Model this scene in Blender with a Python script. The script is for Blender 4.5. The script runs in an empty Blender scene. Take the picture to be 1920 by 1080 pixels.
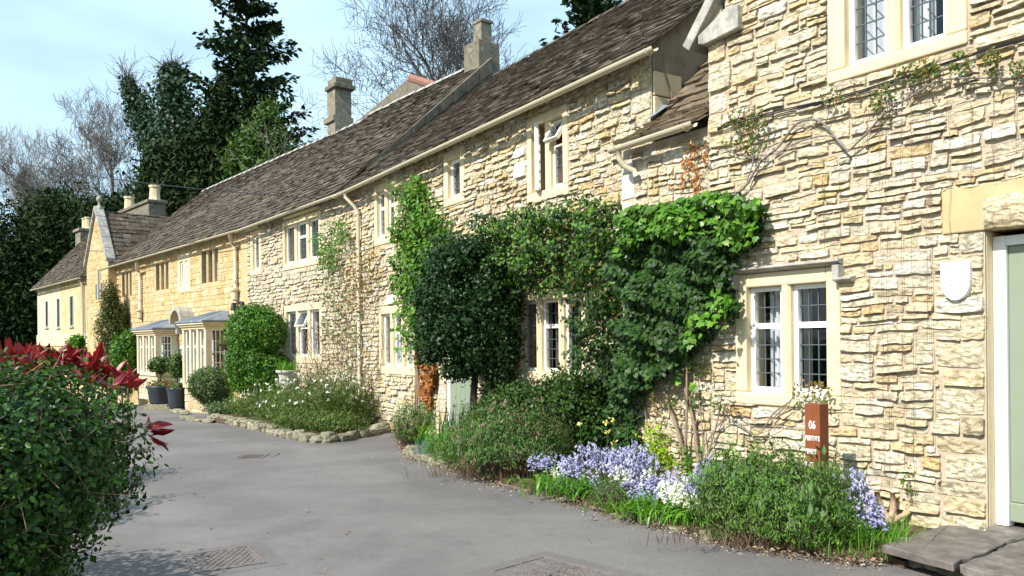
import bpy, bmesh, math, random
import numpy as np
from mathutils import Vector, Matrix
R = math.radians
scene = bpy.context.scene
col = scene.collection
# ------------------------------------------------------------------ camera, world, sun
F = 1493.0; CX = 960.0; HV = 642.0; ROLL = R(-0.6); CAMH = 1.5
cam_d = bpy.data.cameras.new('camera'); cam = bpy.data.objects.new('camera', cam_d); col.objects.link(cam)
cam_d.sensor_width = 36.0; cam_d.lens = 36.0*F/1920.0
cam_d.shift_y = (HV-540.0)/1920.0
cam_d.clip_start = 0.1; cam_d.clip_end = 2000
cam.matrix_world = Matrix.Translation((0, 0, CAMH)) @ Matrix.Rotation(R(90), 4, 'X') @ Matrix.Rotation(ROLL, 4, 'Z')
scene.camera = cam
SUN_H = Vector((-0.735, -0.678)).normalized(); SUN_EL = R(42)
world = bpy.data.worlds.new("World"); scene.world = world; world.use_nodes = True
wn = world.node_tree.nodes; wl = world.node_tree.links
for n in list(wn): wn.remove(n)
wo = wn.new('ShaderNodeOutputWorld'); bg = wn.new('ShaderNodeBackground')
sky = wn.new('ShaderNodeTexSky'); sky.sky_type = 'NISHITA'; sky.sun_disc = False
sky.sun_elevation = SUN_EL; sky.sun_rotation = math.atan2(SUN_H.x, SUN_H.y)
sky.air_density = 1.3; sky.dust_density = 1.2; sky.ozone_density = 1.0
# thin high cloud spread over the whole sky
tc = wn.new('ShaderNodeTexCoord'); mp = wn.new('ShaderNodeMapping'); mp.inputs['Scale'].default_value = (1.0, 1.0, 3.2)
nz = wn.new('ShaderNodeTexNoise'); nz.inputs['Scale'].default_value = 1.5; nz.inputs['Detail'].default_value = 7; nz.inputs['Roughness'].default_value = 0.52
cr = wn.new('ShaderNodeValToRGB'); cr.color_ramp.elements[0].position = 0.34; cr.color_ramp.elements[0].color = (.25, .25, .25, 1)
cr.color_ramp.elements[1].position = 0.66; cr.color_ramp.elements[1].color = (.90, .90, .90, 1)
mx = wn.new('ShaderNodeMixRGB'); mx.inputs[2].default_value = (6.8, 9.9, 12.3, 1)
wl.new(tc.outputs['Generated'], mp.inputs[0]); wl.new(mp.outputs[0], nz.inputs[0]); wl.new(nz.outputs['Fac'], cr.inputs[0])
wl.new(cr.outputs[0], mx.inputs[0]); wl.new(sky.outputs[0], mx.inputs[1]); wl.new(mx.outputs[0], bg.inputs[0])
bg.inputs[1].default_value = 0.09; wl.new(bg.outputs[0], wo.inputs[0])
sun_d = bpy.data.lights.new('sun', 'SUN'); sun_d.energy = 5.0; sun_d.angle = R(0.53); sun_d.color = (1.0, .955, .87)
sun = bpy.data.objects.new('sun', sun_d); col.objects.link(sun)
to_sun = Vector((SUN_H.x*math.cos(SUN_EL), SUN_H.y*math.cos(SUN_EL), math.sin(SUN_EL)))
sun.rotation_euler = to_sun.to_track_quat('Z', 'Y').to_euler()
scene.view_settings.view_transform = 'Standard'; scene.view_settings.look = 'None'
scene.view_settings.gamma = 1; scene.view_settings.use_curve_mapping = False
scene.view_settings.exposure = 0.60
try:
    scene.cycles.max_bounces = 6; scene.cycles.transparent_max_bounces = 12
    scene.cycles.caustics_reflective = False; scene.cycles.caustics_refractive = False
except Exception: pass

# ------------------------------------------------------------------ measuring helpers: where a sight line meets a real plane
SR, CR_ = math.sin(ROLL), math.cos(ROLL)
def ray(u, v):
    a = (u-CX)/F; b = (HV-v)/F
    return (a*CR_-b*SR, 1.0, a*SR+b*CR_)
def G(x, y):                                            # the lane falls gently away
    t = max(0.0, y-8.5)
    return -0.032*(t*t/(t+2.0)) if y < 60 else -0.032*(51.5**2/53.5)
def gpx(u, v, h=0.0):
    d = ray(u, v); lo, hi = 1.0, 120.0
    f = lambda t: CAMH+d[2]*t-(G(d[0]*t, t)+h)
    for _ in range(50):
        m = .5*(lo+hi)
        if f(m) > 0: lo = m
        else: hi = m
    return (d[0]*lo, lo, CAMH+d[2]*lo)
def at(u, v, Y):
    d = ray(u, v); return Vector((d[0]*Y, Y, CAMH+d[2]*Y))
class Frame:                                            # local x along the wall (to the right), y into the wall, z up
    def __init__(s, O, vp, zb):
        s.O = O; a = (vp-CX)/F; n = math.hypot(a, 1)
        s.d = (-a/n, -1/n); s.n = (1/n, -a/n); s.zb = zb
        s.M = Matrix(((s.d[0], s.n[0], 0, O[0]), (s.d[1], s.n[1], 0, O[1]), (0, 0, 1, zb), (0, 0, 0, 1)))
    def px(s, u, v, off=0.0):                           # point of plane y=off seen along a sight line -> (x, z)
        r = ray(u, v); ox, oy = s.O[0]+s.n[0]*off, s.O[1]+s.n[1]*off
        t = (ox*s.n[0]+oy*s.n[1])/(r[0]*s.n[0]+r[1]*s.n[1])
        X, Y = r[0]*t-ox, t-oy
        return X*s.d[0]+Y*s.d[1], CAMH+r[2]*t-s.zb
    def w(s, x, y, z): return s.M @ Vector((x, y, z))
def shift_origin(p, vp, u, v=650):                      # walk from p along the wall (away) until column u
    a = (vp-CX)/F; n = math.hypot(a, 1); d = (a/n, 1/n)
    r = ray(u, v)[0]; t = (r*p[1]-p[0])/(d[0]-r*d[1])
    return (p[0]+d[0]*t, p[1]+d[1]*t)

# ------------------------------------------------------------------ object helpers
def link(o, parent=None):
    col.objects.link(o)
    if parent is not None: o.parent = parent
    return o
def tag(o, label=None, cat=None, group=None, kind=None):
    if label: o['label'] = label
    if cat: o['category'] = cat
    if group: o['group'] = group
    if kind: o['kind'] = kind
    return o
def thing(name, label, cat, loc=(0, 0, 0), rz=0.0, group=None, M=None):
    o = bpy.data.objects.new(name, None); o.empty_display_size = .1; col.objects.link(o)
    if M is not None: o.matrix_world = M
    else: o.location = loc; o.rotation_euler = (0, 0, rz)
    return tag(o, label, cat, group)
def mesh_np(name, V, Fc, mat, parent=None, tint=None, smooth=False, kind=None, uv=None):
    V = np.ascontiguousarray(V, dtype=np.float32).reshape(-1, 3)
    me = bpy.data.meshes.new(name)
    if isinstance(Fc, np.ndarray):
        k = Fc.shape[1]; nf = Fc.shape[0]; loops = Fc.astype(np.int32).ravel()
        starts = np.arange(nf, dtype=np.int32)*k
    else:
        ln = np.array([len(f) for f in Fc], dtype=np.int32); loops = np.array([i for f in Fc for i in f], dtype=np.int32)
        nf = len(ln); starts = np.concatenate([[0], np.cumsum(ln)[:-1]]).astype(np.int32)
    me.vertices.add(len(V)); me.vertices.foreach_set('co', V.ravel())
    me.loops.add(len(loops)); me.loops.foreach_set('vertex_index', loops)
    me.polygons.add(nf); me.polygons.foreach_set('loop_start', starts)
    me.polygons.foreach_set('use_smooth', np.full(nf, bool(smooth)))
    if tint is not None:
        at_ = me.attributes.new('tint', 'FLOAT', 'POINT'); at_.data.foreach_set('value', np.ascontiguousarray(tint, dtype=np.float32))
    me.update(calc_edges=True); me.validate()
    if mat: me.materials.append(mat)
    o = bpy.data.objects.new(name, me); link(o, parent)
    if kind: o['kind'] = kind
    return o
def inst(name, me, parent, M=None, loc=None):
    o = bpy.data.objects.new(name, me); link(o, parent)
    if M is not None: o.matrix_local = M
    elif loc is not None: o.location = loc
    return o
class MB:
    def __init__(s): s.v = []; s.f = []
    def quad(s, *p):
        b = len(s.v); s.v += [tuple(q) for q in p]; s.f.append(tuple(range(b, b+len(p)))); return s
    def box(s, x0, x1, y0, y1, z0, z1, M=None):
        b = len(s.v); P = [(x0, y0, z0), (x1, y0, z0), (x1, y1, z0), (x0, y1, z0), (x0, y0, z1), (x1, y0, z1), (x1, y1, z1), (x0, y1, z1)]
        if M is not None: P = [tuple(M @ Vector(p)) for p in P]
        s.v += P
        s.f += [(b, b+3, b+2, b+1), (b+4, b+5, b+6, b+7), (b, b+1, b+5, b+4), (b+1, b+2, b+6, b+5), (b+2, b+3, b+7, b+6), (b+3, b, b+4, b+7)]
        return s
    def tube(s, pts, rad, n=8, cap=True):
        pts = [Vector(p) for p in pts]
        if not hasattr(rad, '__len__'): rad = [rad]*len(pts)
        b = len(s.v); up = Vector((0.13, 0.21, 1)).normalized(); prev = None
        for i, p in enumerate(pts):
            t = (pts[min(i+1, len(pts)-1)]-pts[max(i-1, 0)]).normalized()
            if prev is None:
                a = t.cross(up)
                if a.length < .05: a = t.cross(Vector((1, 0, 0)))
            else: a = prev - t*prev.dot(t)
            a.normalize(); prev = a; c = t.cross(a)
            for k in range(n):
                w = 2*math.pi*k/n; s.v.append(tuple(p+(a*math.cos(w)+c*math.sin(w))*rad[i]))
        for i in range(len(pts)-1):
            for k in range(n):
                k2 = (k+1) % n; s.f.append((b+i*n+k, b+i*n+k2, b+(i+1)*n+k2, b+(i+1)*n+k))
        if cap:
            s.f.append(tuple(b+k for k in range(n))); s.f.append(tuple(b+(len(pts)-1)*n+k for k in reversed(range(n))))
        return s
    def lathe(s, prof, n=20, c=(0, 0, 0)):
        b = len(s.v)
        for r, z in prof:
            for k in range(n):
                w = 2*math.pi*k/n; s.v.append((c[0]+r*math.cos(w), c[1]+r*math.sin(w), c[2]+z))
        for i in range(len(prof)-1):
            for k in range(n):
                k2 = (k+1) % n; s.f.append((b+i*n+k, b+i*n+k2, b+(i+1)*n+k2, b+(i+1)*n+k))
        return s
    def prism(s, poly, z0, z1):                         # poly: list of (x, y), extruded in z
        b = len(s.v); n = len(poly)
        s.v += [(p[0], p[1], z0) for p in poly]+[(p[0], p[1], z1) for p in poly]
        s.f.append(tuple(b+i for i in reversed(range(n)))); s.f.append(tuple(b+n+i for i in range(n)))
        for i in range(n): j = (i+1) % n; s.f.append((b+i, b+j, b+n+j, b+n+i))
        return s
    def ext_y(s, poly, y0, y1):                         # poly: list of (x, z), extruded in y
        b = len(s.v); n = len(poly)
        s.v += [(p[0], y0, p[1]) for p in poly]+[(p[0], y1, p[1]) for p in poly]
        s.f.append(tuple(b+i for i in range(n))); s.f.append(tuple(b+n+i for i in reversed(range(n))))
        for i in range(n): j = (i+1) % n; s.f.append((b+j, b+i, b+n+i, b+n+j))
        return s
    def build(s, name, mat, parent=None, smooth=False, bevel=0.0, kind=None):
        o = mesh_np(name, np.array(s.v), s.f, mat, parent, smooth=smooth, kind=kind)
        if bevel:
            m = o.modifiers.new('bevel', 'BEVEL'); m.width = bevel; m.segments = 2; m.limit_method = 'ANGLE'; m.harden_normals = False
        return o

# ------------------------------------------------------------------ materials
def _mat(name):
    m = bpy.data.materials.new(name); m.use_nodes = True; nt = m.node_tree
    b = nt.nodes['Principled BSDF']; return m, nt, b
def N(nt, t, **k):
    n = nt.nodes.new(t)
    for a, v in k.items(): setattr(n, a, v)
    return n
def ramp(nt, fac, stops, interp='LINEAR'):
    r = N(nt, 'ShaderNodeValToRGB'); r.color_ramp.interpolation = interp; e = r.color_ramp.elements
    while len(e) < len(stops): e.new(.5)
    for i, (p, c) in enumerate(stops):
        e[i].position = p; e[i].color = (c[0], c[1], c[2], 1) if hasattr(c, '__len__') else (c, c, c, 1)
    nt.links.new(fac, r.inputs[0]); return r.outputs[0]
def noise(nt, vec, scale, detail=4, rough=.55, dist=0.0):
    n = N(nt, 'ShaderNodeTexNoise'); n.inputs['Scale'].default_value = scale; n.inputs['Detail'].default_value = detail
    n.inputs['Roughness'].default_value = rough; n.inputs['Distortion'].default_value = dist
    if vec is not None: nt.links.new(vec, n.inputs['Vector'])
    return n.outputs['Fac']
def mixc(nt, fac, a, b, mode='MIX'):
    m = N(nt, 'ShaderNodeMixRGB', blend_type=mode)
    for i, x in ((0, fac), (1, a), (2, b)):
        if isinstance(x, (int, float)): m.inputs[i].default_value = x
        elif isinstance(x, tuple): m.inputs[i].default_value = (x[0], x[1], x[2], 1)
        else: nt.links.new(x, m.inputs[i])
    return m.outputs[0]
def tint_val(nt):
    a = N(nt, 'ShaderNodeAttribute', attribute_name='tint'); oi = N(nt, 'ShaderNodeObjectInfo')
    s = N(nt, 'ShaderNodeMath', operation='ADD'); nt.links.new(a.outputs['Fac'], s.inputs[0]); nt.links.new(oi.outputs['Random'], s.inputs[1])
    f = N(nt, 'ShaderNodeMath', operation='FRACT'); nt.links.new(s.outputs[0], f.inputs[0]); return f.outputs[0]
def bump(nt, b, h, strength, dist=.01):
    bp = N(nt, 'ShaderNodeBump'); bp.inputs['Strength'].default_value = strength; bp.inputs['Distance'].default_value = dist
    nt.links.new(h, bp.inputs['Height']); nt.links.new(bp.outputs[0], b.inputs['Normal'])
def mat_stone(name, stops, mott=(.55, 1.25), sc=22, bs=.6, bd=.006, lich=None, big=None, rough=.92, chip=0):
    m, nt, b = _mat(name); tc = N(nt, 'ShaderNodeTexCoord').outputs['Object']
    c = ramp(nt, tint_val(nt), stops, 'LINEAR')
    n1 = noise(nt, tc, sc, 7, .65, .3); c = mixc(nt, 1.0, c, ramp(nt, n1, [(.3, mott[0]), (.7, mott[1])]), 'MULTIPLY')
    n3 = noise(nt, tc, sc*.27, 7, .7, .8)
    if big: c = mixc(nt, ramp(nt, n3, [(.50, 0), (.60, big[1])]), c, big[0])
    if lich: c = mixc(nt, ramp(nt, noise(nt, tc, sc*.6, 6, .7), [(.6, 0), (.68, lich[1])]), c, lich[0])
    nt.links.new(c, b.inputs['Base Color']); b.inputs['Roughness'].default_value = rough
    b.inputs['Specular IOR Level'].default_value = .2
    n4 = noise(nt, tc, sc*2.7, 6, .8, .4)
    h = mixc(nt, .5, n1, n4)
    if chip:
        vn = N(nt, 'ShaderNodeTexVoronoi'); vn.inputs['Scale'].default_value = chip
        mpn = N(nt, 'ShaderNodeMapping'); mpn.inputs['Scale'].default_value = (1, 1, 2.1); dn = N(nt, 'ShaderNodeTexNoise'); dn.inputs['Scale'].default_value = 9; dn.inputs['Detail'].default_value = 4
        nt.links.new(tc, dn.inputs['Vector']); mv = mixc(nt, .09, tc, dn.outputs['Color'], 'ADD'); nt.links.new(mv, mpn.inputs[0]); nt.links.new(mpn.outputs[0], vn.inputs['Vector'])
        h = mixc(nt, .6, h, vn.outputs['Distance']); c = mixc(nt, 1.0, c, ramp(nt, vn.outputs['Distance'], [(.0, 1.1), (.55, .93), (.8, .62)]), 'MULTIPLY')
        c = mixc(nt, 1.0, c, ramp(nt, n4, [(.30, .62), (.44, 1.0)]), 'MULTIPLY')
    nt.links.new(c, b.inputs['Base Color']); bump(nt, b, h, min(1, bs*1.25), bd*(3.2 if chip else 1.5))
    return m
def mat_plain(name, c, rough=.6, metal=0.0, var=.12, sc=8, bs=.15, dirt=None, spec=.4):
    m, nt, b = _mat(name); tc = N(nt, 'ShaderNodeTexCoord').outputs['Object']
    n1 = noise(nt, tc, sc, 6, .6); cc = mixc(nt, 1.0, tuple(c), ramp(nt, n1, [(.3, 1-var), (.7, 1+var)]), 'MULTIPLY')
    if dirt: cc = mixc(nt, ramp(nt, noise(nt, tc, sc*.5, 6, .7), [(.5, 0), (.72, dirt[1])]), cc, dirt[0])
    nt.links.new(cc, b.inputs['Base Color']); b.inputs['Roughness'].default_value = rough; b.inputs['Metallic'].default_value = metal
    b.inputs['Specular IOR Level'].default_value = spec
    if bs: bump(nt, b, noise(nt, tc, sc*6, 5, .6), bs, .004)
    return m
def mat_leaf(name, stops, rough=.45, trans=.25, spec=.35, var=.25):
    m, nt, b = _mat(name); tv = tint_val(nt); tc = N(nt, 'ShaderNodeTexCoord').outputs['Object']
    c = ramp(nt, tv, stops); c = mixc(nt, 1.0, c, ramp(nt, noise(nt, tc, 3.0, 3), [(.3, 1-var), (.7, 1+var)]), 'MULTIPLY')
    nt.links.new(c, b.inputs['Base Color']); b.inputs['Roughness'].default_value = rough; b.inputs['Specular IOR Level'].default_value = spec
    if trans > 0:
        t = N(nt, 'ShaderNodeBsdfTranslucent'); tcx = mixc(nt, 1.0, c, (1.5, 1.6, .7), 'MULTIPLY'); nt.links.new(tcx, t.inputs[0])
        mxs = N(nt, 'ShaderNodeMixShader'); mxs.inputs[0].default_value = trans
        out = nt.nodes['Material Output']; nt.links.new(b.outputs[0], mxs.inputs[1]); nt.links.new(t.outputs[0], mxs.inputs[2]); nt.links.new(mxs.outputs[0], out.inputs[0])
    return m
MT = {}
MT['rubble'] = mat_stone('pale_rubble_limestone', [(0, (.58, .49, .33)), (.18, (.70, .61, .43)), (.34, (.66, .52, .31)), (.5, (.74, .67, .53)), (.62, (.62, .43, .20)), (.70, (.48, .40, .27)), (.84, (.72, .67, .56)), (1, (.65, .54, .35))], (.55, 1.2), 26, 1.0, .010, lich=((.74, .71, .62), .6), big=((.50, .38, .20), .5), chip=15)
MT['rubble_far'] = mat_stone('weathered_rubble_limestone', [(0, (.56, .47, .32)), (.2, (.68, .59, .42)), (.4, (.62, .49, .30)), (.55, (.72, .65, .51)), (.7, (.48, .40, .28)), (.85, (.70, .63, .49)), (1, (.64, .53, .36))], (.55, 1.2), 16, .9, .012, big=((.36, .32, .25), .35), chip=12)
MT['golden'] = mat_stone('golden_coursed_limestone', [(0, (.48, .32, .13)), (.25, (.54, .39, .19)), (.5, (.50, .34, .15)), (.7, (.55, .44, .26)), (.85, (.42, .28, .11)), (1, (.52, .39, .21))], (.75, 1.15), 9, .35, .008, big=((.60, .53, .38), .55))
MT['mortar'] = mat_plain('lime_mortar', (.43, .355, .26), .95, var=.22, sc=6, bs=.8, spec=.1)
MT['mortar_gold'] = mat_plain('golden_mortar', (.46, .33, .17), .95, var=.2, sc=5, bs=.6, spec=.1)
MT['ashlar'] = mat_plain('dressed_limestone', (.65, .53, .345), .85, var=.10, sc=5, bs=.35, dirt=((.55, .47, .33), .35), spec=.2)
MT['ashlar_gold'] = mat_plain('golden_dressed_limestone', (.50, .37, .20), .85, var=.12, sc=5, bs=.3, dirt=((.5, .42, .28), .4), spec=.2)
MT['ashlar_grey'] = mat_plain('weathered_grey_limestone', (.33, .31, .27), .92, var=.25, sc=7, bs=.6, dirt=((.60, .58, .52), .6), spec=.15)
MT['chim'] = mat_stone('chimney_limestone', [(0, (.17, .15, .115)), (.5, (.22, .195, .15)), (1, (.25, .22, .17))], (.65, 1.25), 9, .8, .012, lich=((.42, .40, .33), .55), big=((.10, .09, .06), .6))
MT['render_cream'] = mat_plain('cream_render', (.60, .50, .35), .92, var=.10, sc=1.6, bs=.3, dirt=((.60, .43, .22), .5), spec=.15)
MT['render_gold'] = mat_plain('ochre_render', (.52, .39, .22), .92, var=.12, sc=1.6, bs=.3, dirt=((.56, .48, .34), .6), spec=.15)
MT['tile'] = mat_stone('stone_roof_tiles', [(0, (.055, .044, .034)), (.2, (.105, .084, .063)), (.4, (.07, .056, .042)), (.55, (.15, .120, .09)), (.7, (.045, .037, .031)), (.85, (.10, .073, .052)), (1, (.12, .100, .08))], (.6, 1.35), 9, .8, .012, lich=((.34, .33, .28), .5), big=((.10, .075, .045), .5))
MT['tile_brown'] = mat_stone('mossy_brown_roof_tiles', [(0, (.13, .095, .062)), (.3, (.17, .13, .085)), (.6, (.10, .075, .055)), (1, (.19, .15, .10))], (.65, 1.3), 9, .8, .012, lich=((.30, .27, .2), .5), big=((.14, .11, .05), .5))
MT['white'] = mat_plain('white_painted_wood', (.83, .82, .78), .45, var=.03, sc=10, bs=.05)
MT['white_old'] = mat_plain('flaking_white_paint', (.76, .73, .66), .6, var=.1, sc=20, bs=.4, dirt=((.45, .36, .25), .5))
MT['gutter'] = mat_plain('cream_painted_metal', (.54, .47, .34), .5, var=.08, sc=6, bs=.1, dirt=((.42, .34, .22), .4))
MT['lead'] = mat_plain('lead_came', (.09, .11, .13), .5, metal=.2, var=.1, sc=20, bs=0)
MT['lead_sheet'] = mat_plain('lead_sheet', (.20, .23, .28), .55, metal=.3, var=.2, sc=5, bs=.2, dirt=((.36, .40, .44), .5))
MT['sage'] = mat_plain('sage_green_paint', (.225, .265, .19), .5, var=.04, sc=4, bs=.05)
MT['mint'] = mat_plain('pale_mint_paint', (.42, .55, .45), .5, var=.04, sc=4, bs=.05)
MT['curtain'] = mat_plain('white_net_curtain', (.66, .68, .70), .9, var=.06, sc=6, bs=.1)
MT['curtain_tan'] = mat_plain('tan_curtain', (.36, .27, .17), .9, var=.1, sc=6, bs=.1)
MT['curtain_red'] = mat_plain('rust_red_curtain', (.30, .075, .03), .9, var=.2, sc=6, bs=.1)
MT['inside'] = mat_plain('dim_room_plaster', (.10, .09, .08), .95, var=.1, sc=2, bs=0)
MT['iron'] = mat_plain('black_iron', (.03, .03, .035), .5, metal=.5, var=.2, sc=10, bs=.1)
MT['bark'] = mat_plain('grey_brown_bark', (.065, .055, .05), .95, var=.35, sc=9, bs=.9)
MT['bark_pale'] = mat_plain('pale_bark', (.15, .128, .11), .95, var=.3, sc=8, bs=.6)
MT['bark_dark'] = mat_plain('dark_bark', (.055, .042, .032), .95, var=.3, sc=9, bs=.8)
MT['vine'] = mat_plain('bare_climber_bark', (.25, .18, .13), .9, var=.3, sc=20, bs=.6)
MT['corten'] = mat_plain('rusted_steel', (.21, .058, .018), .75, metal=.1, var=.3, sc=7, bs=.3, dirt=((.12, .035, .02), .6))
MT['letter'] = mat_plain('white_lettering', (.8, .8, .77), .6, var=.02, bs=0)
MT['slab'] = mat_plain('pennant_stone_slab', (.13, .112, .10), .85, var=.35, sc=7, bs=1.0, dirt=((.26, .235, .20), .5))
MT['bark_hazed'] = mat_plain('far_hazed_bark', (.26, .235, .22), .95, var=.2, sc=8, bs=0)  # distance haze put into the bark colour of the furthest trees
MT['soil'] = mat_plain('dark_garden_soil', (.085, .06, .042), .98, var=.45, sc=14, bs=1.0, dirt=((.15, .10, .06), .7), spec=.1)
MT['pot'] = mat_plain('dark_glazed_tub', (.035, .045, .055), .45, var=.15, sc=5, bs=.05)
MT['urn'] = mat_plain('weathered_urn_stone', (.46, .44, .39), .9, var=.25, sc=14, bs=.8, dirt=((.26, .25, .22), .7))
MT['iron_cover'] = mat_plain('worn_cast_iron', (.175, .15, .14), .65, metal=.25, var=.3, sc=14, bs=.3, dirt=((.20, .14, .11), .4))
MT['clay'] = mat_plain('terracotta_ridge', (.24, .115, .085), .85, var=.2, sc=8, bs=.4)
m, nt, b = _mat('window_glass'); nt.nodes.remove(b)
tr = N(nt, 'ShaderNodeBsdfTransparent'); tr.inputs[0].default_value = (.86, .89, .90, 1); gl = N(nt, 'ShaderNodeBsdfGlossy'); gl.inputs['Roughness'].default_value = .03; gl.inputs[0].default_value = (.9, .95, 1, 1)
fr = N(nt, 'ShaderNodeFresnel'); geo = N(nt, 'ShaderNodeNewGeometry'); mr = N(nt, 'ShaderNodeMapRange'); mr.inputs[3].default_value = 1.6; mr.inputs[4].default_value = .625; nt.links.new(geo.outputs['Backfacing'], mr.inputs[0]); nt.links.new(mr.outputs[0], fr.inputs[0]); ms = N(nt, 'ShaderNodeMixShader')
tcg = N(nt, 'ShaderNodeTexCoord').outputs['Object']; bp = N(nt, 'ShaderNodeBump'); bp.inputs['Strength'].default_value = .12; bp.inputs['Distance'].default_value = .01
nt.links.new(noise(nt, tcg, 5, 2), bp.inputs['Height']); nt.links.new(bp.outputs[0], gl.inputs['Normal'])
nt.links.new(fr.outputs[0], ms.inputs[0]); nt.links.new(tr.outputs[0], ms.inputs[1]); nt.links.new(gl.outputs[0], ms.inputs[2])
nt.links.new(ms.outputs[0], nt.nodes['Material Output'].inputs[0]); MT['glass'] = m
# asphalt: fine aggregate, soft patches, seams
m, nt, b = _mat('worn_asphalt'); tc = N(nt, 'ShaderNodeTexCoord').outputs['Object']
c = ramp(nt, noise(nt, tc, .55, 5, .6, .4), [(.30, (.128, .116, .110)), (.5, (.164, .150, .142)), (.72, (.194, .179, .169))])
c = mixc(nt, 1.0, c, ramp(nt, noise(nt, tc, 190, 2, .7), [(.25, .55), (.55, 1.0), (.68, 1.6)]), 'MULTIPLY')
c = mixc(nt, 1.0, c, ramp(nt, noise(nt, tc, 7, 6, .7), [(.3, .93), (.7, 1.06)]), 'MULTIPLY'); c = mixc(nt, 1.0, c, ramp(nt, noise(nt, tc, .35, 3, .5, 1.5), [(.35, .82), (.62, 1.1)]), 'MULTIPLY'); c = mixc(nt, 1.0, c, ramp(nt, noise(nt, tc, 45, 3, .8), [(.36, .74), (.46, 1.0)]), 'MULTIPLY')
c = mixc(nt, ramp(nt, noise(nt, tc, 2.2, 6, .75, 1.2), [(.56, 0), (.64, .30), (.75, .45)]), c, (.085, .080, .080))
vo = N(nt, 'ShaderNodeTexVoronoi'); vo.inputs['Scale'].default_value = 2.3; nt.links.new(tc, vo.inputs['Vector'])
c = mixc(nt, ramp(nt, vo.outputs['Distance'], [(.02, .7), (.035, 0)]), c, (.05, .045, .04))
nt.links.new(c, b.inputs['Base Color']); b.inputs['Roughness'].default_value = .85; b.inputs['Specular IOR Level'].default_value = .3
bump(nt, b, noise(nt, tc, 160, 3, .7), .5, .004); MT['asphalt'] = m
m, nt, b = _mat('dark_asphalt_patch'); tc = N(nt, 'ShaderNodeTexCoord').outputs['Object']
c = ramp(nt, noise(nt, tc, 2.0, 5, .6, .4), [(.3, (.112, .102, .096)), (.7, (.142, .131, .123))]); c = mixc(nt, 1.0, c, ramp(nt, noise(nt, tc, 190, 2, .7), [(.25, .7), (.75, 1.3)]), 'MULTIPLY')
nt.links.new(c, b.inputs['Base Color']); b.inputs['Roughness'].default_value = .85; bump(nt, b, noise(nt, tc, 160, 3, .7), .5, .004); MT['patch'] = m
m, nt, b = _mat('rough_meadow'); tc = N(nt, 'ShaderNodeTexCoord').outputs['Object']
c = ramp(nt, noise(nt, tc, .4, 6, .7), [(.3, (.03, .05, .015)), (.7, (.06, .09, .025))]); nt.links.new(c, b.inputs['Base Color']); b.inputs['Roughness'].default_value = 1; MT['meadow'] = m
# ------------------------------------------------------------------ masonry
def rubble(x0, x1, z0, z1, masks, cw=.05, ch=.036, wr=(2, 7), hr=(2, 4), big=.05, seed=1, keep=None, thin=.3):
    """stones laid roughly to courses, with jumpers through two courses and pairs of thin stones"""
    rng = random.Random(seed); nx = max(1, int((x1-x0)/cw)); nz = max(1, int((z1-z0)/ch)); cw = (x1-x0)/nx; ch = (z1-z0)/nz
    used = np.zeros((nz, nx), dtype=bool)
    cxs = x0+(np.arange(nx)+.5)*cw; czs = z0+(np.arange(nz)+.5)*ch
    for (a, b_, c, d) in masks:
        used[np.ix_((czs > c) & (czs < d), (cxs > a) & (cxs < b_))] = True
    if keep is not None:
        for j in range(nz):
            for i in range(nx):
                if not used[j, i] and not keep(cxs[i], czs[j]): used[j, i] = True
    out = []; j = 0
    def fill(j, h, jump):
        i = 0
        while i < nx:
            if used[j, i]: i += 1; continue
            w = rng.randint(*wr)
            if rng.random() < .2: w += rng.randint(1, 3)
            hh0 = h
            if jump and rng.random() < big: hh0 = h+rng.randint(1, 3); w = max(w, hh0)
            ww = 0
            while ww < w and i+ww < nx and not used[j, i+ww]: ww += 1
            if i+ww < nx and not used[j, i+ww]:
                k = 0
                while i+ww+k < nx and not used[j, i+ww+k] and k < 3: k += 1
                if k < 2: ww += k
            hh = 1
            while hh < hh0 and j+hh < nz and not used[j+hh, i:i+ww].any(): hh += 1
            if hh >= 3 and hh == h and rng.random() < thin:              # a pair of thin stones
                hh = 1 if (hh < 4 and rng.random() < .5) else 2
            used[j:j+hh, i:i+ww] = True
            out.append((x0+i*cw, x0+(i+ww)*cw, z0+j*ch, z0+(j+hh)*ch)); i += ww
    while j < nz:
        h = min(rng.randint(*hr), nz-j)
        for k in range(h): fill(j+k, h-k, k == 0)
        j += h
    return out
def wavy(x, z, amp):
    return x+amp*.8*np.sin(z*5.1+x*1.7)+amp*.5*np.sin(z*11.+2), z+amp*np.sin(x*3.3+z*2.1)+amp*.8*np.sin(x*7.7+z*5.0+1)+amp*.4*np.sin(x*17.+z*9)
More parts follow.
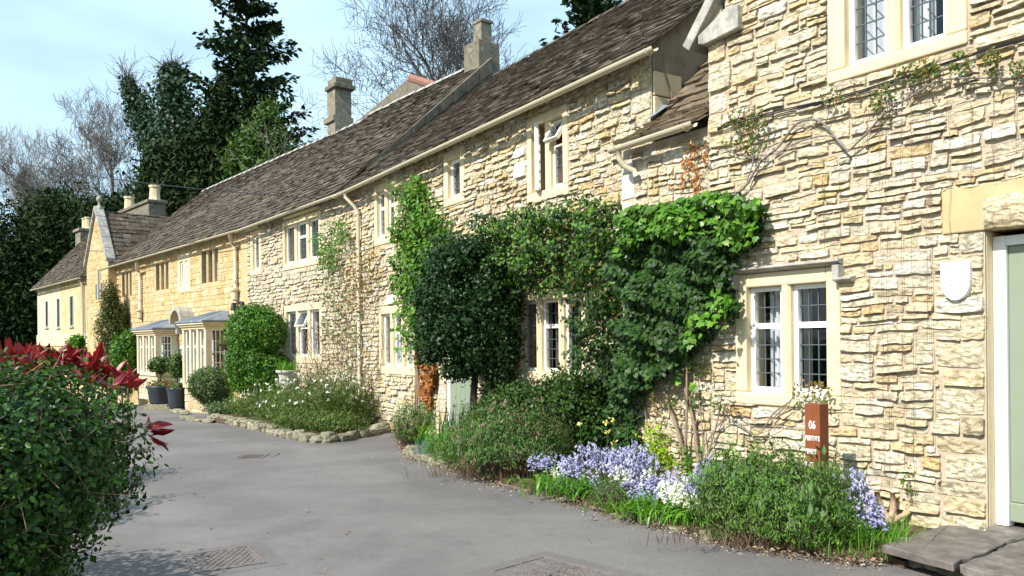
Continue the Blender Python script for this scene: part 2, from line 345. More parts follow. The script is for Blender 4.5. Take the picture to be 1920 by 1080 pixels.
def stones_np(rects, depth, gap, rng, rough=1.0, amp=.008):
    Rr = np.array(rects, dtype=float); n = len(Rr)
    us = np.array([0, .028, .27, .52, .77, .972, 1.]); vs = np.array([0, .07, .5, .94, 1.])
    U, V = np.meshgrid(us, vs); nu, nv = 7, 5
    U = np.repeat(U[None], n, 0); V = np.repeat(V[None], n, 0)
    U[:, :, 2:5] += rng.uniform(-.06, .06, (n, nv, 3))
    w = (Rr[:, 1]-Rr[:, 0])[:, None, None]-gap; h = (Rr[:, 3]-Rr[:, 2])[:, None, None]-gap*.6
    X = Rr[:, 0][:, None, None]+gap*.5+U*w; Z = Rr[:, 2][:, None, None]+gap*.3+V*h
    # rounded corners and ragged edges
    rc = rng.uniform(.0, .20, (n, 2, 2))*np.minimum(w, h)*rough
    for a, i in ((0, 0), (1, nu-1)):
        for b_, j in ((0, 0), (1, nv-1)):
            sx = 1 if i == 0 else -1; sz = 1 if j == 0 else -1
            X[:, j, i] += sx*rc[:, b_, a]*.55; Z[:, j, i] += sz*rc[:, b_, a]*.45
            X[:, j, i+sx] += sx*rc[:, b_, a]*.45; Z[:, j, i+sx] += sz*rc[:, b_, a]*.25
            X[:, j+sz, i] += sx*rc[:, b_, a]*.2; Z[:, j+sz, i+sx] += sz*rc[:, b_, a]*.2; X[:, j+sz, i+sx] += sx*rc[:, b_, a]*.3
    Z[:, 0, :] += rng.uniform(-.006, .010, (n, nu))*rough; Z[:, -1, :] -= rng.uniform(-.003, .010, (n, nu))*rough
    Z[:, 1, :] += rng.uniform(-.007, .006, (n, nu))*rough; Z[:, -2, :] -= rng.uniform(-.002, .010, (n, nu))*rough
    X[:, :, 0] += rng.uniform(-.003, .012, (n, nv))*rough; X[:, :, -1] -= rng.uniform(-.003, .012, (n, nv))*rough
    d = depth*rng.uniform(.3, 1.5, n)[:, None, None]
    tl = rng.uniform(-.35, .35, (n, 1, 1))*(U-.5)+rng.uniform(-.6, .1, (n, 1, 1))*(V-.5)
    Y = -(d*(1+tl*rough)+rng.uniform(-.13, .13, (n, nv, nu))*depth*rough)
    Y[:, 1, :] *= rng.uniform(.95, 1.3, (n, nu)); Y[:, -2, :] *= rng.uniform(.70, 1.0, (n, nu)); Y[:, :, 1] *= rng.uniform(.9, 1.04, (n, nv)); Y[:, :, -2] *= rng.uniform(.9, 1.04, (n, nv))
    Y[:, 0, :] = .012; Y[:, -1, :] = .012; Y[:, :, 0] = .012; Y[:, :, -1] = .012
    if amp: X, Z = wavy(X, Z, amp)
    P = np.stack([X, Y, Z], -1).reshape(n, nu*nv, 3)
    q = []
    for j in range(nv-1):
        for i in range(nu-1): q.append((j*nu+i, j*nu+i+1, (j+1)*nu+i+1, (j+1)*nu+i))
    return P, np.array(q, dtype=np.int32)
def add_stones(parent, rects, mat, fr, depth=.03, gap=.014, seed=3, name='stone', nmax=300, rough=1.0, amp=.008, smooth=False):
    """the stones that show largest are objects, the rest one joined part"""
    rng = np.random.default_rng(seed); P, q = stones_np(rects, depth, gap, rng, rough, amp); n = len(P)
    tint = rng.uniform(0, 1, n)
    Rr = np.array(rects); c = np.stack([(Rr[:, 0]+Rr[:, 1])/2, (Rr[:, 2]+Rr[:, 3])/2], -1)
    wx = fr.O[0]+fr.d[0]*c[:, 0]; wy = np.maximum(fr.O[1]+fr.d[1]*c[:, 0], .5)
    ins = (np.abs(wx/wy) < .66)
    score = np.sqrt((Rr[:, 1]-Rr[:, 0])*(Rr[:, 3]-Rr[:, 2]))/wy*ins
    order = np.argsort(-score); solo = order[:nmax]; rest = order[nmax:]
    for i in solo:
        mesh_np(name, P[i], q, mat, parent, tint=np.full(35, tint[i]), smooth=smooth)
    if len(rest):
        V = P[rest].reshape(-1, 3); Fq = (q[None]+(np.arange(len(rest))*35)[:, None, None]).reshape(-1, 4)
        mesh_np(name, V, Fq, mat, parent, tint=np.repeat(tint[rest], 35), smooth=smooth, kind='stuff')
def sheet(name, mat, parent, x0, x1, z0, z1, holes, y=0.0, keep_poly=None):
    xs = sorted(set([x0, x1]+[min(max(h[k], x0), x1) for h in holes for k in (0, 1)])); zs = sorted(set([z0, z1]+[min(max(h[k], z0), z1) for h in holes for k in (2, 3)]))
    m = MB()
    for a, b_ in zip(xs[:-1], xs[1:]):
        for c, d in zip(zs[:-1], zs[1:]):
            mx_, mz = (a+b_)/2, (c+d)/2
            if b_-a < 1e-5 or d-c < 1e-5: continue
            if any(h[0] < mx_ < h[1] and h[2] < mz < h[3] for h in holes): continue
            m.quad((a, y, c), (b_, y, c), (b_, y, d), (a, y, d))
    return m.build(name, mat, parent)
def tiles_np(E0, E1, R0, R1, rng, ex0=.19, ex1=.12, tw=(.14, .30), th=.022, sag=.0):
    E0, E1, R0, R1 = [np.array(p, float) for p in (E0, E1, R0, R1)]
    slope = np.linalg.norm((R0+R1)/2-(E0+E1)/2); Vs = []; s = -.03
    nrm = np.cross(E1-E0, R0-E0); nrm /= np.linalg.norm(nrm)
    if nrm[2] < 0: nrm = -nrm
    while s < slope-.04:
        f = s/slope; ex = ex0+(ex1-ex0)*max(f, 0)
        A = E0+(R0-E0)*f; B = E1+(R1-E1)*f; L = np.linalg.norm(B-A); u = (B-A)/L; up = (R0-E0)/np.linalg.norm(R0-E0); up2 = (R1-E1)/np.linalg.norm(R1-E1)
        ws = []; t = rng.uniform(-.2, 0)
        while t < L:
            w = rng.uniform(*tw); ws.append((max(t, 0), min(t+w, L))); t += w
        for (a, b_) in ws:
            if b_-a < .03: continue
            k = (a+b_)/2/L; upk = up*(1-k)+up2*k; g = rng.uniform(.002, .012)
            lo = rng.uniform(-.022, .022); l2 = lo+rng.uniform(-.014, .014); ln = min(ex*1.75, slope-s+.02)
            lift0 = rng.uniform(.026, .055); lift1 = .004; tk = th*rng.uniform(.65, 1.4); sk = rng.uniform(-.008, .008)
            p = [A+u*(a+g)+upk*lo+nrm*(lift0+sk), A+u*(b_-g)+upk*l2+nrm*(lift0-sk), A+u*(b_-g)+upk*ln+nrm*lift1, A+u*(a+g)+upk*ln+nrm*lift1]
            Vs.append([x-nrm*tk for x in p]+p)
        s += ex*rng.uniform(.93, 1.07)
    q = np.array([(0, 3, 2, 1), (4, 5, 6, 7), (0, 1, 5, 4), (1, 2, 6, 5), (2, 3, 7, 6), (3, 0, 4, 7)], dtype=np.int32)
    V = np.array(Vs)
    if sag:
        mid = (V.reshape(-1, 3)@((E1-E0)/np.linalg.norm(E1-E0))-E0@((E1-E0)/np.linalg.norm(E1-E0)))/np.linalg.norm(E1-E0)
        V = V.reshape(-1, 3).copy(); V[:, 2] -= sag*np.sin(np.clip(mid, 0, 1)*math.pi)*(.6+.4*np.sin(mid*9)); V = V.reshape(-1, 8, 3)
    return V, q
def add_tiles(parent, fr, quad, mat, seed=5, nmax=300, cut=None, **k):
    rng = np.random.default_rng(seed); V, q = tiles_np(*quad, rng, **k)
    c = V.mean(1)
    if cut is not None: V = V[[not cut(*p) for p in c]]; c = V.mean(1)
    n = len(V); tint = rng.uniform(0, 1, n)
    wy = np.maximum(fr.O[1]+fr.d[1]*c[:, 0]+fr.n[1]*c[:, 1], .5); wx = fr.O[0]+fr.d[0]*c[:, 0]+fr.n[0]*c[:, 1]
    sc = 1/wy*((np.abs(wx/wy) < .66) & ((c[:, 2]+fr.zb-CAMH)/wy < .43)); order = np.argsort(-sc)
    for i in order[:nmax]:
        mesh_np('tile', V[i], q, mat, parent, tint=np.full(8, tint[i]))
    rest = order[nmax:]
    if len(rest): mesh_np('tile', V[rest].reshape(-1, 3), (q[None]+(np.arange(len(rest))*8)[:, None, None]).reshape(-1, 4), mat, parent, tint=np.repeat(tint[rest], 8), kind='stuff')
def roof(parent, fr, E0, E1, R0, R1, mat, seed, back=True, nmax=300, name='roof', cut=None, ridge_mat=None, base_cut=True, **k):
    m = MB(); m.quad(E0, E1, R1, R0)
    B0 = (R0[0], 2*R0[1]-E0[1], E0[2]); B1 = (R1[0], 2*R1[1]-E1[1], E1[2])
    if back: m.quad(R0, R1, B1, B0)
    r = m.build(name, mat, parent)
    add_tiles(r, fr, (E0, E1, R0, R1), mat, seed, nmax, cut, **k)
    if ridge_mat:
        L = math.dist(R0, R1); n = int(L/.45); rng = random.Random(seed)
        for i in range(n):
            a = Vector(R0).lerp(Vector(R1), i/n); c = Vector(R0).lerp(Vector(R1), (i+1)/n-.012)
            z = rng.uniform(-.01, .012)
            mm = MB(); w = .17; d = .12
            P = [(0, -w, -d), (0, -w*.45, -.02), (0, 0, .03), (0, w*.45, -.02), (0, w, -d)]
            b_ = 0
            for s_ in (a, c):
                for p in P: mm.v.append((s_.x, s_.y+p[1], s_.z+p[2]+z+.05))
            for j in range(4): mm.f.append((j, j+1, 5+j+1, 5+j))
            for s_ in (a, c):
                for p in reversed(P): mm.v.append((s_.x, s_.y+p[1]*.8, s_.z+p[2]+z+.01))
            mm.f += [(0, 1, 2, 3, 4, 10, 11, 12, 13, 14), (5, 6, 7, 8, 9, 15, 16, 17, 18, 19)]
            mm.build('ridge_tile', ridge_mat, r)
    return r
# ------------------------------------------------------------------ windows
def curtain_mesh(x0, x1, y, z0, z1, seed=0, folds=7, taper=0.0):
    n = 34; rng = random.Random(seed); m = MB(); ph = rng.uniform(0, 6)
    for j in range(2):
        z = z1 if j == 0 else z0
        for i in range(n+1):
            t = i/n; x = x0+(x1-x0)*t*(1-taper*j)
            m.v.append((x, y+.028*math.sin(t*folds*2*math.pi+ph)+.01*math.sin(t*21), z))
    for i in range(n): m.f.append((i, i+1, n+1+i+1, n+1+i))
    return m
def window(parent, fr, x0, x1, z0, z1, n=2, split=(), sur=None, jamb=.12, mul=.10, sill=.13, head=.13, frame=.05, fmat=None, proud=.028, rec=.07,
           lead=(3, 6), curtain=None, frames=True, opened=None, name='window', sill_out=0.0, label=None):
    sur = sur or MT['ashlar']; fmat = fmat or MT['white']
    zi0, zi1 = z0+sill, z1-head; xi0, xi1 = x0+jamb, x1-jamb
    lw = (xi1-xi0-mul*(n-1))/n; dp = .26
    m = MB(); m.box(x0, xi0, -proud, dp, zi0, z1-.001); m.box(xi1, x1, -proud, dp, zi0, z1-.001)
    m.box(xi0-.001, xi1+.001, -proud+.002, dp-.002, zi1, z1-.003); m.box(x0-.002, x1+.002, -proud-.004-sill_out, dp+.003, z0, zi0)
    w = m.build(name, sur, parent, bevel=.014)
    if label: w['label'] = label
    for i in range(1, n):
        xm = xi0+i*lw+(i-1)*mul
        b_ = len(m.v); mm = MB(); c = mul*.26
        mm.prism([(xm+c, -proud+.004), (xm+mul-c, -proud+.004), (xm+mul, -proud+.035), (xm+mul, rec+.03), (xm+mul*.6, rec+.06), (xm+mul*.4, rec+.06), (xm, rec+.03), (xm, -proud+.035)], zi0-.002, zi1+.002)
        mm.build('mullion', sur, w, bevel=.004)
    for i in range(n):
        a = xi0+i*(lw+mul); b_ = a+lw
        y = rec; g = frame
        parts = []
        if i in split:
            zt = zi1-(zi1-zi0)*.35; parts = [(zi0, zt-.02), (zt+.02-.04, zi1)]
        else: parts = [(zi0, zi1)]
        for pi, (c, d) in enumerate(parts):
            op = opened.get((i, pi)) if opened else None
            M = None
            if op:
                kind, ang = op
                if kind == 'top': M = Matrix.Translation((0, y-.03, d-.02)) @ Matrix.Rotation(R(-ang), 4, 'X') @ Matrix.Translation((0, -y+.03, -d+.02))
                elif kind == 'left': M = Matrix.Translation((a+.03, y-.03, 0)) @ Matrix.Rotation(R(-ang), 4, 'Z') @ Matrix.Translation((-a-.03, -y+.03, 0))
            mm = MB(); f = g if pi == 0 else g*.95
            fb = g*1.1 if pi == 0 else g*.6; ft = g*.6 if (pi == 0 and len(parts) > 1) else f
            if frames:
                mm.box(a+.001, a+f, y-.025, y+.03, c, d); mm.box(b_-f, b_-.001, y-.025, y+.03, c, d); mm.box(a+f, b_-f, y-.024, y+.029, c, c+fb); mm.box(a+f, b_-f, y-.024, y+.029, d-ft, d)
                fo = mm.build('frame', fmat, w, bevel=.003)
                if M is not None: fo.matrix_local = M
            else: f = .012; fb = .012
            gm = MB(); gm.quad((a+f-.005, y+.006, c+fb-.005), (b_-f+.005, y+.006, c+fb-.005), (b_-f+.005, y+.006, d-f+.005), (a+f-.005, y+.006, d-f+.005))
            go = gm.build('pane', MT['glass'], w)
            if M is not None: go.matrix_local = M
            if lead:
                lm = MB(); nc = lead[0]; hh = (zi1-zi0)/lead[1]; nr = max(1, round((d-c)/hh)); r = .0045
                for k in range(1, nc): xx = a+f+(b_-a-2*f)*k/nc; lm.box(xx-r, xx+r, y-.001, y+.011, c+fb, d-f)
                for k in range(1, nr): zz = c+fb+(d-f-c-fb)*k/nr; lm.box(a+f, b_-f, y-.002, y+.010, zz-r, zz+r)
                lo = lm.build('lead_lattice', MT['lead'], w)
                if M is not None: lo.matrix_local = M
        if curtain:
            cm = curtain.get(i)
            if cm:
                mt, fa, fb2, off = cm
                curtain_mesh(a-.04+(lw+.08)*fa, a-.04+(lw+.08)*fb2, .26+off, zi0+.01, zi1+.05, seed=i, folds=max(2, int(6*(fb2-fa)))).build('curtain', MT[mt], w, smooth=True)
    return w
def wrect(fr, u0, u1, vt, vb):                     # outer surround from its left edge: column, top row, bottom row
    x0, z1 = fr.px(u0, vt); x0b, z0 = fr.px(u0, vb); x1 = fr.px(u1, (vt+vb)/2)[0]
    return x0, x1, z0, z1
def gutter(parent, p0, p1, r=.052):
    d = (Vector(p1)-Vector(p0)); m = MB(); n = 9
    L = d.length; d.normalize(); side = Vector((0, 1, 0)); b_ = 0
    for P in (Vector(p0), Vector(p1)):
        for k in range(n+1):
            w = math.pi+math.pi*k/n; m.v.append(tuple(P+side*(r*math.cos(w))+Vector((0, 0, r*math.sin(w)))))
        for k in range(n+1):
            w = math.pi*2-math.pi*k/n; m.v.append(tuple(P+side*((r-.006)*math.cos(w))+Vector((0, 0, (r-.006)*math.sin(w)))))
    q = 2*(n+1)
    for k in range(q): k2 = (k+1) % q; m.f.append((k, k2, q+k2, q+k))
    g = m.build('gutter', MT['gutter'], parent, smooth=False)
    mm = MB(); k = 1.0; cnt = max(1, int(L/1.9))
    for i in range(cnt+1):
        P = Vector(p0)+d*(.1+(L-.2)*i/cnt)
        ring = MB()
        pts = [P+side*((r+.005)*math.cos(math.pi+math.pi*j/8))+Vector((0, 0, (r+.005)*math.sin(math.pi+math.pi*j/8)-.001)) for j in range(9)]
        ring.tube(pts, .011, 5).build('bracket', MT['gutter'], g)
    return g
def downpipe(parent, pts, r=.038, rings=()):
    m = MB().tube(pts, r, 10); o = m.build('downpipe', MT['gutter'], parent, smooth=True)
    for i, (x, y, z) in enumerate(rings):
        MB().tube([(x, y, z-.03), (x, y, z+.03)], r+.012, 10).build('collar', MT['gutter'], o)
    return o
# ------------------------------------------------------------------ the row, measured as plan frames
_r = ray(1848, 640); P0 = (_r[0]*5.6, 5.6)
NO = shift_origin(P0, -100, 1170, 600); near = Frame(NO, -100, 0.0)
_r = ray(1225, 300); P1 = (_r[0]*8.9, 8.9)
MO = shift_origin(P1, 10, 652, 600); mid = Frame(MO, 10, -.2); ML = math.dist(MO, P1)
SO = shift_origin(MO, -200, 466, 600); s2 = Frame(SO, -200, -.35); SL = math.dist(SO, MO)
TO = shift_origin(SO, -400, 203, 560); s3 = Frame(TO, -400, -.6); TL = math.dist(TO, SO)
WO = shift_origin(TO, -400, 163, 560); WL = math.dist(WO, TO)
FO = shift_origin(WO, -400, 70, 560); FL = math.dist(FO, WO)
wing = Frame((WO[0]-s3.n[0]*.3, WO[1]-s3.n[1]*.3), -400, -.75); far = Frame(FO, -400, -.9)
print('LENS', ML, SL, TL, WL, FL, 'origins', NO, P1, MO, SO, TO, WO, FO)
def zline(fr, y, pa, pb):                          # straight edge seen through two points, on plane y
    (xa, za), (xb, zb) = fr.px(pa[0], pa[1], y), fr.px(pb[0], pb[1], y)
    return lambda x: za+(zb-za)*(x-xa)/(xb-xa)
def closed_shell(parent, L, D, zt, mat, gables=(), zb=-.5, zr=None):
    m = MB(); m.quad((0, D, zb), (L, D, zb), (L, D, zt), (0, D, zt))
    for x in (0, L): m.quad((x, 0, zb), (x, D, zb), (x, D, zt), (x, 0, zt))
    if zr is not None:
        for x in (0, L): m.quad((x, 0, zt), (x, D, zt), (x, D/2, zr))
    m.quad((0, .8, 2.35), (L, .8, 2.35), (L, D, 2.35), (0, D, 2.35)); m.quad((0, 0, .0), (L, 0, .0), (L, D, .0), (0, D, .0))
    return m.build('shell', mat, parent)

# ===== near house =====
nh = thing('gabled_cottage', 'nearest pale rubble stone house at the right edge with gable kneeler and green door', 'house', M=near.M)
gz = lambda x: 4.42+1.19*(min(x, 8.01-x)-1.21)
W1 = wrect(near, 1380.5, 1578.5, 516, 755.5)
_x0, _z0 = near.px(1555.5, 160); _x1 = near.px(1816, 82)[0]; W2 = (_x0, _x1, _z0, _z0+1.32)
dx0, dzt = near.px(1848, 447, 0); dzt += .0; dz0 = near.px(1848, 986, 0)[1]; dx1 = dx0+1.06
lx0, lz1 = near.px(1769, 357); lz0 = near.px(1775, 440)[1]
steps = []
k = 1.21
while k < 6.8:
    steps.append((k, k+.1, gz(k+.05)-.02, 9)); k += .1
LINT = (lx0, lx0+1.75, lz0, lz1)
holes = [(W1[0]+.02, W1[1]-.02, W1[2]+.02, W1[3]-.02), (W2[0]+.02, W2[1]-.02, W2[2]+.02, W2[3]-.02), (dx0, dx1, dz0-.2, lz0+.02)]+steps
wl_ = sheet('wall', MT['mortar'], nh, 1.21, 6.8, -.4, 7.8, holes, y=-.008)
# quoins and rubble
q_rects = []; rngq = random.Random(4); z = -.1
while z < lz0-.12:
    h = rngq.uniform(.11, .22); wq = rngq.choice([.30, .17, .36, .22]); q_rects.append((dx0-wq, dx0+.0, z, min(z+h, lz0))); z += h
z = 3.45; cor = []
while z < 4.6:
    h = rngq.uniform(.16, .30); wq = rngq.choice([.28, .17, .22]); cor.append((1.21, 1.21+wq, z, z+h)); z += h
sh0 = near.px(1771, 494); sh1 = near.px(1826, 489); shb = near.px(1798, 564)[1]
SHR = (sh0[0], sh1[0], shb, sh0[1])
masks = [W1, W2, (dx0, dx1, -.5, lz0), LINT, (5.3, 9, -1, 9)]+q_rects+cor+[SHR]
rects = rubble(1.215, 5.3, -.15, 5.3, masks, cw=.038, ch=.0262, wr=(3, 9), hr=(2, 4), big=.05, thin=.25, seed=11, keep=lambda x, z: z < gz(x)-.03)
add_stones(wl_, rects, MT['rubble'], near, depth=.026, gap=.010, seed=2, nmax=292, rough=1.0, amp=.007)
add_stones(wl_, q_rects+cor, MT['rubble'], near, depth=.028, gap=.009, seed=8, nmax=40, rough=.8, amp=.002, name='quoin')
# lintel block with a broken face
lm = MB(); lm.box(LINT[0], LINT[1], -.03, .3, LINT[2], LINT[3]); lint = lm.build('lintel', MT['ashlar_gold'], nh, bevel=.01); lint['label'] = 'big smooth stone lintel block over the green door with a broken lower corner'
P, q = stones_np([(lx0+.26, lx0+1.7, lz0-.015, lz0+.25)], .030, .0, np.random.default_rng(3), 1.0, .004)
o = mesh_np('broken_face', P[0], q, MT['rubble'], lint, tint=np.full(35, .3), smooth=True); o.location.y = -.028
# side, back, roof
m = MB(); m.quad((1.21, 0, -.4), (1.21, 7, -.4), (1.21, 7, 4.5), (1.21, 0, 4.5)).quad((6.8, 0, -.4), (6.8, 7, -.4), (6.8, 7, 4.5), (6.8, 0, 4.5)).quad((1.21, 7, -.4), (6.8, 7, -.4), (6.8, 7, 4.5), (4.0, 7, 7.8), (1.21, 7, 4.5)).quad((1.21, 1.2, 2.5), (6.8, 1.2, 2.5), (6.8, 7, 2.5), (1.21, 7, 2.5)); m.build('side_wall', MT['inside'], nh)
m = MB(); m.quad((1.15, .2, 4.5), (4.005, .2, 7.85), (4.005, 7.1, 7.85), (1.15, 7.1, 4.5)).quad((6.9, .2, 4.5), (4.005, .2, 7.85), (4.005, 7.1, 7.85), (6.9, 7.1, 4.5)); m.build('roof', MT['tile'], nh)
th = math.atan(1.19)
for sgn in (1, -1):
    x_ = 1.05; n_ = 7; L_ = math.hypot(4.005-x_, (4.005-x_)*1.19)
    for i in range(n_):
        Mx = Matrix.Translation((x_ if sgn > 0 else 8.01-x_, -.11, 4.42+1.19*(x_-1.21)+.06)) @ Matrix.Rotation(-th if sgn > 0 else math.pi+th, 4, 'Y')
        MB().box(L_*i/n_, L_*(i+1)/n_-.01, 0, .42, 0 if sgn > 0 else -.11, .11 if sgn > 0 else 0, M=Mx).build('coping_stone', MT['ashlar_grey'], nh, bevel=.012)
kx0, kz0 = near.px(1311, 88, -.08); kx1 = near.px(1386, 60, -.08)[0]; kz1 = near.px(1386, 8, -.08)[1]
MB().ext_y([(kx0, kz0+.02), (kx0+.07, kz0-.0), (kx0+.12, kz0+.0), (kx1, kz0+.03), (kx1, kz1), (kx1-.12, kz1+.02), (kx0, kz0+.10)], -.10, .33).build('kneeler', MT['ashlar_grey'], nh, bevel=.01)
# windows
w = window(nh, near, *W1, n=2, split=(0, 1), jamb=.125, mul=.095, sill=.11, head=.125, frame=.044, lead=(3, 6), curtain={0: ('curtain', .25, 1.0, 0), 1: ('curtain', -.05, .10, .02)}, label='two light window with hood mould beside the door')
hx0, hz = near.px(1370, 511, -.07); hx1, hz1 = near.px(1574, 478, -.07); hz = (hz+hz1)/2-.02
def hood(parent, x0, x1, zt, drop=.17, out=.10, h=.055, ret=.11, mat=None):
    mat = mat or MT['ashlar_grey']; m = MB()
    m.v = []; prof = [(.02, 0), (-out*.35, 0), (-out, h*.45), (-out, h*.7), (.02, h*1.15)]
    def run(p, q2):
        b_ = len(m.v)
        for (P_, nx_) in ((p, 0), (q2, 0)):
            for (yy, zz) in prof: m.v.append((P_[0], yy, P_[1]+zz))
        n_ = len(prof)
        for i in range(n_): j = (i+1) % n_; m.f.append((b_+i, b_+j, b_+n_+j, b_+n_+i))
        m.f.append(tuple(b_+i for i in reversed(range(n_)))); m.f.append(tuple(b_+n_+i for i in range(n_)))
    run((x0, zt-h), (x1, zt-h))
    m.box(x0+.001, x0+h, -out+.004, .01, zt-h-drop, zt-h); m.box(x1-h, x1-.001, -out+.004, .01, zt-h-drop, zt-h)
    run((x0-ret, zt-h-drop-.02), (x0+h-.004, zt-h-drop-.02)); run((x1-h+.004, zt-h-drop-.02), (x1+ret, zt-h-drop-.02))
    return m.build('hood_mould', mat, parent, bevel=.004)
hood(w, hx0, hx1+.01, hz+.03, drop=.13, out=.11, h=.06, ret=.10)
window(nh, near, *W2, n=2, split=(), jamb=.15, mul=.10, sill=.10, head=.14, frame=.046, lead=(3, 7), curtain={0: ('curtain', 0, .8, 0), 1: ('curtain', 0, .4, 0)}, label='upper two light window above the climbing stem')
# door, recessed
dr = MB(); fw = .088; y0 = .10
dr.box(dx0+.002, dx0+fw, y0, y0+.1, dz0, lz0-.04).box(dx1-fw, dx1, y0, y0+.1, dz0, lz0-.04).box(dx0+fw, dx1-fw, y0+.002, y0+.098, lz0-.11, lz0-.041)
# stone reveal
MB().box(dx0-.2, dx0, .014, .34, -.2, lz0-.002).build('door_jamb', MT['ashlar'], nh, bevel=.008)
dfr = dr.build('door_frame', MT['white'], nh, bevel=.005)
door = MB().box(dx0+fw, dx1-fw, y0+.05, y0+.085, dz0+.05, lz0-.112).build('door', MT['sage'], nh); door['label'] = 'sage green plank door'
npk = 7; pw = (dx1-dx0-2*fw)/npk
for i in range(npk):
    MB().box(dx0+fw+i*pw+.003, dx0+fw+(i+1)*pw-.003, y0+.030, y0+.052, dz0+.17, lz0-.113).build('plank', MT['sage'], door, bevel=.006)
MB().box(dx0+fw, dx1-fw, y0+.015, y0+.055, dz0+.035, dz0+.168).build('weather_board', MT['sage'], door, bevel=.008)
MB().tube([(dx1-fw-.1, y0+.03, 1.25), (dx1-fw-.1, y0-.03, 1.25), (dx1-fw-.2, y0-.03, 1.25)], .011).build('handle', MT['iron'], door)
MB().box(dx0-.06, dx1+.05, -.02, .35, dz0-.12, dz0-.004).build('threshold', MT['slab'], nh, bevel=.01)
# shield plaque
sh = thing('shield_plaque', 'white carved stone shield mounted on the wall left of the green door', 'plaque', M=near.M @ Matrix.Translation((SHR[0], -.035, SHR[2])))
sw, shh = SHR[1]-SHR[0], SHR[3]-SHR[2]; pts = [(0, shh), (0, shh*.55)]
for i in range(1, 12): a = math.pi+math.pi*i/12; pts.append((sw/2+sw/2*math.cos(a), shh*.50+shh*.50*math.sin(a)))
pts += [(sw, shh*.55), (sw, shh)]; pts = [(p[0], p[1]) for p in pts]
MB().ext_y(pts[::-1][::-1], -.03, .035).build('shield', MT['letter'], sh, bevel=.006)
cm = MB()
def vee(cx_, cz, s): cm.box(-s, 0, -.034, -.028, -.0016, .0016, M=Matrix.Translation((cx_, 0, cz)) @ Matrix.Rotation(R(-40), 4, 'Y')); cm.box(0, s, -.0342, -.028, -.0016, .0016, M=Matrix.Translation((cx_, 0, cz)) @ Matrix.Rotation(R(40), 4, 'Y'))
for i in range(4):
    for j in range(3): vee(sw*(.62+.0*j)+.045*(i-1), shh*.78-.05*j-.02*(i % 2), .02); vee(sw*.34+.04*(i-1), shh*.44-.045*j, .018)
cm.build('carved_chevrons', MT['urn'], sh)

# ===== link lean-to =====
lk = thing('lean_to', 'low stone lean-to with brown mossy tiles between the two houses above the ivy', 'lean-to', M=near.M)
za = near.px(1160, 272, -.2)[1]; zb_ = near.px(1338, 232, -.2)[1]; zlk = (za+zb_)/2
wk = sheet('wall', MT['mortar'], lk, 0, 1.209, -.4, zlk+.02, [], y=-.008)
MB().quad((0, 0, -.4), (0, 1.2, -.4), (0, 1.2, zlk), (0, 0, zlk)).build('side_wall', MT['mortar'], lk)
lq = []; z = -.1
rngq = random.Random(9)
while z < zlk-.12:
    h = rngq.uniform(.18, .33); wq = rngq.choice([.16, .28, .12, .2]); lq.append((0.0, wq, z, min(z+h, zlk-.05))); z += h
rects = rubble(0.0, 1.209, -.15, zlk-.04, lq, cw=.040, ch=.0262, wr=(2, 6), hr=(2, 4), big=.07, thin=.2, seed=21)
add_stones(wk, rects, MT['rubble'], near, depth=.026, gap=.010, seed=5, nmax=160)
MTq = mat_stone('limewashed_quoin', [(0, (.72, .70, .64)), (1, (.78, .75, .68))], (.75, 1.1), 12, .6, .01, big=((.5, .45, .35), .4)); MT['quoin_white'] = MTq
add_stones(wk, lq, MTq, near, depth=.02, gap=.01, seed=6, nmax=60, rough=.5, amp=.002, name='quoin')
xe0 = near.px(1152, 268, -.15)[0]
ez = zlk+.06
lr = MB().quad((xe0, -.15, ez), (1.205, -.15, ez), (1.205, .52, ez+.36), (-.03, .52, ez+.36)).quad((-.03, .52, ez+.36), (1.205, .52, ez+.36), (1.205, 1.9, ez+1.72), (-.03, 1.9, ez+1.72)).build('roof', MT['tile_brown'], lk)
add_tiles(lr, near, ((xe0, -.15, ez), (1.2, -.15, ez), (-.02, .52, ez+.36), (1.2, .52, ez+.36)), MT['tile_brown'], 31, 200, ex0=.2, ex1=.16, tw=(.16, .34), th=.028)
add_tiles(lr, near, ((-.02, .50, ez+.36), (1.2, .50, ez+.36), (.03, 1.9, ez+1.72), (1.2, 1.9, ez+1.72)), MT['tile_brown'], 32, 200, ex0=.18, ex1=.15, tw=(.16, .34), th=.028)
gutter(lk, (near.px(1145, 276, -.21)[0], -.21, zlk+.01), (1.20, -.21, zlk+.035))
gx = near.px(1160, 300, -.21)[0]
downpipe(lk, [(gx, -.21, zlk-.03), (gx, -.21, zlk-.10), (gx+.03, -.16, zlk-.19), (gx+.10, -.09, zlk-.24), (gx+.12, -.07, zlk-.30)], r=.03)
m = MB().box(-.02, .30, -.004, .02, ez+.30, ez+.34); 
fl = MB().quad((-.05, .40, ez+.37), (.09, .30, ez+.335), (.10, .62, ez+.54), (-.02, .62, ez+.58)).build('lead_flashing', MT['lead_sheet'], lk)

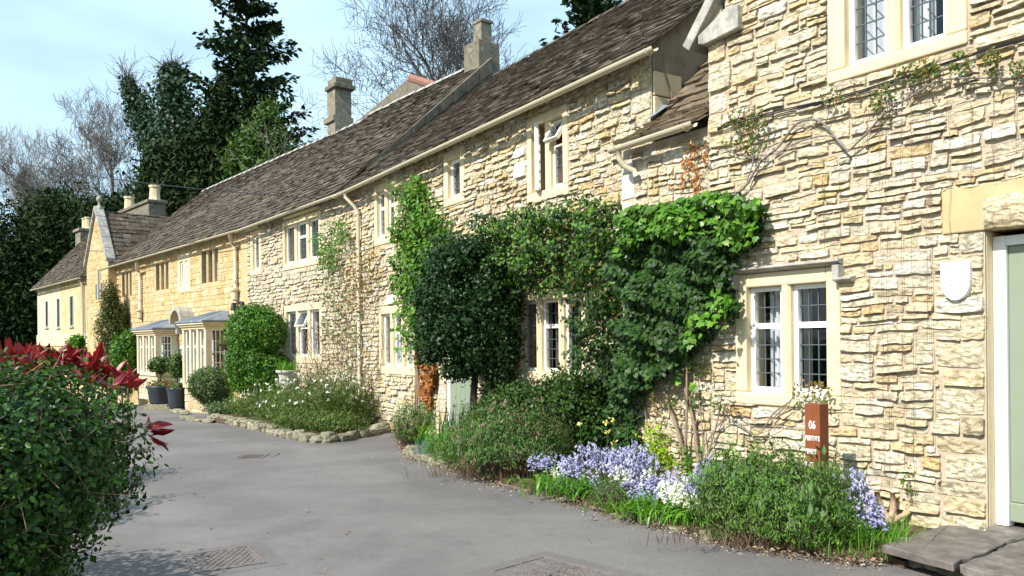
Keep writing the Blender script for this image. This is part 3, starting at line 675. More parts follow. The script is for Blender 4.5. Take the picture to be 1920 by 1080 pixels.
# ===== middle cottage =====
mh = thing('stone_cottage', 'middle rubble stone cottage with ivy, open upper casements and a rendered gable end', 'house', M=mid.M)
gut = zline(mid, -.30, (1222, 90), (660, 352)); rid = zline(mid, 3.8, (1190, 0), (940, 137))
ME0 = (-.02, -.24, gut(0)+.05); ME1 = (ML+.12, -.24, gut(ML)+.05); MR0 = (-.02, 3.8, rid(0)); MR1 = (ML+.12, 3.8, rid(ML))
zt = (gut(0)+gut(ML))/2+.13
MW = {'a': wrect(mid, 989.5, 1067, 226, 384), 'b': wrect(mid, 833.5, 872.5, 290.5, 390), 'c': wrect(mid, 703, 746, 350, 463), 'd': wrect(mid, 712, 781, 575.5, 700), 'e': wrect(mid, 968, 1102, 548, 712)}
print('mid windows', MW)
mdx0, mdx1 = mid.px(838, 720)[0], mid.px(838, 720)[0]+.95; mdz = mid.px(838, 810)[1]
mdoor = (mdx0, mdx1, mdz, mdz+2.0)
hl = [(a+.02, b_-.02, c+.02, d-.02) for (a, b_, c, d) in MW.values()]+[(mdx0, mdx1, mdz-.3, mdz+2.0)]
mw = sheet('wall', MT['mortar'], mh, 0, ML, -.6, zt, hl, y=-.009)
rngq = random.Random(14); mq = []; z = 2.9
while z < zt-.1:
    h = rngq.uniform(.16, .34); wq = rngq.choice([.2, .34, .24]); mq.append((ML-wq, ML, z, min(z+h, zt))); z += h
zq = mdz-.1
while zq < mdz+2.2:
    h = rngq.uniform(.16, .30); wq = rngq.choice([.3, .2, .38]); mq.append((mdx0-wq, mdx0, zq, zq+h)); zq += h
sp = [wrect(mid, 967, 988, 305, 338), wrect(mid, 965, 988, 280, 300), wrect(mid, 728, 748, 552, 572)]
sp = [(a, b_, min(c, d), max(c, d)) for a, b_, c, d in sp]
rects = rubble(0, ML, -.3, zt-.02, list(MW.values())+[(mdx0, mdx1, mdz-.3, mdz+2.0)]+mq+sp, cw=.050, ch=.034, wr=(2, 6), hr=(2, 3), big=.06, thin=.15, seed=41)
add_stones(mw, rects, MT['rubble'], mid, depth=.034, gap=.011, seed=12, nmax=280, rough=1.1, amp=.008)
add_stones(mw, mq, MT['ashlar_gold'] if False else MT['rubble'], mid, depth=.02, gap=.012, seed=13, nmax=60, rough=.5, amp=.002, name='quoin')
add_stones(mw, sp, MT['quoin_white'], mid, depth=.04, gap=.01, seed=15, nmax=10, rough=.8, amp=.002)
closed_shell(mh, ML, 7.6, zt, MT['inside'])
# rendered gable end facing the near house
m = MB().quad((ML+.004, .0, 2.5), (ML+.004, 7.6, 2.5), (ML+.004, 7.6, zt+.0), (ML+.004, 3.8, rid(ML)-.05), (ML+.004, 0, zt+.12)); m.build('gable_wall', mat_plain('stained_gable_render', (.25, .205, .14), .95, var=.3, sc=4, bs=.9, dirt=((.20, .18, .14), .8)), mh)
rng_ = random.Random(3)
for i in range(6): MB().box(ML-.002, ML+.03, .0+(i % 2)*.0, .30+.12*(i % 2), 3.05+i*.28, 3.05+i*.28+.265).build('gable_quoin', MT['ashlar'] if i % 3 else MT['ashlar_gold'], mh, bevel=.01)
MB().box(ML+.0, ML+.05, .05, .36, 3.72, 4.15).build('lead_flashing', MT['lead_sheet'], mh, bevel=.03)
roof(mh, mid, ME0, ME1, MR0, MR1, MT['tile'], 51, ridge_mat=MT['tile'])
gutter(mh, (.05, -.30, gut(0)), (mid.px(1228, 90, -.30)[0], -.30, gut(ML)))
window(mh, mid, *MW['a'], n=2, split=(1,), jamb=.11, mul=.12, sill=.13, head=.13, frame=.045, lead=(2, 6), fmat=MT['white_old'], opened={(0, 0): ('left', 40), (1, 1): ('top', 32)}, curtain={0: ('curtain_red', .0, 1.0, .15), 1: ('curtain_red', 0, .5, 0)}, label='upper window with open casement and tilted top vent')
window(mh, mid, *MW['b'], n=1, jamb=.14, sill=.11, head=.13, frame=.06, lead=(2, 5), label='small single light upper window', curtain={0: ('curtain_tan', 0, .3, 0)})
window(mh, mid, *MW['c'], n=2, split=(0, 1), jamb=.12, mul=.11, sill=.15, head=.14, frame=.05, lead=(2, 6), fmat=MT['white_old'], curtain={0: ('curtain', .3, 1, 0), 1: ('curtain_red', .5, 1, 0)})
window(mh, mid, *MW['d'], n=3, split=(1,), jamb=.12, mul=.11, sill=.15, head=.15, frame=.045, lead=(2, 6), curtain={0: ('curtain', 0, 1, 0), 1: ('curtain', 0, .6, 0), 2: ('curtain', .2, 1, 0)})
window(mh, mid, *MW['e'], n=3, split=(1,), jamb=.10, mul=.11, sill=.13, head=.14, frame=.045, lead=(3, 6), fmat=MT['white_old'], curtain={0: ('curtain_tan', 0, .45, 0), 1: ('curtain_tan', 0, .5, 0), 2: ('curtain_tan', 0, .7, 0)}, label='three light window framed by ivy')
b_ = MB().box(mdx0, mdx0+.10, .0, .1, mdz-.2, mdz+2.0).box(mdx1-.1, mdx1, .0, .1, mdz-.2, mdz+2.0).box(mdx0+.1, mdx1-.1, .002, .098, mdz+1.9, mdz+1.999).build('door_frame', MT['white'], mh, bevel=.004)
d2 = MB().box(mdx0+.1, mdx1-.1, .05, .085, mdz+.05, mdz+1.9).build('door', MT['sage'], mh)
for i in range(5): pw = (mdx1-mdx0-.2)/5; MB().box(mdx0+.1+i*pw+.003, mdx0+.1+(i+1)*pw-.003, .035, .052, mdz+.3, mdz+1.88).build('plank', MT['sage'], d2, bevel=.003)
MB().box(mdx0-.1, mdx1+.1, -.35, .2, mdz-.3, mdz-.02).build('door_step', MT['slab'], mh, bevel=.02)
# pipe from the eaves
x1_, z1_ = mid.px(657, 352, -.30); x2_, z2_ = mid.px(670, 378, -.09); x3_, z3_ = mid.px(677, 735, -.09)
xd = x2_+.02
xs_ = max(.05, xd-.14)
downpipe(mh, [(xs_, -.30, gut(0)-.04), (xs_, -.30, gut(0)-.12), (xd-.03, -.17, gut(0)-.30), (xd, -.09, gut(0)-.42), (xd, -.09, -.1)], r=.037, rings=[(xd, -.09, gut(0)-.45), (xd, -.09, 3.0), (xd, -.09, 1.3)])

# ===== second cottage =====
sh2 = thing('stone_cottage', 'second rubble stone cottage behind the round clipped shrub, chimney on its ridge', 'house', M=s2.M)
gut2 = zline(s2, -.30, (640, 361), (466, 424)); rid2 = zline(s2, 3.8, (869, 133), (600, 260))
SE0 = (0, -.24, gut2(0)+.05); SE1 = (SL+.0, -.24, gut2(SL)+.05); SR0 = (0, 3.8, rid2(0)); SR1 = (SL+.0, 3.8, rid2(SL))
zt2 = (gut2(0)+gut2(SL))/2+.13
SWd = {'f': wrect(s2, 531, 603.5, 416, 508.5), 'g': wrect(s2, 534.5, 605, 572, 679.7), 'h': wrect(s2, 470.5, 491, 435, 518)}
print('s2 windows', SWd, 'eaves', gut(0), gut(ML), gut2(0), gut2(SL), 'ridges', rid(0), rid(ML), rid2(0), rid2(SL))
hl = [(a+.02, b_-.02, c+.02, d-.02) for (a, b_, c, d) in SWd.values()]
sw_ = sheet('wall', MT['mortar'], sh2, 0, SL, -.6, zt2, hl, y=-.009)
rects = rubble(0, SL, -.3, zt2-.02, list(SWd.values()), cw=.055, ch=.037, wr=(2, 6), hr=(2, 3), big=.06, thin=.12, seed=61)
add_stones(sw_, rects, MT['rubble_far'], s2, depth=.034, gap=.012, seed=16, nmax=300, rough=1.1, amp=.008)
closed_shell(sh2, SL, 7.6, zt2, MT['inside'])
MB().quad((SL+.003, 0, zt2-.1), (SL+.003, 7.6, zt2-.1), (SL+.003, 7.6, zt2), (SL+.003, 3.8, rid2(SL)), (SL+.003, -.2, zt2-.1)).build('gable_wall', mat_plain('lichened_parapet_render', (.30, .25, .17), .95, var=.3, sc=4, bs=.9, dirt=((.17, .155, .13), .8)), sh2)
roof(sh2, s2, SE0, SE1, SR0, SR1, MT['tile'], 71, ridge_mat=MT['ashlar_grey'])
MT['chim_dark'] = mat_plain('dark_lichened_coping', (.13, .115, .088), .95, var=.3, sc=5, bs=.8, dirt=((.24, .22, .18), .5), spec=.1)
for i in range(9):
    a = Vector(SE1).lerp(Vector(SR1), .18+.82*i/9); c = Vector(SE1).lerp(Vector(SR1), .18+.82*(i+1)/9-.0)
    m = MB(); wdt = .06+.13*(i/9)
    for p in (a, c): m.v += [(p.x-.12, p.y, p.z-.05), (p.x+wdt-.06, p.y, p.z-.08-.3*i/9), (p.x+wdt-.06, p.y, p.z+.0), (p.x-.12, p.y, p.z+.02)]
    m.f += [(0, 1, 5, 4), (1, 2, 6, 5), (2, 3, 7, 6), (3, 0, 4, 7)]
    m.build('coping_stone', MT['chim_dark'], sh2)
gutter(sh2, (.0, -.30, gut2(0)), (s2.px(648, 357, -.30)[0], -.30, gut2(SL)))
window(sh2, s2, *SWd['f'], n=3, split=(1,), jamb=.12, mul=.11, sill=.15, head=.14, frame=.05, lead=(2, 6), curtain={0: ('curtain_tan', 0, .5, 0), 1: ('curtain_tan', 0, .5, 0)})
w = window(sh2, s2, *SWd['g'], n=3, split=(1,), jamb=.12, mul=.11, sill=.16, head=.18, frame=.05, lead=(2, 6), opened={(1, 1): ('top', 25)}, curtain={1: ('curtain', .1, .8, 0), 2: ('curtain', .3, 1, 0)})
window(sh2, s2, *SWd['h'], n=1, jamb=.16, sill=.13, head=.13, frame=.06, lead=(2, 6), curtain={0: ('curtain', .0, .5, 0)})
a, b_, c, d = SWd['f']; MB().ext_y([(a+.25, d+.02), (b_+.06, d+.02), (b_+.06, d+.07), (a+.25, d+.06)], -.12, .02).build('drip_course', MT['ashlar'], sh2, bevel=.01)
a, b_, c, d = SWd['h']; MB().ext_y([(a-.2, d+.02), (b_-.05, d+.02), (b_-.05, d+.08), (a-.2, d+.05)], -.12, .02).build('drip_course', MT['ashlar'], sh2, bevel=.01)
# chimneys on the ridge
def chimney(parent, fr, y, u0, u1, tiers, name='chimney', mat=None, dep=None, pots=()):
    """tiers: (u-left, u-right, v-bottom, v-top) seen on the plane y"""
    mat = mat or MT['chim']; root = None
    for (a, b_, vb, vt) in tiers:
        xa, xb = fr.px(a, (vb+vt)/2, y)[0], fr.px(b_, (vb+vt)/2, y)[0]; xc = (xa+xb)/2
        # the sight crosses the stack diagonally: width along the wall and depth share the seen width
        zb1, zt1 = fr.px((a+b_)/2, vb, y)[1], fr.px((a+b_)/2, vt, y)[1]
        r = ray((a+b_)/2, vb); P = fr.w(xc, y, 0); seen = (b_-a)/F*P.y
        px_ = P.x/P.y; kx = abs(fr.d[0]-px_*fr.d[1]); ky = abs(fr.n[0]-px_*fr.n[1]); s = seen/(kx+ky)
        o = MB().box(xc-s/2, xc+s/2, y-s/2, y+s/2, zb1, zt1).build(name if root is None else 'chimney_course', mat, parent if root is None else root, bevel=.015)
        if root is None: root = o
    return root
ch1 = chimney(sh2, s2, 3.8, 0, 0, [(614, 660, 285, 170), (607, 664, 233, 222), (609, 668, 170, 162), (615, 662, 162, 150)])
ch2 = chimney(sh2, s2, 3.8, 0, 0, [(871, 938, 160, 84), (888, 922, 84, 46), (886, 925, 46, 40)])
for p in ch2.children: pass

# ===== golden house with bays =====
gh = thing('golden_house', 'golden coursed stone house with two lead roofed bay windows and arched door hood', 'house', M=s3.M)
gut3 = zline(s3, -.30, (455, 428), (205, 500)); rid3 = zline(s3, 3.8, (560, 281), (330, 381))
GE0 = (-.0, -.24, gut3(0)+.05); GE1 = (TL, -.24, gut3(TL)+.05); GR0 = (-.0, 3.8, rid3(0)); GR1 = (TL, 3.8, rid3(TL))
zt3 = (gut3(0)+gut3(TL))/2+.13
GW = {'i': wrect(s3, 374.5, 412.5, 467, 542), 'j': wrect(s3, 289.5, 318.5, 491, 554), 'k': wrect(s3, 332.5, 356, 478, 549), 'l': wrect(s3, 226.5, 249, 508, 565)}
print('gold windows', GW, 'eaves', gut3(0), gut3(TL), rid3(0), rid3(TL), 'zt', zt3)
gdx = s3.px(342, 680)[0]; gz0 = .1
gdoor = (gdx-.5, gdx+.5, -.2, 2.15)
hl = [(a+.02, b_-.02, c+.02, d-.02) for (a, b_, c, d) in GW.values()]+[gdoor]
gw_ = sheet('wall', MT['mortar_gold'], gh, 0, TL, -.6, zt3, hl)
rects = rubble(0, TL-.42, -.3, zt3-.02, list(GW.values())+[gdoor], cw=.07, ch=.062, wr=(2, 7), hr=(1, 3), big=0, thin=0, seed=81)
add_stones(gw_, rects, MT['golden'], s3, depth=.010, gap=.010, seed=18, nmax=200, rough=.6, amp=.003)
MB().box(TL-.42, TL-.01, -.012, .03, -.3, zt3-.03).build('corner_render', MT['ashlar_gold'], gh)
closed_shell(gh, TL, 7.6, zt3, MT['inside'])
roof(gh, s3, GE0, GE1, GR0, GR1, MT['tile'], 91, ridge_mat=MT['ashlar_grey'], ex0=.21, ex1=.14)
gutter(gh, (.05, -.30, gut3(0)), (TL, -.30, gut3(TL)))
for k_, nn, fm, fr_ in (('i', 3, None, False), ('j', 3, None, False), ('l', 3, None, False)):
    window(gh, s3, *GW[k_], n=nn, jamb=.12, mul=.11, sill=.15, head=.10, frames=False, lead=(2, 5), sur=MT['ashlar_gold'], proud=.004, rec=.07, curtain={1: ('curtain', .1, .9, 0), 2: ('curtain', 0, 1, 0)})
window(gh, s3, *GW['k'], n=2, jamb=.20, mul=.14, sill=.2, head=.24, frame=.07, lead=None, sur=MT['ashlar'], proud=.006, curtain={0: ('curtain', 0, 1, -.06), 1: ('curtain', 0, 1, -.06)})
# bays
def bay(cu, width, dep, vtop, vbase, label):
    xr, zc = s3.px(cu, vtop, -dep); zb0 = s3.px(cu, vbase, -dep)[1]; x0 = xr-width
    bw = MB().box(x0+.05, xr-.05, -dep+.05, 0, zb0, zb0+.78).box(x0, xr, -dep, 0, zb0+.781, zb0+.88).build('bay_window', MT['ashlar'], gh, bevel=.02); bw['label'] = label
    zs, zh = zb0+.88, zc-.20; pj = .13
    # stone plinth pieces
    P, q = stones_np(rubble(x0+.06, xr-.06, zb0, zb0+.76, [], cw=.12, ch=.19, wr=(2, 4), hr=(1, 1), big=0, seed=5), .015, .01, np.random.default_rng(5), .3, 0)
    V = P.reshape(-1, 3).copy(); V[:, 1] += -dep+.045; mesh_np('plinth_stone', V, (q[None]+(np.arange(len(P))*35)[:, None, None]).reshape(-1, 4), MT['rubble'], bw, tint=np.repeat(np.random.default_rng(1).uniform(0, 1, len(P)), 35), kind='stuff')
    nF = 3; lw = (width-pj*(nF+1))/nF
    posts = MB()
    for i in range(nF+1): posts.box(x0+i*(lw+pj), x0+i*(lw+pj)+pj, -dep, -dep+.15, zs, zh)
    for xx in (x0, xr-.15): posts.box(xx+.001, xx+.149, -.16, .0, zs+.001, zh-.001)
    posts.build('post', MT['ashlar'], bw, bevel=.012)
    fr_m = MB(); gm = MB(); lm = MB(); f = .04
    for i in range(nF):
        a = x0+pj+i*(lw+pj); b2 = a+lw; y = -dep+.09
        fr_m.box(a, a+f, y-.02, y+.02, zs, zh).box(b2-f, b2, y-.02, y+.02, zs, zh).box(a+f, b2-f, y-.019, y+.019, zs, zs+f).box(a+f, b2-f, y-.019, y+.019, zh-f, zh).box(a+f, b2-f, y-.019, y+.019, zs+(zh-zs)*.68, zs+(zh-zs)*.68+f)
        gm.quad((a+f, y, zs+f), (b2-f, y, zs+f), (b2-f, y, zh-f), (a+f, y, zh-f))
    for xx, o_ in ((xr-.07, 1), (x0+.07, -1)):
        ya, yb = -dep+.15, -.16
        fr_m.box(xx-.02, xx+.02, ya, ya+f*1.3, zs, zh).box(xx-.02, xx+.02, yb-f*1.3, yb, zs, zh).box(xx-.019, xx+.019, ya+f, yb-f, zs, zs+f).box(xx-.019, xx+.019, ya+f, yb-f, zh-f, zh)
        gm.quad((xx, ya+f, zs+f), (xx, yb-f, zs+f), (xx, yb-f, zh-f), (xx, ya+f, zh-f))
        for k_ in range(1, 3): yy = ya+f+(yb-ya-2*f)*k_/3; lm.box(xx-.012, xx+.012, yy-.012, yy+.012, zs+f, zh-f)
        for k_ in range(1, 5): zz = zs+f+(zh-zs-2*f)*k_/5; lm.box(xx-.0121, xx+.0121, ya+f, yb-f, zz-.012, zz+.012)
    fr_m.build('frame', MT['white'], bw, bevel=.003); gm.build('pane', MT['glass'], bw); lm.build('glazing_bars', MT['white_old'], bw)
    curtain_mesh(x0+.2, xr-.3, -dep+.3, zs, zh, 3, 9).build('curtain', MT['curtain'], bw, smooth=True)
    c = MB().box(x0-.02, xr+.02, -dep-.02, 0, zh, zh+.07).box(x0-.07, xr+.07, -dep-.07, 0, zh+.071, zh+.13).box(x0-.12, xr+.12, -dep-.12, 0, zh+.131, zh+.19).build('cornice', MT['ashlar'], bw, bevel=.012)
    m = MB(); b0 = zh+.192; h = .34
    m.v = [(x0-.15, -dep-.15, b0), (xr+.15, -dep-.15, b0), (xr+.15, -.005, b0), (x0-.15, -.005, b0), (x0+.25, -.005, b0+h), (xr-.25, -.005, b0+h), (x0-.15, -dep-.15, b0+.05), (xr+.15, -dep-.15, b0+.05), (xr+.15, -.005, b0+.05), (x0-.15, -.005, b0+.05)]
    m.f = [(3, 2, 1, 0), (0, 1, 7, 6), (1, 2, 8, 7), (3, 0, 6, 9), (6, 7, 5, 4), (7, 8, 5), (9, 6, 4)]
    m.build('lead_roof', MT['lead_sheet'], bw)
    rl = MB()
    for k_ in range(1, 6): t = k_/6; rl.tube([(x0-.15+(width+.3)*t, -dep-.15, b0+.055), (x0+.25+(width-.5)*t, -.01, b0+h+.005)], .012, 5)
    rl.build('lead_roll', MT['lead_sheet'], bw)
    return bw
bay(385, 1.75, .75, 603, 784, 'bay window beside the clipped shrub')
bay(291, 1.8, .70, 617, 752, 'bay window behind the two planted tubs')
# door and shell hood
dm = MB().box(gdoor[0]+.1, gdoor[1]-.1, .05, .09, 0, 2.0).build('door', MT['mint'], gh, bevel=.004); dm['label'] = 'pale green panelled front door between the bays'
for (a, b_, c, d) in ((.17, .45, .3, .9), (.55, .83, .3, .9), (.17, .45, 1.05, 1.85), (.55, .83, 1.05, 1.85)): MB().box(gdoor[0]+a, gdoor[0]+b_, .04, .052, c, d).build('panel', MT['mint'], dm, bevel=.008)
MB().box(gdoor[0], gdoor[0]+.1, .01, .12, -.1, 2.149).box(gdoor[1]-.1, gdoor[1], .01, .12, -.1, 2.149).box(gdoor[0]+.1, gdoor[1]-.1, .012, .118, 2.0, 2.148).build('door_frame', MT['white'], gh)
hz0 = s3.px(325, 607, -.4)[1]; hx = s3.px(330, 600, -.4)[0]
hm = MB(); n_ = 14; ro, ri, yo = .50, .38, -.45
for yy in (yo, 0):
    for k_ in range(n_+1):
        a = math.pi*k_/n_; hm.v.append((hx+ro*math.cos(a), yy, hz0+ro*math.sin(a)*1.05)); 
    for k_ in range(n_+1):
        a = math.pi*(n_-k_)/n_; hm.v.append((hx+ri*math.cos(a), yy, hz0+ri*math.sin(a)*1.05))
q_ = 2*(n_+1)
for k_ in range(q_): k2 = (k_+1) % q_; hm.f.append((k_, k2, q_+k2, q_+k_))
for k_ in range(n_): hm.f.append((k_, q_-1-k_, q_-2-k_, k_+1))
ho = hm.build('door_hood', MT['ashlar_grey'], gh, bevel=.01)
nm = MB()
for i in range(7):
    for k_ in range(n_+1):
        t = i/6; a = math.pi*k_/n_; rr = ri*math.cos(t*math.pi/2*.95)
        nm.v.append((hx+rr*math.cos(a), -.42+.40*math.sin(t*math.pi/2), hz0+rr*math.sin(a)*1.05))
for i in range(6):
    for k_ in range(n_): b0 = i*(n_+1)+k_; nm.f.append((b0, b0+1, b0+n_+2, b0+n_+1))
nm.build('shell_niche', MT['ashlar_gold'], ho, smooth=True)
for sx in (-1, 1): MB().ext_y([(hx+sx*.44-.07, hz0-.32), (hx+sx*.44+.07, hz0-.32), (hx+sx*.44+.07, hz0), (hx+sx*.44-.07, hz0)], -.25, 0).build('bracket', MT['ashlar_grey'], ho, bevel=.02)
# pipes of the golden house
for (ua, va, ub, vb, xoff) in ((431, 437, 441, 600, 0), (256, 491, 262, 600, 0)):
    xg, zg = s3.px(ua, va, -.30); xp = s3.px(ub, 520, -.09)[0]; zb1 = s3.px(ub, vb, -.09)[1]
    downpipe(gh, [(xg, -.30, zg-.02), (xg, -.30, zg-.10), (xp-.06, -.15, zg-.26), (xp, -.09, zg-.36), (xp, -.09, zb1)], r=.05, rings=[(xp, -.09, zg-.4), (xp, -.09, zg-1.3)])
    zz = s3.px(ub, 545 if ua > 300 else 583, -.09)[1]
    MB().lathe([(.05, -.28), (.085, -.25), (.085, -.05), (.12, .0), (.12, .06), (.06, .07)], 12, (xp, -.10, zz)).build('pipe_base', MT['gutter'], gh, smooth=False)

# ===== cross wing =====
wh = thing('gabled_wing', 'narrow steep gabled wing with ball finial beside the golden house', 'house', M=wing.M)
ax, az = wing.px(191, 389, 0); wx0 = wing.px(163, 520)[0]; wx1 = wing.px(203, 520)[0]; ex_, ezl = wing.px(209, 470, 0); wz = wing.px(203, 486)[1]
axm = (wx0+wx1)/2; az = wing.px(187, 392, 0)[1]
print('wing', wx0, wx1, wz, az)
m = MB().quad((wx0, 0, -.5), (wx1, 0, -.5), (wx1, 0, wz), (axm, 0, az), (wx0, 0, wz)).quad((wx0, 0, -.5), (wx0, 5.5, -.5), (wx0, 5.5, wz), (wx0, 0, wz)).quad((wx1, 0, -.5), (wx1, 5.5, -.5), (wx1, 5.5, wz), (wx1, 0, wz)); m.build('wall', MT['render_gold'], wh)
ww_ = bpy.data.objects[wh.children[0].name]
add_stones(ww_, rubble(wx0, wx1, -.3, az, [], cw=.08, ch=.07, wr=(2, 6), hr=(1, 3), big=0, thin=0, seed=83, keep=lambda x, z: z < wz or abs(x-axm) < (wx1-axm)*(az-z)/(az-wz)-.1), MT['golden'], wing, depth=.009, gap=.010, seed=19, nmax=0, rough=.3, amp=.002)
xw = wing.px(187, 540)[0]; zwt = wing.px(187, 500)[1]; zwb = wing.px(187, 566)[1]
for i, (o_, h) in enumerate(((-.36, .55), (0, .0), (.36, .55))):
    mm = MB().box(xw+o_-.17, xw+o_+.17, -.03, .06, zwb, zwt-h).build('window', MT['ashlar_gold'], wh, bevel=.01)
    MB().box(xw+o_-.10, xw+o_+.10, -.034, .03, zwb+.1, zwt-h-.1).build('pane', MT['glass'] if False else mat_plain('dark_leaded_glass', (.03, .03, .03), .15, var=.1, bs=0), mm)
rf = MB().quad((wx1+.05, .12, wz), (wx1+.05, 6.5, wz), (axm, 6.5, az), (axm, .12, az)).quad((wx0-.15, .12, wz-.12), (wx0-.15, 6.5, wz-.12), (axm, 6.5, az), (axm, .12, az)).build('roof', MT['tile'], wh)
V, q = tiles_np((wx1+.05, .12, wz), (wx1+.05, 6.5, wz), (axm, .12, az), (axm, 6.5, az), np.random.default_rng(7), ex0=.24, ex1=.2, tw=(.25, .4), th=.03)
mesh_np('tile', V.reshape(-1, 3), (q[None]+(np.arange(len(V))*8)[:, None, None]).reshape(-1, 4), MT['tile'], rf, tint=np.repeat(np.random.default_rng(8).uniform(0, 1, len(V)), 8), kind='stuff')
for sx, xe in ((1, wx1), (-1, wx0)):
    for i in range(5):
        a = Vector((xe+sx*.10, 0, wz-.10)).lerp(Vector((axm, 0, az+.05)), i/5); c = Vector((xe+sx*.10, 0, wz-.10)).lerp(Vector((axm, 0, az+.05)), (i+1)/5-.01)
        m = MB(); 
        for yy in (-.10, .24): m.v += [(a.x, yy, a.z), (c.x, yy, c.z), (c.x, yy, c.z+.15), (a.x, yy, a.z+.15)]
        m.f += [(0, 1, 2, 3), (7, 6, 5, 4), (0, 4, 5, 1), (1, 5, 6, 2), (2, 6, 7, 3), (3, 7, 4, 0)]; m.build('coping_stone', MT['ashlar_grey'], wh, bevel=.01)
MB().lathe([(.10, -.05), (.10, .06), (.05, .10), (.04, .22), (.08, .26), (.11, .33), (.09, .41), (.03, .46), (0, .47)], 12, (axm, .1, az+.12)).build('finial', MT['ashlar_grey'], wh, smooth=True)
# twin stack behind the valley
yc = 4.2
xc0, zc0 = wing.px(240, 405, yc); xc1 = wing.px(298, 405, yc)[0]; zc1 = wing.px(265, 391, yc)[1]; zc2 = wing.px(265, 371, yc)[1]
cs = MB().box(xc0, xc1-.2, yc-.4, yc+.4, zc0-1.6, zc1-.05).box(xc0-.08, xc1-.12, yc-.48, yc+.48, zc1-.05, zc1+.1).build('chimney', MT['chim'], wh, bevel=.02)
for xx in (xc0+.25, xc1-.55): MB().lathe([(.30, 0), (.25, .2), (.23, .62), (.28, .65), (.28, .74), (.2, .74)], 8, (xx, yc, zc1+.1)).build('chimney_pot', MT['ashlar'], cs)

# ===== far rendered house =====
fh = thing('rendered_house', 'far cream rendered house with three slit windows at the left end', 'house', M=far.M)
zf = zline(far, -.25, (70, 541), (163, 517)); FR0 = 2.9
ftop = far.px(176, 425, FR0)[1]
FW = [(87, 565.5, 613.5), (108.5, 560.5, 614), (133.5, 556, 611.5)]
fw = []
for (u, a, b_) in FW: x, zt_ = far.px(u, a); zb1 = far.px(u, b_)[1]; fw.append((x-.22, x+.34, zb1, zt_))
fs = sheet('wall', MT['render_cream'], fh, 0, FL, -.6, zf(FL/2)+.25, fw)
for (a, b_, c, d) in fw:
    ww = MB().box(a-.001, b_, .02, .25, c-.01, c+.04).box(b_-.03, b_+.001, .0, .25, c, d).box(a, a+.03, .001, .25, c, d).build('window', MT['ashlar_grey'], fh)
    MB().box(a, b_, .035, .045, c, d).build('pane', mat_plain('black_glass', (.02, .018, .018), .1, bs=0), ww)
    MB().box(a-.06, b_+.06, -.06, .02, c-.09, c-.012).build('sill', MT['ashlar_grey'], ww, bevel=.01)
zb1 = far.px(100, 627)[1]
MB().box(-.03, FL*.93, -.05, .01, zb1-.55, zb1).build('plat_band', MT['ashlar'], fh, bevel=.02)
sheet('render_panel', MT['render_gold'], fh, FL*.52, FL-.01, zb1+.01, zf(FL/2), [(a-.02, b_+.02, c-.1, d+.01) for (a, b_, c, d) in fw], y=-.006)
MB().box(.0, FL*.99, -.008, .01, -.5, zb1-.56).build('lower_wall', MT['golden'], fh)
closed_shell(fh, FL, 2*FR0, zf(FL/2)+.1, MT['render_cream'])
MB().quad((0, 0, zf(0)), (0, 2*FR0, zf(0)), (0, FR0, ftop-.05)).build('gable_wall', MT['render_cream'], fh)
MB().quad((FL+.3, -.22, zf(FL)+.04), (FL+.3, 2*FR0+.22, zf(FL)+.04), (FL*.38, FR0, ftop)).build('hipped_roof_end', MT['tile'], fh)
roof(fh, far, (-.15, -.22, zf(0)+.04), (FL+.3, -.22, zf(FL)+.04), (-.15, FR0, ftop), (FL*.38, FR0, ftop), MT['tile'], 101, nmax=1, ridge_mat=MT['ashlar_grey'])
gutter(fh, (-.1, -.27, zf(0)), (FL, -.27, zf(FL)))
downpipe(fh, [(FL-.35, -.27, zf(FL)-.02), (FL-.3, -.1, zf(FL)-.2), (FL-.3, -.1, -.5)], r=.06)
x, z = far.px(163, 462, FR0); zt_ = far.px(163, 436, FR0)[1]
fc = MB().box(x-.5, x+.5, FR0-.45, FR0+.45, z-1.5, zt_).box(x-.6, x+.6, FR0-.55, FR0+.55, zt_, zt_+.16).build('chimney', MT['chim'], fh, bevel=.02)
for dx in (-.28, .28): MB().lathe([(.2, 0), (.17, .1), (.16, .55), (.2, .58), (.2, .64)], 8, (x+dx, FR0, zt_+.16)).build('chimney_pot', MT['ashlar'], fc)
# stone gable with clay ridge showing over the roofs
bg_ = thing('rear_gable', 'mossy stone gable with red clay ridge showing above the cottage roof', 'gable', M=s2.M)
(a, b_), (c, d), (e, f_) = s2.px(665, 225, 7.5), s2.px(775, 143, 7.5), s2.px(830, 160, 7.5)
MB().ext_y([(a-1, b_-1.2), (e+.5, f_-1.6), (e, f_-.1), (c, d-.12), (a, b_-.3)], 7.3, 7.9).build('wall', MT['chim'], bg_)
MB().tube([(c, 7.4, d-.10), (e, 7.4, f_-.10)], .16, 8).build('ridge_tile', MT['clay'], bg_)
# ------------------------------------------------------------------ ground, lane, beds
def gridmesh(name, mat, x0, x1, y0, y1, nx, ny, h, kind='structure'):
    xs = np.linspace(x0, x1, nx); ys = np.linspace(y0, y1, ny); V = [(x, y, G(x, y)+h) for y in ys for x in xs]
    q = [(j*nx+i, j*nx+i+1, (j+1)*nx+i+1, (j+1)*nx+i) for j in range(ny-1) for i in range(nx-1)]
    o = mesh_np(name, np.array(V), np.array(q, dtype=np.int32), mat, None, smooth=True); o['kind'] = kind; return o
g0 = gridmesh('ground', MT['meadow'], -600, 600, -200, 1000, 60, 240, -.03)
gridmesh('road', MT['asphalt'], -22, 9, -6, 44, 60, 110, 0.0)
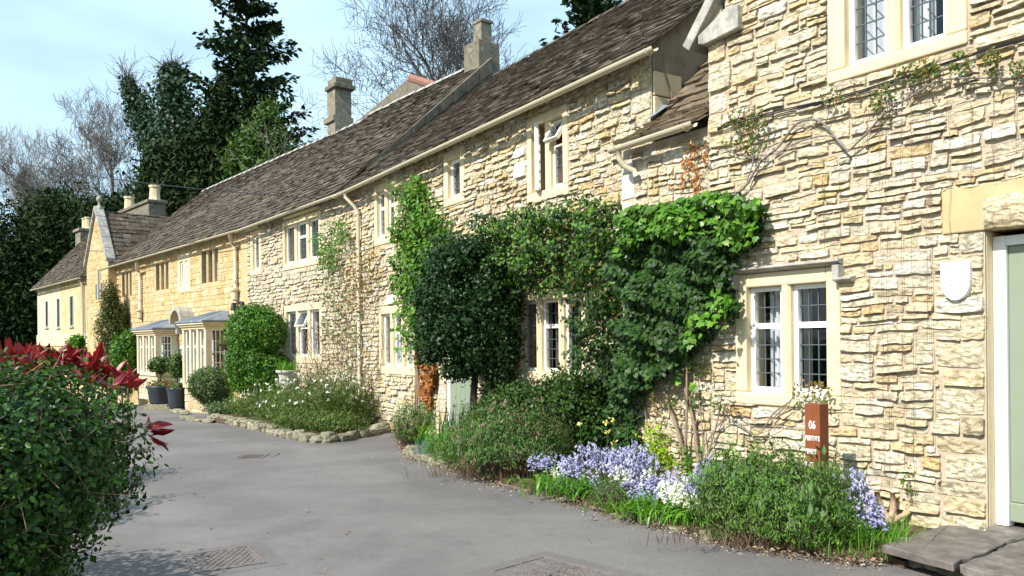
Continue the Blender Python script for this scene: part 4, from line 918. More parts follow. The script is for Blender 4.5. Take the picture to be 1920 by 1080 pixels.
# ------------------------------------------------------------------ leaf material set
def LM(name, cols, **k): MT[name] = mat_leaf(name, [(i/(len(cols)-1), (c[0], c[1]*1.1, c[2]*.72) if c[1] > c[0] and c[1] > c[2] else c) for i, c in enumerate(cols)], **k)
LM('hedge', [(.010, .030, .006), (.024, .062, .010), (.055, .13, .02), (.015, .042, .010), (.085, .17, .035)], rough=.42, trans=.18, spec=.30)
LM('ivy_dark', [(.010, .027, .008), (.022, .055, .012), (.042, .09, .018), (.015, .038, .010), (.030, .068, .016)], rough=.5, trans=.18, spec=.25)
LM('ivy_bright', [(.07, .17, .02), (.13, .27, .03), (.045, .12, .02), (.19, .33, .06), (.03, .08, .015)], rough=.4, trans=.35)
LM('creeper', [(.07, .16, .02), (.11, .23, .03), (.05, .12, .02), (.15, .24, .05), (.09, .12, .03)], rough=.45, trans=.35)
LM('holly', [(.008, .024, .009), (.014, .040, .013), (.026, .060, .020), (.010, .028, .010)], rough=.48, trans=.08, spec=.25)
LM('cotoneaster', [(.018, .04, .010), (.035, .075, .016), (.055, .10, .022), (.03, .05, .015)], rough=.45, trans=.2)
LM('box_bright', [(.035, .09, .010), (.065, .155, .015), (.10, .21, .028), (.025, .065, .010)], rough=.45, trans=.28)
LM('bush_grey', [(.05, .09, .035), (.09, .13, .06), (.13, .16, .09), (.04, .07, .03)], rough=.5, trans=.2)
LM('herb', [(.06, .10, .02), (.10, .15, .035), (.045, .075, .02), (.13, .17, .06), (.09, .09, .04)], rough=.6, trans=.3)
LM('herb_bright', [(.09, .20, .025), (.14, .28, .035), (.07, .15, .025)], rough=.5, trans=.35)
LM('lavender', [(.055, .13, .035), (.09, .18, .05), (.12, .19, .09), (.07, .14, .04)], rough=.6, trans=.3)
LM('twig_brown', [(.10, .062, .036), (.15, .10, .06), (.07, .045, .03), (.24, .17, .11)], rough=.9, trans=.05)
LM('strap', [(.09, .22, .02), (.14, .30, .035), (.07, .17, .02), (.20, .33, .07)], rough=.4, trans=.35)
LM('blade_dark', [(.035, .10, .03), (.06, .15, .04), (.05, .12, .06)], rough=.45, trans=.25)
LM('blue_grass', [(.12, .20, .20), (.18, .27, .27), (.09, .16, .12)], rough=.5, trans=.2)
LM('bluebell', [(.36, .34, .64), (.46, .44, .72), (.31, .30, .58), (.56, .54, .78)], rough=.6, trans=.35, var=.1)
LM('white_petal', [(.76, .76, .76), (.80, .80, .79)], rough=.6, trans=.3, var=.05)
LM('yellow_petal', [(.62, .55, .10), (.75, .70, .30)], rough=.6, trans=.3)
LM('euphorbia', [(.20, .34, .02), (.34, .44, .02), (.15, .28, .03), (.42, .48, .03)], rough=.5, trans=.4)
LM('red_leaf', [(.16, .006, .012), (.30, .012, .022), (.07, .004, .010), (.36, .03, .03)], rough=.42, trans=.28, spec=.5, var=.2)
LM('red_bud', [(.25, .05, .02), (.16, .10, .02), (.10, .12, .03), (.20, .13, .05)], rough=.5, trans=.3)
LM('dead_leaf', [(.33, .12, .03), (.42, .18, .05), (.24, .08, .025), (.46, .24, .09)], rough=.9, trans=.2)
LM('yew', [(.005, .012, .004), (.010, .023, .007), (.020, .038, .010), (.032, .046, .013)], rough=.7, trans=.05, spec=.15)
LM('fir', [(.009, .020, .010), (.018, .036, .016), (.032, .055, .024)], rough=.7, trans=.05, spec=.15)
LM('clad_ivy', [(.010, .028, .016), (.022, .052, .028), (.035, .07, .04)], rough=.5, trans=.1)
LM('fresh', [(.04, .085, .016), (.07, .125, .025), (.026, .06, .012), (.09, .14, .04)], rough=.6, trans=.2)
LM('conifer_olive', [(.05, .07, .015), (.10, .10, .025), (.035, .055, .012), (.13, .12, .04)], rough=.7, trans=.1)
LM('geranium', [(.5, .03, .03), (.6, .25, .2), (.65, .4, .35)], rough=.6, trans=.3)
LM('litter', [(.20, .13, .07), (.30, .20, .12), (.12, .07, .04), (.42, .34, .24)], rough=.95, trans=0)
# leaf templates: (verts, faces) in a frame x=across, y=along, z=up; unit length
T_DIA = (np.array([(0, 0, 0), (.34, .45, .06), (0, 1, 0), (-.34, .45, .06)]), np.array([(0, 1, 2), (0, 2, 3)]))
T_NAR = (np.array([(0, 0, 0), (.17, .45, .03), (0, 1, -.04), (-.17, .45, .03)]), np.array([(0, 1, 2), (0, 2, 3)]))
T_OVAL = (np.array([(0, 0, 0), (.24, .22, .05), (.30, .55, .06), (.15, .86, .02), (0, 1, -.04), (-.15, .86, .02), (-.30, .55, .06), (-.24, .22, .05), (0, .5, -.02)]),
          np.array([(0, 1, 8), (1, 2, 8), (2, 3, 8), (3, 4, 8), (4, 5, 8), (5, 6, 8), (6, 7, 8), (7, 0, 8)]))
T_LAN = (np.array([(0, 0, 0), (.13, .25, .05), (.17, .55, .05), (.08, .85, -.02), (0, 1, -.10), (-.08, .85, -.02), (-.17, .55, .05), (-.13, .25, .05), (0, .5, -.01)]), T_OVAL[1])
T_IVY = (np.array([(0, 0, 0), (.22, -.12, .0), (.52, .12, -.03), (.32, .38, .02), (.34, .62, 0), (.12, .66, .02), (0, 1, -.05), (-.12, .66, .02), (-.34, .62, 0), (-.32, .38, .02), (-.52, .12, -.03), (-.22, -.12, 0), (0, .35, .04)]),
         np.array([(i, i+1, 12) for i in range(11)]+[(11, 0, 12)]))
def frames(P, Nn, rng, jit=.5, down=0.0, along=None):
    n = len(P); Z = Nn+rng.normal(0, jit, (n, 3)); Z /= np.linalg.norm(Z, axis=1)[:, None]+1e-9
    A = rng.normal(0, 1, (n, 3)) if along is None else along+rng.normal(0, .35, (n, 3))
    A[:, 2] -= down
    A -= (A*Z).sum(1)[:, None]*Z; A /= np.linalg.norm(A, axis=1)[:, None]+1e-9
    X = np.cross(A, Z); return X, A, Z
def leaf_arrays(P, Nn, size, tpl, rng, jit=.5, down=0.0, along=None, sv=.3):
    X, A, Z = frames(P, Nn, rng, jit, down, along); T, Fc = tpl; n = len(P)
    s = (size*rng.uniform(1-sv, 1+sv, n))[:, None, None]
    V = P[:, None, :]+s*(T[None, :, 0, None]*X[:, None, :]+T[None, :, 1, None]*A[:, None, :]+T[None, :, 2, None]*Z[:, None, :])
    return V, X, A, Z, s[:, 0, 0]
def leaves(name, P, Nn, size, tpl, mat, parent, rng, base=(0, 0, 0), solo=0, solo_name='leaf', solo_pick=None, **k):
    P = np.asarray(P, float)-np.array(base); V, X, A, Z, s = leaf_arrays(P, Nn, size, tpl, rng, **k); n = len(P); T, Fc = tpl
    idx = np.arange(n); pick = np.array([], int)
    if solo:
        sc = rng.uniform(0, 1, n) if solo_pick is None else solo_pick(P+np.array(base))
        pick = np.argsort(-sc)[:solo]; me = bpy.data.meshes.new(solo_name); me.from_pydata([tuple(v) for v in T], [], [tuple(map(int, f)) for f in Fc]); me.materials.append(mat); me.update()
        for i in pick:
            M = Matrix(((X[i, 0]*s[i], A[i, 0]*s[i], Z[i, 0]*s[i], P[i, 0]), (X[i, 1]*s[i], A[i, 1]*s[i], Z[i, 1]*s[i], P[i, 1]), (X[i, 2]*s[i], A[i, 2]*s[i], Z[i, 2]*s[i], P[i, 2]), (0, 0, 0, 1)))
            inst(solo_name, me, parent, M=M)
        mask = np.ones(n, bool); mask[pick] = False; idx = idx[mask]
    if len(idx) == 0: return None
    nv = len(T); VV = V[idx].reshape(-1, 3); FF = (Fc[None]+(np.arange(len(idx))*nv)[:, None, None]).reshape(-1, 3)
    return mesh_np(name, VV, FF, mat, parent, tint=np.repeat(rng.uniform(0, 1, len(idx)), nv), smooth=True, kind='stuff')
def wpl(name, label, cat, base, group=None): return thing(name, label, cat, loc=base, group=group)
def blob_pts(lobes, n, rng, shell=(.72, 1.03), lump=.16, zmin=None, seed=0, fl=6.0):
    """points through the outer part of a set of ellipsoid lobes, uneven surface"""
    W = np.array([(l[3]*l[4]+l[4]*l[5]+l[3]*l[5]) for l in lobes]); W = W/W.sum(); Ps = []; Ns = []
    L = np.array(lobes)
    for i, l in enumerate(lobes):
        k = int(n*W[i])+1; D = rng.normal(0, 1, (k, 3)); D /= np.linalg.norm(D, axis=1)[:, None]
        lum = 1+lump*(np.sin(D[:, 0]*fl+seed+i)*np.cos(D[:, 1]*fl*1.3+i*2)+.6*np.sin(D[:, 2]*fl*1.7+D[:, 0]*fl*2+i)+.5*np.sin(D[:, 1]*fl*3.1+D[:, 2]*fl*2.3+seed))
        r = rng.uniform(shell[0], shell[1], k)*lum
        P = L[i, :3]+D*L[i, 3:6]*r[:, None]; Nn = D/L[i, 3:6]; Nn /= np.linalg.norm(Nn, axis=1)[:, None]
        inside = np.zeros(k, bool)
        for j, m_ in enumerate(L):
            if j != i: inside |= (((P-m_[:3])/m_[3:6])**2).sum(1) < .62*shell[0]**2
        Ps.append(P[~inside]); Ns.append(Nn[~inside])
    P = np.concatenate(Ps); Nn = np.concatenate(Ns)
    if zmin is not None: m_ = P[:, 2] > zmin; P = P[m_]; Nn = Nn[m_]
    return P, Nn
def tubes_np(S0, S1, r0, r1, n=4):
    S0 = np.asarray(S0, float); S1 = np.asarray(S1, float); d = S1-S0; d /= np.linalg.norm(d, axis=1)[:, None]+1e-9
    up = np.tile([.3, .2, 1.], (len(S0), 1)); a = np.cross(d, up); a /= np.linalg.norm(a, axis=1)[:, None]+1e-9; c = np.cross(d, a)
    w = np.arange(n)*2*math.pi/n; ring = np.cos(w)[None, :, None]*a[:, None]+np.sin(w)[None, :, None]*c[:, None]
    V = np.concatenate([S0[:, None]+ring*np.asarray(r0)[:, None, None], S1[:, None]+ring*np.asarray(r1)[:, None, None]], 1)
    q = np.array([(k, (k+1) % n, n+(k+1) % n, n+k) for k in range(n)])
    return V.reshape(-1, 3), (q[None]+(np.arange(len(S0))*2*n)[:, None, None]).reshape(-1, 4)
def blades(name, C, length, width, mat, parent, rng, base=(0, 0, 0), lean=.5, arch=.6, seg=4, kind='stuff', heading=None, up=None):
    """strap leaves or thin stems: each a bent strip from the ground"""
    C = np.asarray(C, float)-np.array(base); n = len(C); L = length*rng.uniform(.65, 1.15, n); az = rng.uniform(0, 2*math.pi, n) if heading is None else heading+rng.normal(0, .5, n)
    ln = np.abs(rng.normal(lean, lean*.4, n)) if up is None else up
    H = np.stack([np.cos(az), np.sin(az), np.zeros(n)], 1); Sd = np.stack([-np.sin(az), np.cos(az), np.zeros(n)], 1); V = []
    tw = rng.uniform(-.5, .5, n)
    p = C.copy(); ang = ln*.5
    for j in range(seg+1):
        t = j/seg; wd = width*(1-t**2.2)*(.55+.9*t*(1-t)*2)+width*.06
        sd = Sd*np.cos(tw)[:, None]+np.array([0, 0, 1])*np.sin(tw)[:, None]
        V.append(p-sd*wd*.5); V.append(p+sd*wd*.5)
        dirv = H*np.sin(ang)[:, None]+np.array([0, 0, 1])*np.cos(ang)[:, None]; p = p+dirv*(L/seg)[:, None]; ang = ang+(arch/seg)*(1+t)*(.5+ln)
    V = np.stack(V, 1); q = np.array([(2*j, 2*j+1, 2*j+3, 2*j+2) for j in range(seg)])
    return mesh_np(name, V.reshape(-1, 3), (q[None]+(np.arange(n)*2*(seg+1))[:, None, None]).reshape(-1, 4), mat, parent, tint=np.repeat(rng.uniform(0, 1, n), 2*(seg+1)), smooth=True, kind=kind)
def in_poly(x, y, poly):
    x = np.asarray(x); y = np.asarray(y); c = np.zeros(len(x), bool); n = len(poly)
    for i in range(n):
        x0, y0 = poly[i]; x1, y1 = poly[(i+1) % n]
        if y0 == y1: continue
        c ^= ((y0 > y) != (y1 > y)) & (x < (x1-x0)*(y-y0)/(y1-y0)+x0)
    return c
def wall_cloud(fr, poly_px, n, rng, y0=-.22, y1=-.02, off=-.1, holes=(), ragged=.10):
    poly = [fr.px(u, v, off) for u, v in poly_px]; xs = [p[0] for p in poly]; zs = [p[1] for p in poly]
    x = rng.uniform(min(xs), max(xs), n); z = rng.uniform(min(zs), max(zs), n)
    xj = x+rng.normal(0, ragged, n)*.5+.06*np.sin(z*9)+.04*np.sin(z*23+1); zj = z+rng.normal(0, ragged, n)*.5+.06*np.sin(x*8)+.03*np.sin(x*21)
    m_ = in_poly(xj, zj, poly)
    for h in holes: m_ &= ~in_poly(x, z, [fr.px(u, v, off) for u, v in h])
    x, z = x[m_], z[m_]; cl = lambda x, z: np.sin(x*7.3+z*3.1+1.3*np.sin(z*4))*np.cos(z*8.2-x*2.4+np.sin(x*5))+.5*np.sin(x*19+z*13)*np.cos(z*21-x*9)
    c0 = cl(x, z); kp = rng.uniform(0, 1, len(x)) < np.clip(.62+.6*c0, .14, 1); x, z, c0 = x[kp], z[kp], c0[kp]; gx_ = (cl(x+.02, z)-c0)*3.2; gz_ = (cl(x, z+.02)-c0)*3.2; b_ = np.clip(.5+.45*c0, 0, 1)
    y = y1+(y0-y1)*(rng.uniform(0, 1, len(x))**.5)*(.30+1.05*b_)
    P = np.stack([x, y, z], 1)
    M = np.array(fr.M); W = P@M[:3, :3].T+M[:3, 3]
    Nn = np.tile(np.array([-fr.n[0], -fr.n[1], .25]), (len(x), 1))-gx_[:, None]*np.array([fr.d[0], fr.d[1], 0])-gz_[:, None]*np.array([0, 0, 1.]); return W, Nn
# ------------------------------------------------------------------ trees
def bare_tree(name, label, base, h, spread, mat, seed, levels=5, kids=(7, 5, 5, 4, 4), r0=.32, trunk=.28, up=.25, group=None, fine=.012, cat='tree', lean=(0, 0), tw_mat=None, start=.28, limb=.62):
    rng = random.Random(seed); segs = [[] for _ in range(levels+1)]; t = wpl(name, label, cat, base, group)
    def grow(p, d, L, r, lev):
        ns = 5 if lev <= 1 else (4 if lev == 2 else 3); pts = [(p, r)]; q_ = p.copy(); dd = d.copy()
        for i in range(ns):
            g_ = .025 if lev == 0 else .13; dd = (dd+Vector((rng.gauss(0, g_), rng.gauss(0, g_), rng.gauss(0, .08)+ (.05 if lev else 0)+(up*.22 if lev > 1 else 0)))).normalized()
            q2 = q_+dd*(L/ns); rr = max(fine, r*(1-(i+1)/ns*.72)); segs[lev].append((q_.copy(), q2.copy(), pts[-1][1], rr)); pts.append((q2.copy(), rr)); q_ = q2
        if lev < levels:
            K = kids[lev] if lev < len(kids) else 3
            for k in range(K):
                f = (start if lev == 0 else .22)+(1-(start if lev == 0 else .22))*(k+rng.random()*.8)/K; f = min(f, .98)
                idx = min(int(f*ns), ns-1); a, ra = pts[idx]; b_, rb = pts[idx+1]; tt = f*ns-idx; pp = a.lerp(b_, tt); rr = ra+(rb-ra)*tt
                ax_ = (b_-a).normalized(); az = rng.uniform(0, 2*math.pi) if lev else 2.4*k+rng.random(); side = ax_.cross(Vector((math.cos(az), math.sin(az), .1))).normalized()
                ang = rng.uniform(.55, 1.05)*(1.0 if lev else 1.05); nd = (ax_*math.cos(ang)+side*math.sin(ang)*spread); nd.z += up*.35; nd.normalize()
                ll = L*(rng.uniform(.50, .72) if lev else limb*rng.uniform(.85, 1.15)*(1.12-.35*f))
                grow(pp, nd, ll, max(fine, rr*rng.uniform(.5, .68)), lev+1)
    grow(Vector((0, 0, -.5)), Vector((lean[0], lean[1], 1)).normalized(), h*.72, r0, 0)
    for lev in range(levels+1):
        if not segs[lev]: continue
        S = segs[lev]; V, q = tubes_np([s[0] for s in S], [s[1] for s in S], [s[2] for s in S], [s[3] for s in S], 7 if lev == 0 else (5 if lev < 3 else 3))
        mesh_np(['trunk', 'limb', 'branch', 'twig', 'twig', 'twig', 'twig'][lev], V, q, mat if lev < 3 else (tw_mat or mat), t, smooth=True, kind=None if lev == 0 else 'stuff')
    return t
def conifer(name, label, base, h, rad, seed, mat, bark, z0=.05, gap=.5, n_whorl=46, spray=.55, group=None, droop=.25, dens=1.0, prof=None):
    rng = np.random.default_rng(seed); t = wpl(name, label, 'tree', base, group); prof = prof or (lambda f: (1-f)**.75+.06)
    MB().tube([(0, 0, -1), (.02*h*.1, 0, h*.5), (0, 0, h*.99)], [h*.016, h*.010, .03], 8).build('trunk', bark, t, smooth=True)
    S0 = []; S1 = []; Ra = []; Rb = []; P = []; A = []
    for i in range(n_whorl):
        f = z0+(1-z0)*i/n_whorl
        for k in range(rng.integers(3, 6)):
            if rng.random() < gap*.35: continue
            L = rad*prof(f)*rng.uniform(.55, 1.12); az = rng.uniform(0, 6.283); z = h*(f+rng.uniform(-.01, .01)); p = np.array([0, 0, z]); ns = 5; el = .15+.35*f
            for j in range(ns):
                tt = (j+1)/ns; e = el-droop*tt*2*(1-f*.5)+(.25 if tt > .7 else 0); d = np.array([math.cos(az)*math.cos(e), math.sin(az)*math.cos(e), math.sin(e)]); q = p+d*L/ns
                S0.append(p); S1.append(q); rr = .035*L/2; Ra.append(rr*(1-j/ns)+.012); Rb.append(rr*(1-tt)+.012)
                if j > 0 or f > .6:
                    nn = int((7+L*2.2)*dens)
                    for _ in range(nn):
                        u = rng.random(); P.append(p+(q-p)*u+rng.normal(0, .05*L+.05, 3)*np.array([1, 1, .55])); A.append(d*.8+np.array([0, 0, -.55])+rng.normal(0, .3, 3))
                p = q
    V, q = tubes_np(S0, S1, Ra, Rb, 3); mesh_np('branch', V, q, bark, t, kind='stuff')
    P = np.array(P); A = np.array(A); leaves('foliage', P, np.tile([0, 0, 1.], (len(P), 1)), spray, T_NAR if spray < .3 else (T_NAR[0]*np.array([1.6, 1, 1]), T_NAR[1]), mat, t, rng, along=A, jit=.8, sv=.4)
    return t
def leafy_tree(name, label, base, lobes, n, size, mat, seed, trunk=None, tpl=T_DIA, cat='tree', bark=None, group=None, lump=.2, shell=(.45, 1.05), jit=.7, fl=6.0, down=.3):
    rng = np.random.default_rng(seed); t = wpl(name, label, cat, base, group); P, Nn = blob_pts(lobes, n, rng, shell, lump, seed=seed, fl=fl)
    leaves('foliage', P, Nn, size, tpl, mat, t, rng, base=base, jit=jit, down=down)
    if trunk:
        m = MB()
        for (pts, r) in trunk: m.tube([Vector(p)-Vector(base) for p in pts], r, 8)
        m.build('trunk', bark or MT['bark_dark'], t, smooth=True)
    return t
# ------------------------------------------------------------------ trees behind the row
def gb(u, Y, z=None): r = ray(u, 640); return (r[0]*Y, Y, -1.6 if z is None else z)
def zt_(v, Y): return CAMH+(HV-v)/F*Y
b = gb(468, 52); conifer('fir_tree', 'tallest dark open fir tree reaching past the top of the photo', b, 27.5, 4.9, 3, MT['fir'], MT['bark_dark'], z0=.28, n_whorl=40, spray=.44, droop=.16, dens=1.25, prof=lambda f: (min(1, (1-f)*2.1)**.6)*.95+.05, gap=.4)
b = gb(1120, 34); conifer('cedar_tree', 'dark conifer branches above the middle cottage roof near the top edge', (b[0], b[1], -1), 17.5, 2.3, 9, MT['fir'], MT['bark_dark'], z0=.55, n_whorl=26, spray=.34, droop=.05, dens=1.1, prof=lambda f: .95 if f < .9 else .6, gap=.55)
b = gb(880, 44); bare_tree('bare_tree', 'large spreading bare beech behind the tall chimney', b, 24.5, 1.0, MT['bark'], 5, levels=5, kids=(11, 6, 5, 4, 3), r0=.42, up=.26, fine=.011, start=.72, limb=.33, tw_mat=MT['bark'])
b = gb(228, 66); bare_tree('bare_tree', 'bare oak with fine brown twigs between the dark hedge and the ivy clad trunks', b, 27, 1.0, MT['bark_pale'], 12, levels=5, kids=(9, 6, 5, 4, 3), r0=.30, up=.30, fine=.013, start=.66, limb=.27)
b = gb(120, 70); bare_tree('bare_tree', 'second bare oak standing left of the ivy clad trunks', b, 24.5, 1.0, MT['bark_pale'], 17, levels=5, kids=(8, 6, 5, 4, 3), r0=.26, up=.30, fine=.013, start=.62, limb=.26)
for u, hh, sd, lb in ((28, 36, 31, 'haze-paled bare tree at the left edge of the photo'), (88, 34, 33, 'slim haze-paled bare tree second from the left edge'), (-40, 35, 38, 'haze-paled bare tree just past the left edge')):
    b = gb(u, 95); bare_tree('bare_tree', lb, b, hh, .9, MT['bark_hazed'], sd, levels=4, kids=(9, 6, 5, 4), r0=.2, up=.75, fine=.014, start=.5, limb=.22)
b = gb(598, 38); bare_tree('bare_tree', 'thin bare sapling behind the first chimney', (b[0], b[1], 3.0), 8.5, .8, MT['bark_pale'], 41, levels=3, kids=(8, 6, 5), r0=.08, up=.6, fine=.010, start=.3)
# ivy clad trunks
def clad(label, pts, rads, n, seed, twig=True):
    base = pts[0]; rng = np.random.default_rng(seed); t = wpl('ivy_clad_tree', label, 'tree', base, 'ivy clad trees behind the golden house')
    m = MB().tube([Vector(p)-Vector(base) for p in pts], [.35, .3, .22, .14, .08][:len(pts)], 7).build('trunk', MT['bark_dark'], t, smooth=True)
    Q = []; Nn = []
    for i in range(len(pts)-1):
        a, c = np.array(pts[i], float), np.array(pts[i+1], float); k = int(n*np.linalg.norm(c-a)/8)
        tt = rng.random(k); d = rng.normal(0, 1, (k, 3)); d /= np.linalg.norm(d, axis=1)[:, None]; r = (rads[i]+(rads[i+1]-rads[i])*tt)*(1+.35*np.sin(tt*9+i*3+d[:, 0]*3)+.25*np.sin(tt*23+d[:, 1]*4))
        Q.append(a+(c-a)*tt[:, None]+d*(r*rng.uniform(.5, 1.05, k))[:, None]); Nn.append(d)
    leaves('ivy_foliage', np.concatenate(Q), np.concatenate(Nn), .30, T_DIA, MT['clad_ivy'], t, rng, base=base, jit=.6, down=.8)
    if twig:
        rr = random.Random(seed); S = []
        for _ in range(34):
            p = Vector(pts[-1]).lerp(Vector(pts[-2]), rr.random()*1.2)-Vector(base); d = Vector((rr.gauss(0, 1), rr.gauss(0, .6), rr.random()*1.5+.3)).normalized(); L = rr.uniform(.8, 1.9)
            for s_ in range(4):
                q = p+d*L/4; S.append((p, q, .03*(1-s_/4)+.012, .03*(1-(s_+1)/4)+.010)); 
                for _k in range(2): e = (d+Vector((rr.gauss(0, .6), rr.gauss(0, .6), rr.gauss(0, .4)))).normalized(); S.append((q, q+e*L*.28, .014, .010)); S.append((q+e*L*.28, q+e*L*.28+(e+Vector((rr.gauss(0, .5), 0, rr.gauss(0, .5))))*L*.18, .011, .008))
                p = q; d = (d+Vector((rr.gauss(0, .2), rr.gauss(0, .2), rr.gauss(0, .15)))).normalized()
        V, q = tubes_np([s[0] for s in S], [s[1] for s in S], [s[2] for s in S], [s[3] for s in S], 3); mesh_np('twig', V, q, MT['bark_pale'], t, kind='stuff')
    return t
Y = 58
def W3(u, v, Y): p = at(u, v, Y); return (p.x, p.y, p.z)
clad('leaning ivy clad tree, narrow, between the bare oak and the yews', [W3(318, 420, Y), W3(300, 290, Y), W3(272, 225, Y), W3(250, 185, Y), W3(238, 148, Y)], [2.2, 1.3, 1.0, .75, .35], 5200, 5)
clad('upright ivy clad tree, blue green and bulging, next to the tall fir', [W3(335, 420, Y-3), W3(335, 290, Y-3), W3(328, 215, Y-3), W3(325, 165, Y-3), W3(322, 128, Y-3)], [3.0, 2.1, 1.7, 1.2, .45], 8200, 6)
def lob(u, v, Y, ru, rv, rd=None): p = at(u, v, Y); s = Y/F; return (p.x, p.y, p.z, ru*s, rd if rd else ru*s*.8, rv*s)
leafy_tree('yew_tree', 'big black green yew mass between the ivy clad trunk and the fir', gb(360, 50), [lob(330, 330, 50, 55, 75), lob(395, 280, 50, 42, 90), lob(420, 215, 50, 28, 75), lob(450, 300, 50, 60, 95), lob(370, 380, 50, 85, 60), lob(300, 350, 50, 38, 60)], 30000, .42, MT['yew'], 21, tpl=T_NAR, lump=.22, shell=(.3, 1.08), trunk=[([gb(400, 50), W3(400, 250, 50)], .3)])
leafy_tree('young_cypress', 'lighter green feathery conifer in front of the yews above the long roof', gb(490, 44), [lob(505, 225, 44, 26, 38), lob(485, 265, 44, 42, 34), lob(520, 290, 44, 38, 45), lob(455, 300, 44, 40, 28), lob(500, 330, 44, 60, 40)], 9000, .30, MT['fresh'], 22, tpl=T_NAR, lump=.25, shell=(.4, 1.1), trunk=[([gb(500, 44), W3(505, 220, 44)], .12)], down=.1)
leafy_tree('yew_tree', 'dark evergreen low between the bare oak and the twin chimney pots', gb(270, 55), [lob(235, 395, 55, 50, 32), lob(290, 375, 55, 45, 40), lob(190, 400, 56, 40, 28)], 9000, .42, MT['yew'], 23, tpl=T_NAR, lump=.25, shell=(.3, 1.1), trunk=[([gb(250, 55), W3(250, 400, 55)], .2)])
for i, (u, v, ru, rv, lb) in enumerate(((-20, 480, 75, 115, 'dark evergreen at the left edge behind the rendered house'), (70, 470, 70, 95, 'dark rounded evergreen above the far slit windowed house'), (140, 440, 55, 80, 'dark evergreen behind the wing finial'), (30, 580, 90, 75, 'lowest dark evergreen left of the rendered house'), (100, 400, 45, 42, 'dark evergreen top standing out between two rounded ones'))):
    Y = 60+i
    leafy_tree('evergreen_tree', lb, gb(u, Y), [lob(u, v, Y, ru, rv), lob(u-ru*.5, v+rv*.4, Y, ru*.7, rv*.7), lob(u+ru*.5, v+rv*.35, Y, ru*.6, rv*.7), lob(u, v+rv*1.0, Y, ru*1.1, rv*.8)], 15000, .45, MT['yew'], 60+i, tpl=T_NAR, lump=.22, shell=(.3, 1.1), trunk=[([gb(u, Y), W3(u, v, Y)], .3)], group='evergreen trees behind the rendered house')

# ------------------------------------------------------------------ plants on the walls
rg = np.random.default_rng(77)
def near_first(P): return -P[:, 1]+rg.uniform(0, 3.0, len(P))
ivy_near = [(1168, 408), (1200, 392), (1245, 386), (1300, 378), (1345, 376), (1390, 370), (1425, 378), (1430, 400), (1412, 430), (1398, 470), (1370, 490), (1352, 515), (1358, 548), (1378, 562), (1372, 590), (1345, 615), (1325, 640), (1290, 648), (1262, 668), (1240, 700), (1205, 735), (1185, 770), (1182, 840), (1160, 860)]
t = wpl('ivy', 'dense dark green ivy with bright upper leaves covering the lean-to wall beside the hooded window', 'ivy', near.w(.1, 0, 0))
bs = tuple(near.w(.1, 0, 0))
W, Nn = wall_cloud(near, ivy_near, 46000, rg, y0=-.30, y1=-.02, off=-.15)
leaves('foliage', W, Nn, .052, T_IVY, MT['ivy_dark'], t, rg, base=bs, solo=200, solo_pick=near_first, jit=.38, down=1.6)
brt = [(1168, 408), (1200, 392), (1245, 386), (1300, 378), (1345, 376), (1390, 370), (1425, 378), (1430, 400), (1412, 430), (1398, 470), (1385, 440), (1330, 425), (1250, 430), (1168, 470)]
W, Nn = wall_cloud(near, brt, 4200, rg, y0=-.36, y1=-.2, off=-.2)
leaves('young_foliage', W, Nn+np.array([0, 0, .3]), .064, T_IVY, MT['ivy_bright'], t, rg, base=bs, solo=100, solo_pick=near_first, jit=.35, down=1.4)
brt2 = [(1345, 540), (1378, 560), (1372, 592), (1345, 618), (1322, 640), (1290, 648), (1300, 620), (1320, 580)]
W, Nn = wall_cloud(near, brt2, 800, rg, y0=-.36, y1=-.2, off=-.2)
leaves('young_foliage', W, Nn+np.array([0, 0, .3]), .070, T_IVY, MT['ivy_bright'], t, rg, base=bs, jit=.35, down=1.4)
st = MB(); rr = random.Random(5)
for (pts) in ([(1285, 860), (1288, 760), (1287, 620), (1286, 480)], [(1240, 700), (1215, 560), (1260, 450)]):
    P3 = [tuple(near.w(*(lambda q: (q[0], -.12, q[1]))(near.px(u, v, -.12)))) for u, v in pts]; st.tube([Vector(p)-Vector(bs) for p in P3], [.014, .012, .009, .006][:len(P3)], 6)
st.build('stem', MT['vine'], t)
ivy_mid = [(815, 520), (830, 470), (858, 445), (890, 442), (912, 430), (925, 400), (955, 402), (985, 400), (1010, 408), (1050, 392), (1085, 378), (1125, 372), (1160, 392), (1186, 400), (1190, 850), (1130, 850), (1100, 790), (1085, 740), (1105, 690), (1106, 600), (1095, 560), (1062, 545), (1020, 540), (985, 545), (972, 570), (966, 640), (972, 700), (930, 700), (880, 560)]
t = wpl('climbing_rose', 'mid green climber with reddish tips over the three light window of the middle cottage', 'climber', mid.w(ML-1.5, 0, 0)); bs = tuple(mid.w(ML-1.5, 0, 0))
W, Nn = wall_cloud(mid, ivy_mid, 60000, rg, y0=-.50, y1=-.02, off=-.15, holes=[[(978, 552), (1092, 548), (1092, 700), (978, 708)]])
leaves('foliage', W, Nn, .056, T_DIA, MT['ivy_dark'], t, rg, base=bs, jit=.55, down=1.0)
W, Nn = wall_cloud(mid, [(905, 440), (960, 398), (1050, 392), (1125, 372), (1186, 400), (1186, 520), (1060, 560), (1000, 530), (930, 470)], 3600, rg, y0=-.60, y1=-.2, off=-.25)
leaves('young_foliage', W, Nn, .055, T_DIA, MT['creeper'], t, rg, base=bs, jit=.6, down=.6)
W, Nn = wall_cloud(mid, [(1000, 425), (1160, 400), (1186, 480), (1186, 640), (1120, 640), (1100, 560), (1040, 530)], 900, rg, y0=-.48, y1=-.3, off=-.3)
leaves('bud_foliage', W, Nn, .045, T_DIA, MT['red_bud'], t, rg, base=bs, jit=.6)
m = MB().tube([Vector(mid.w(ML-.8, -.1, z))-Vector(bs) for z in (-.2, .6, 1.5, 2.4)], [.03, .025, .02, .012], 6); m.build('stem', MT['vine'], t)
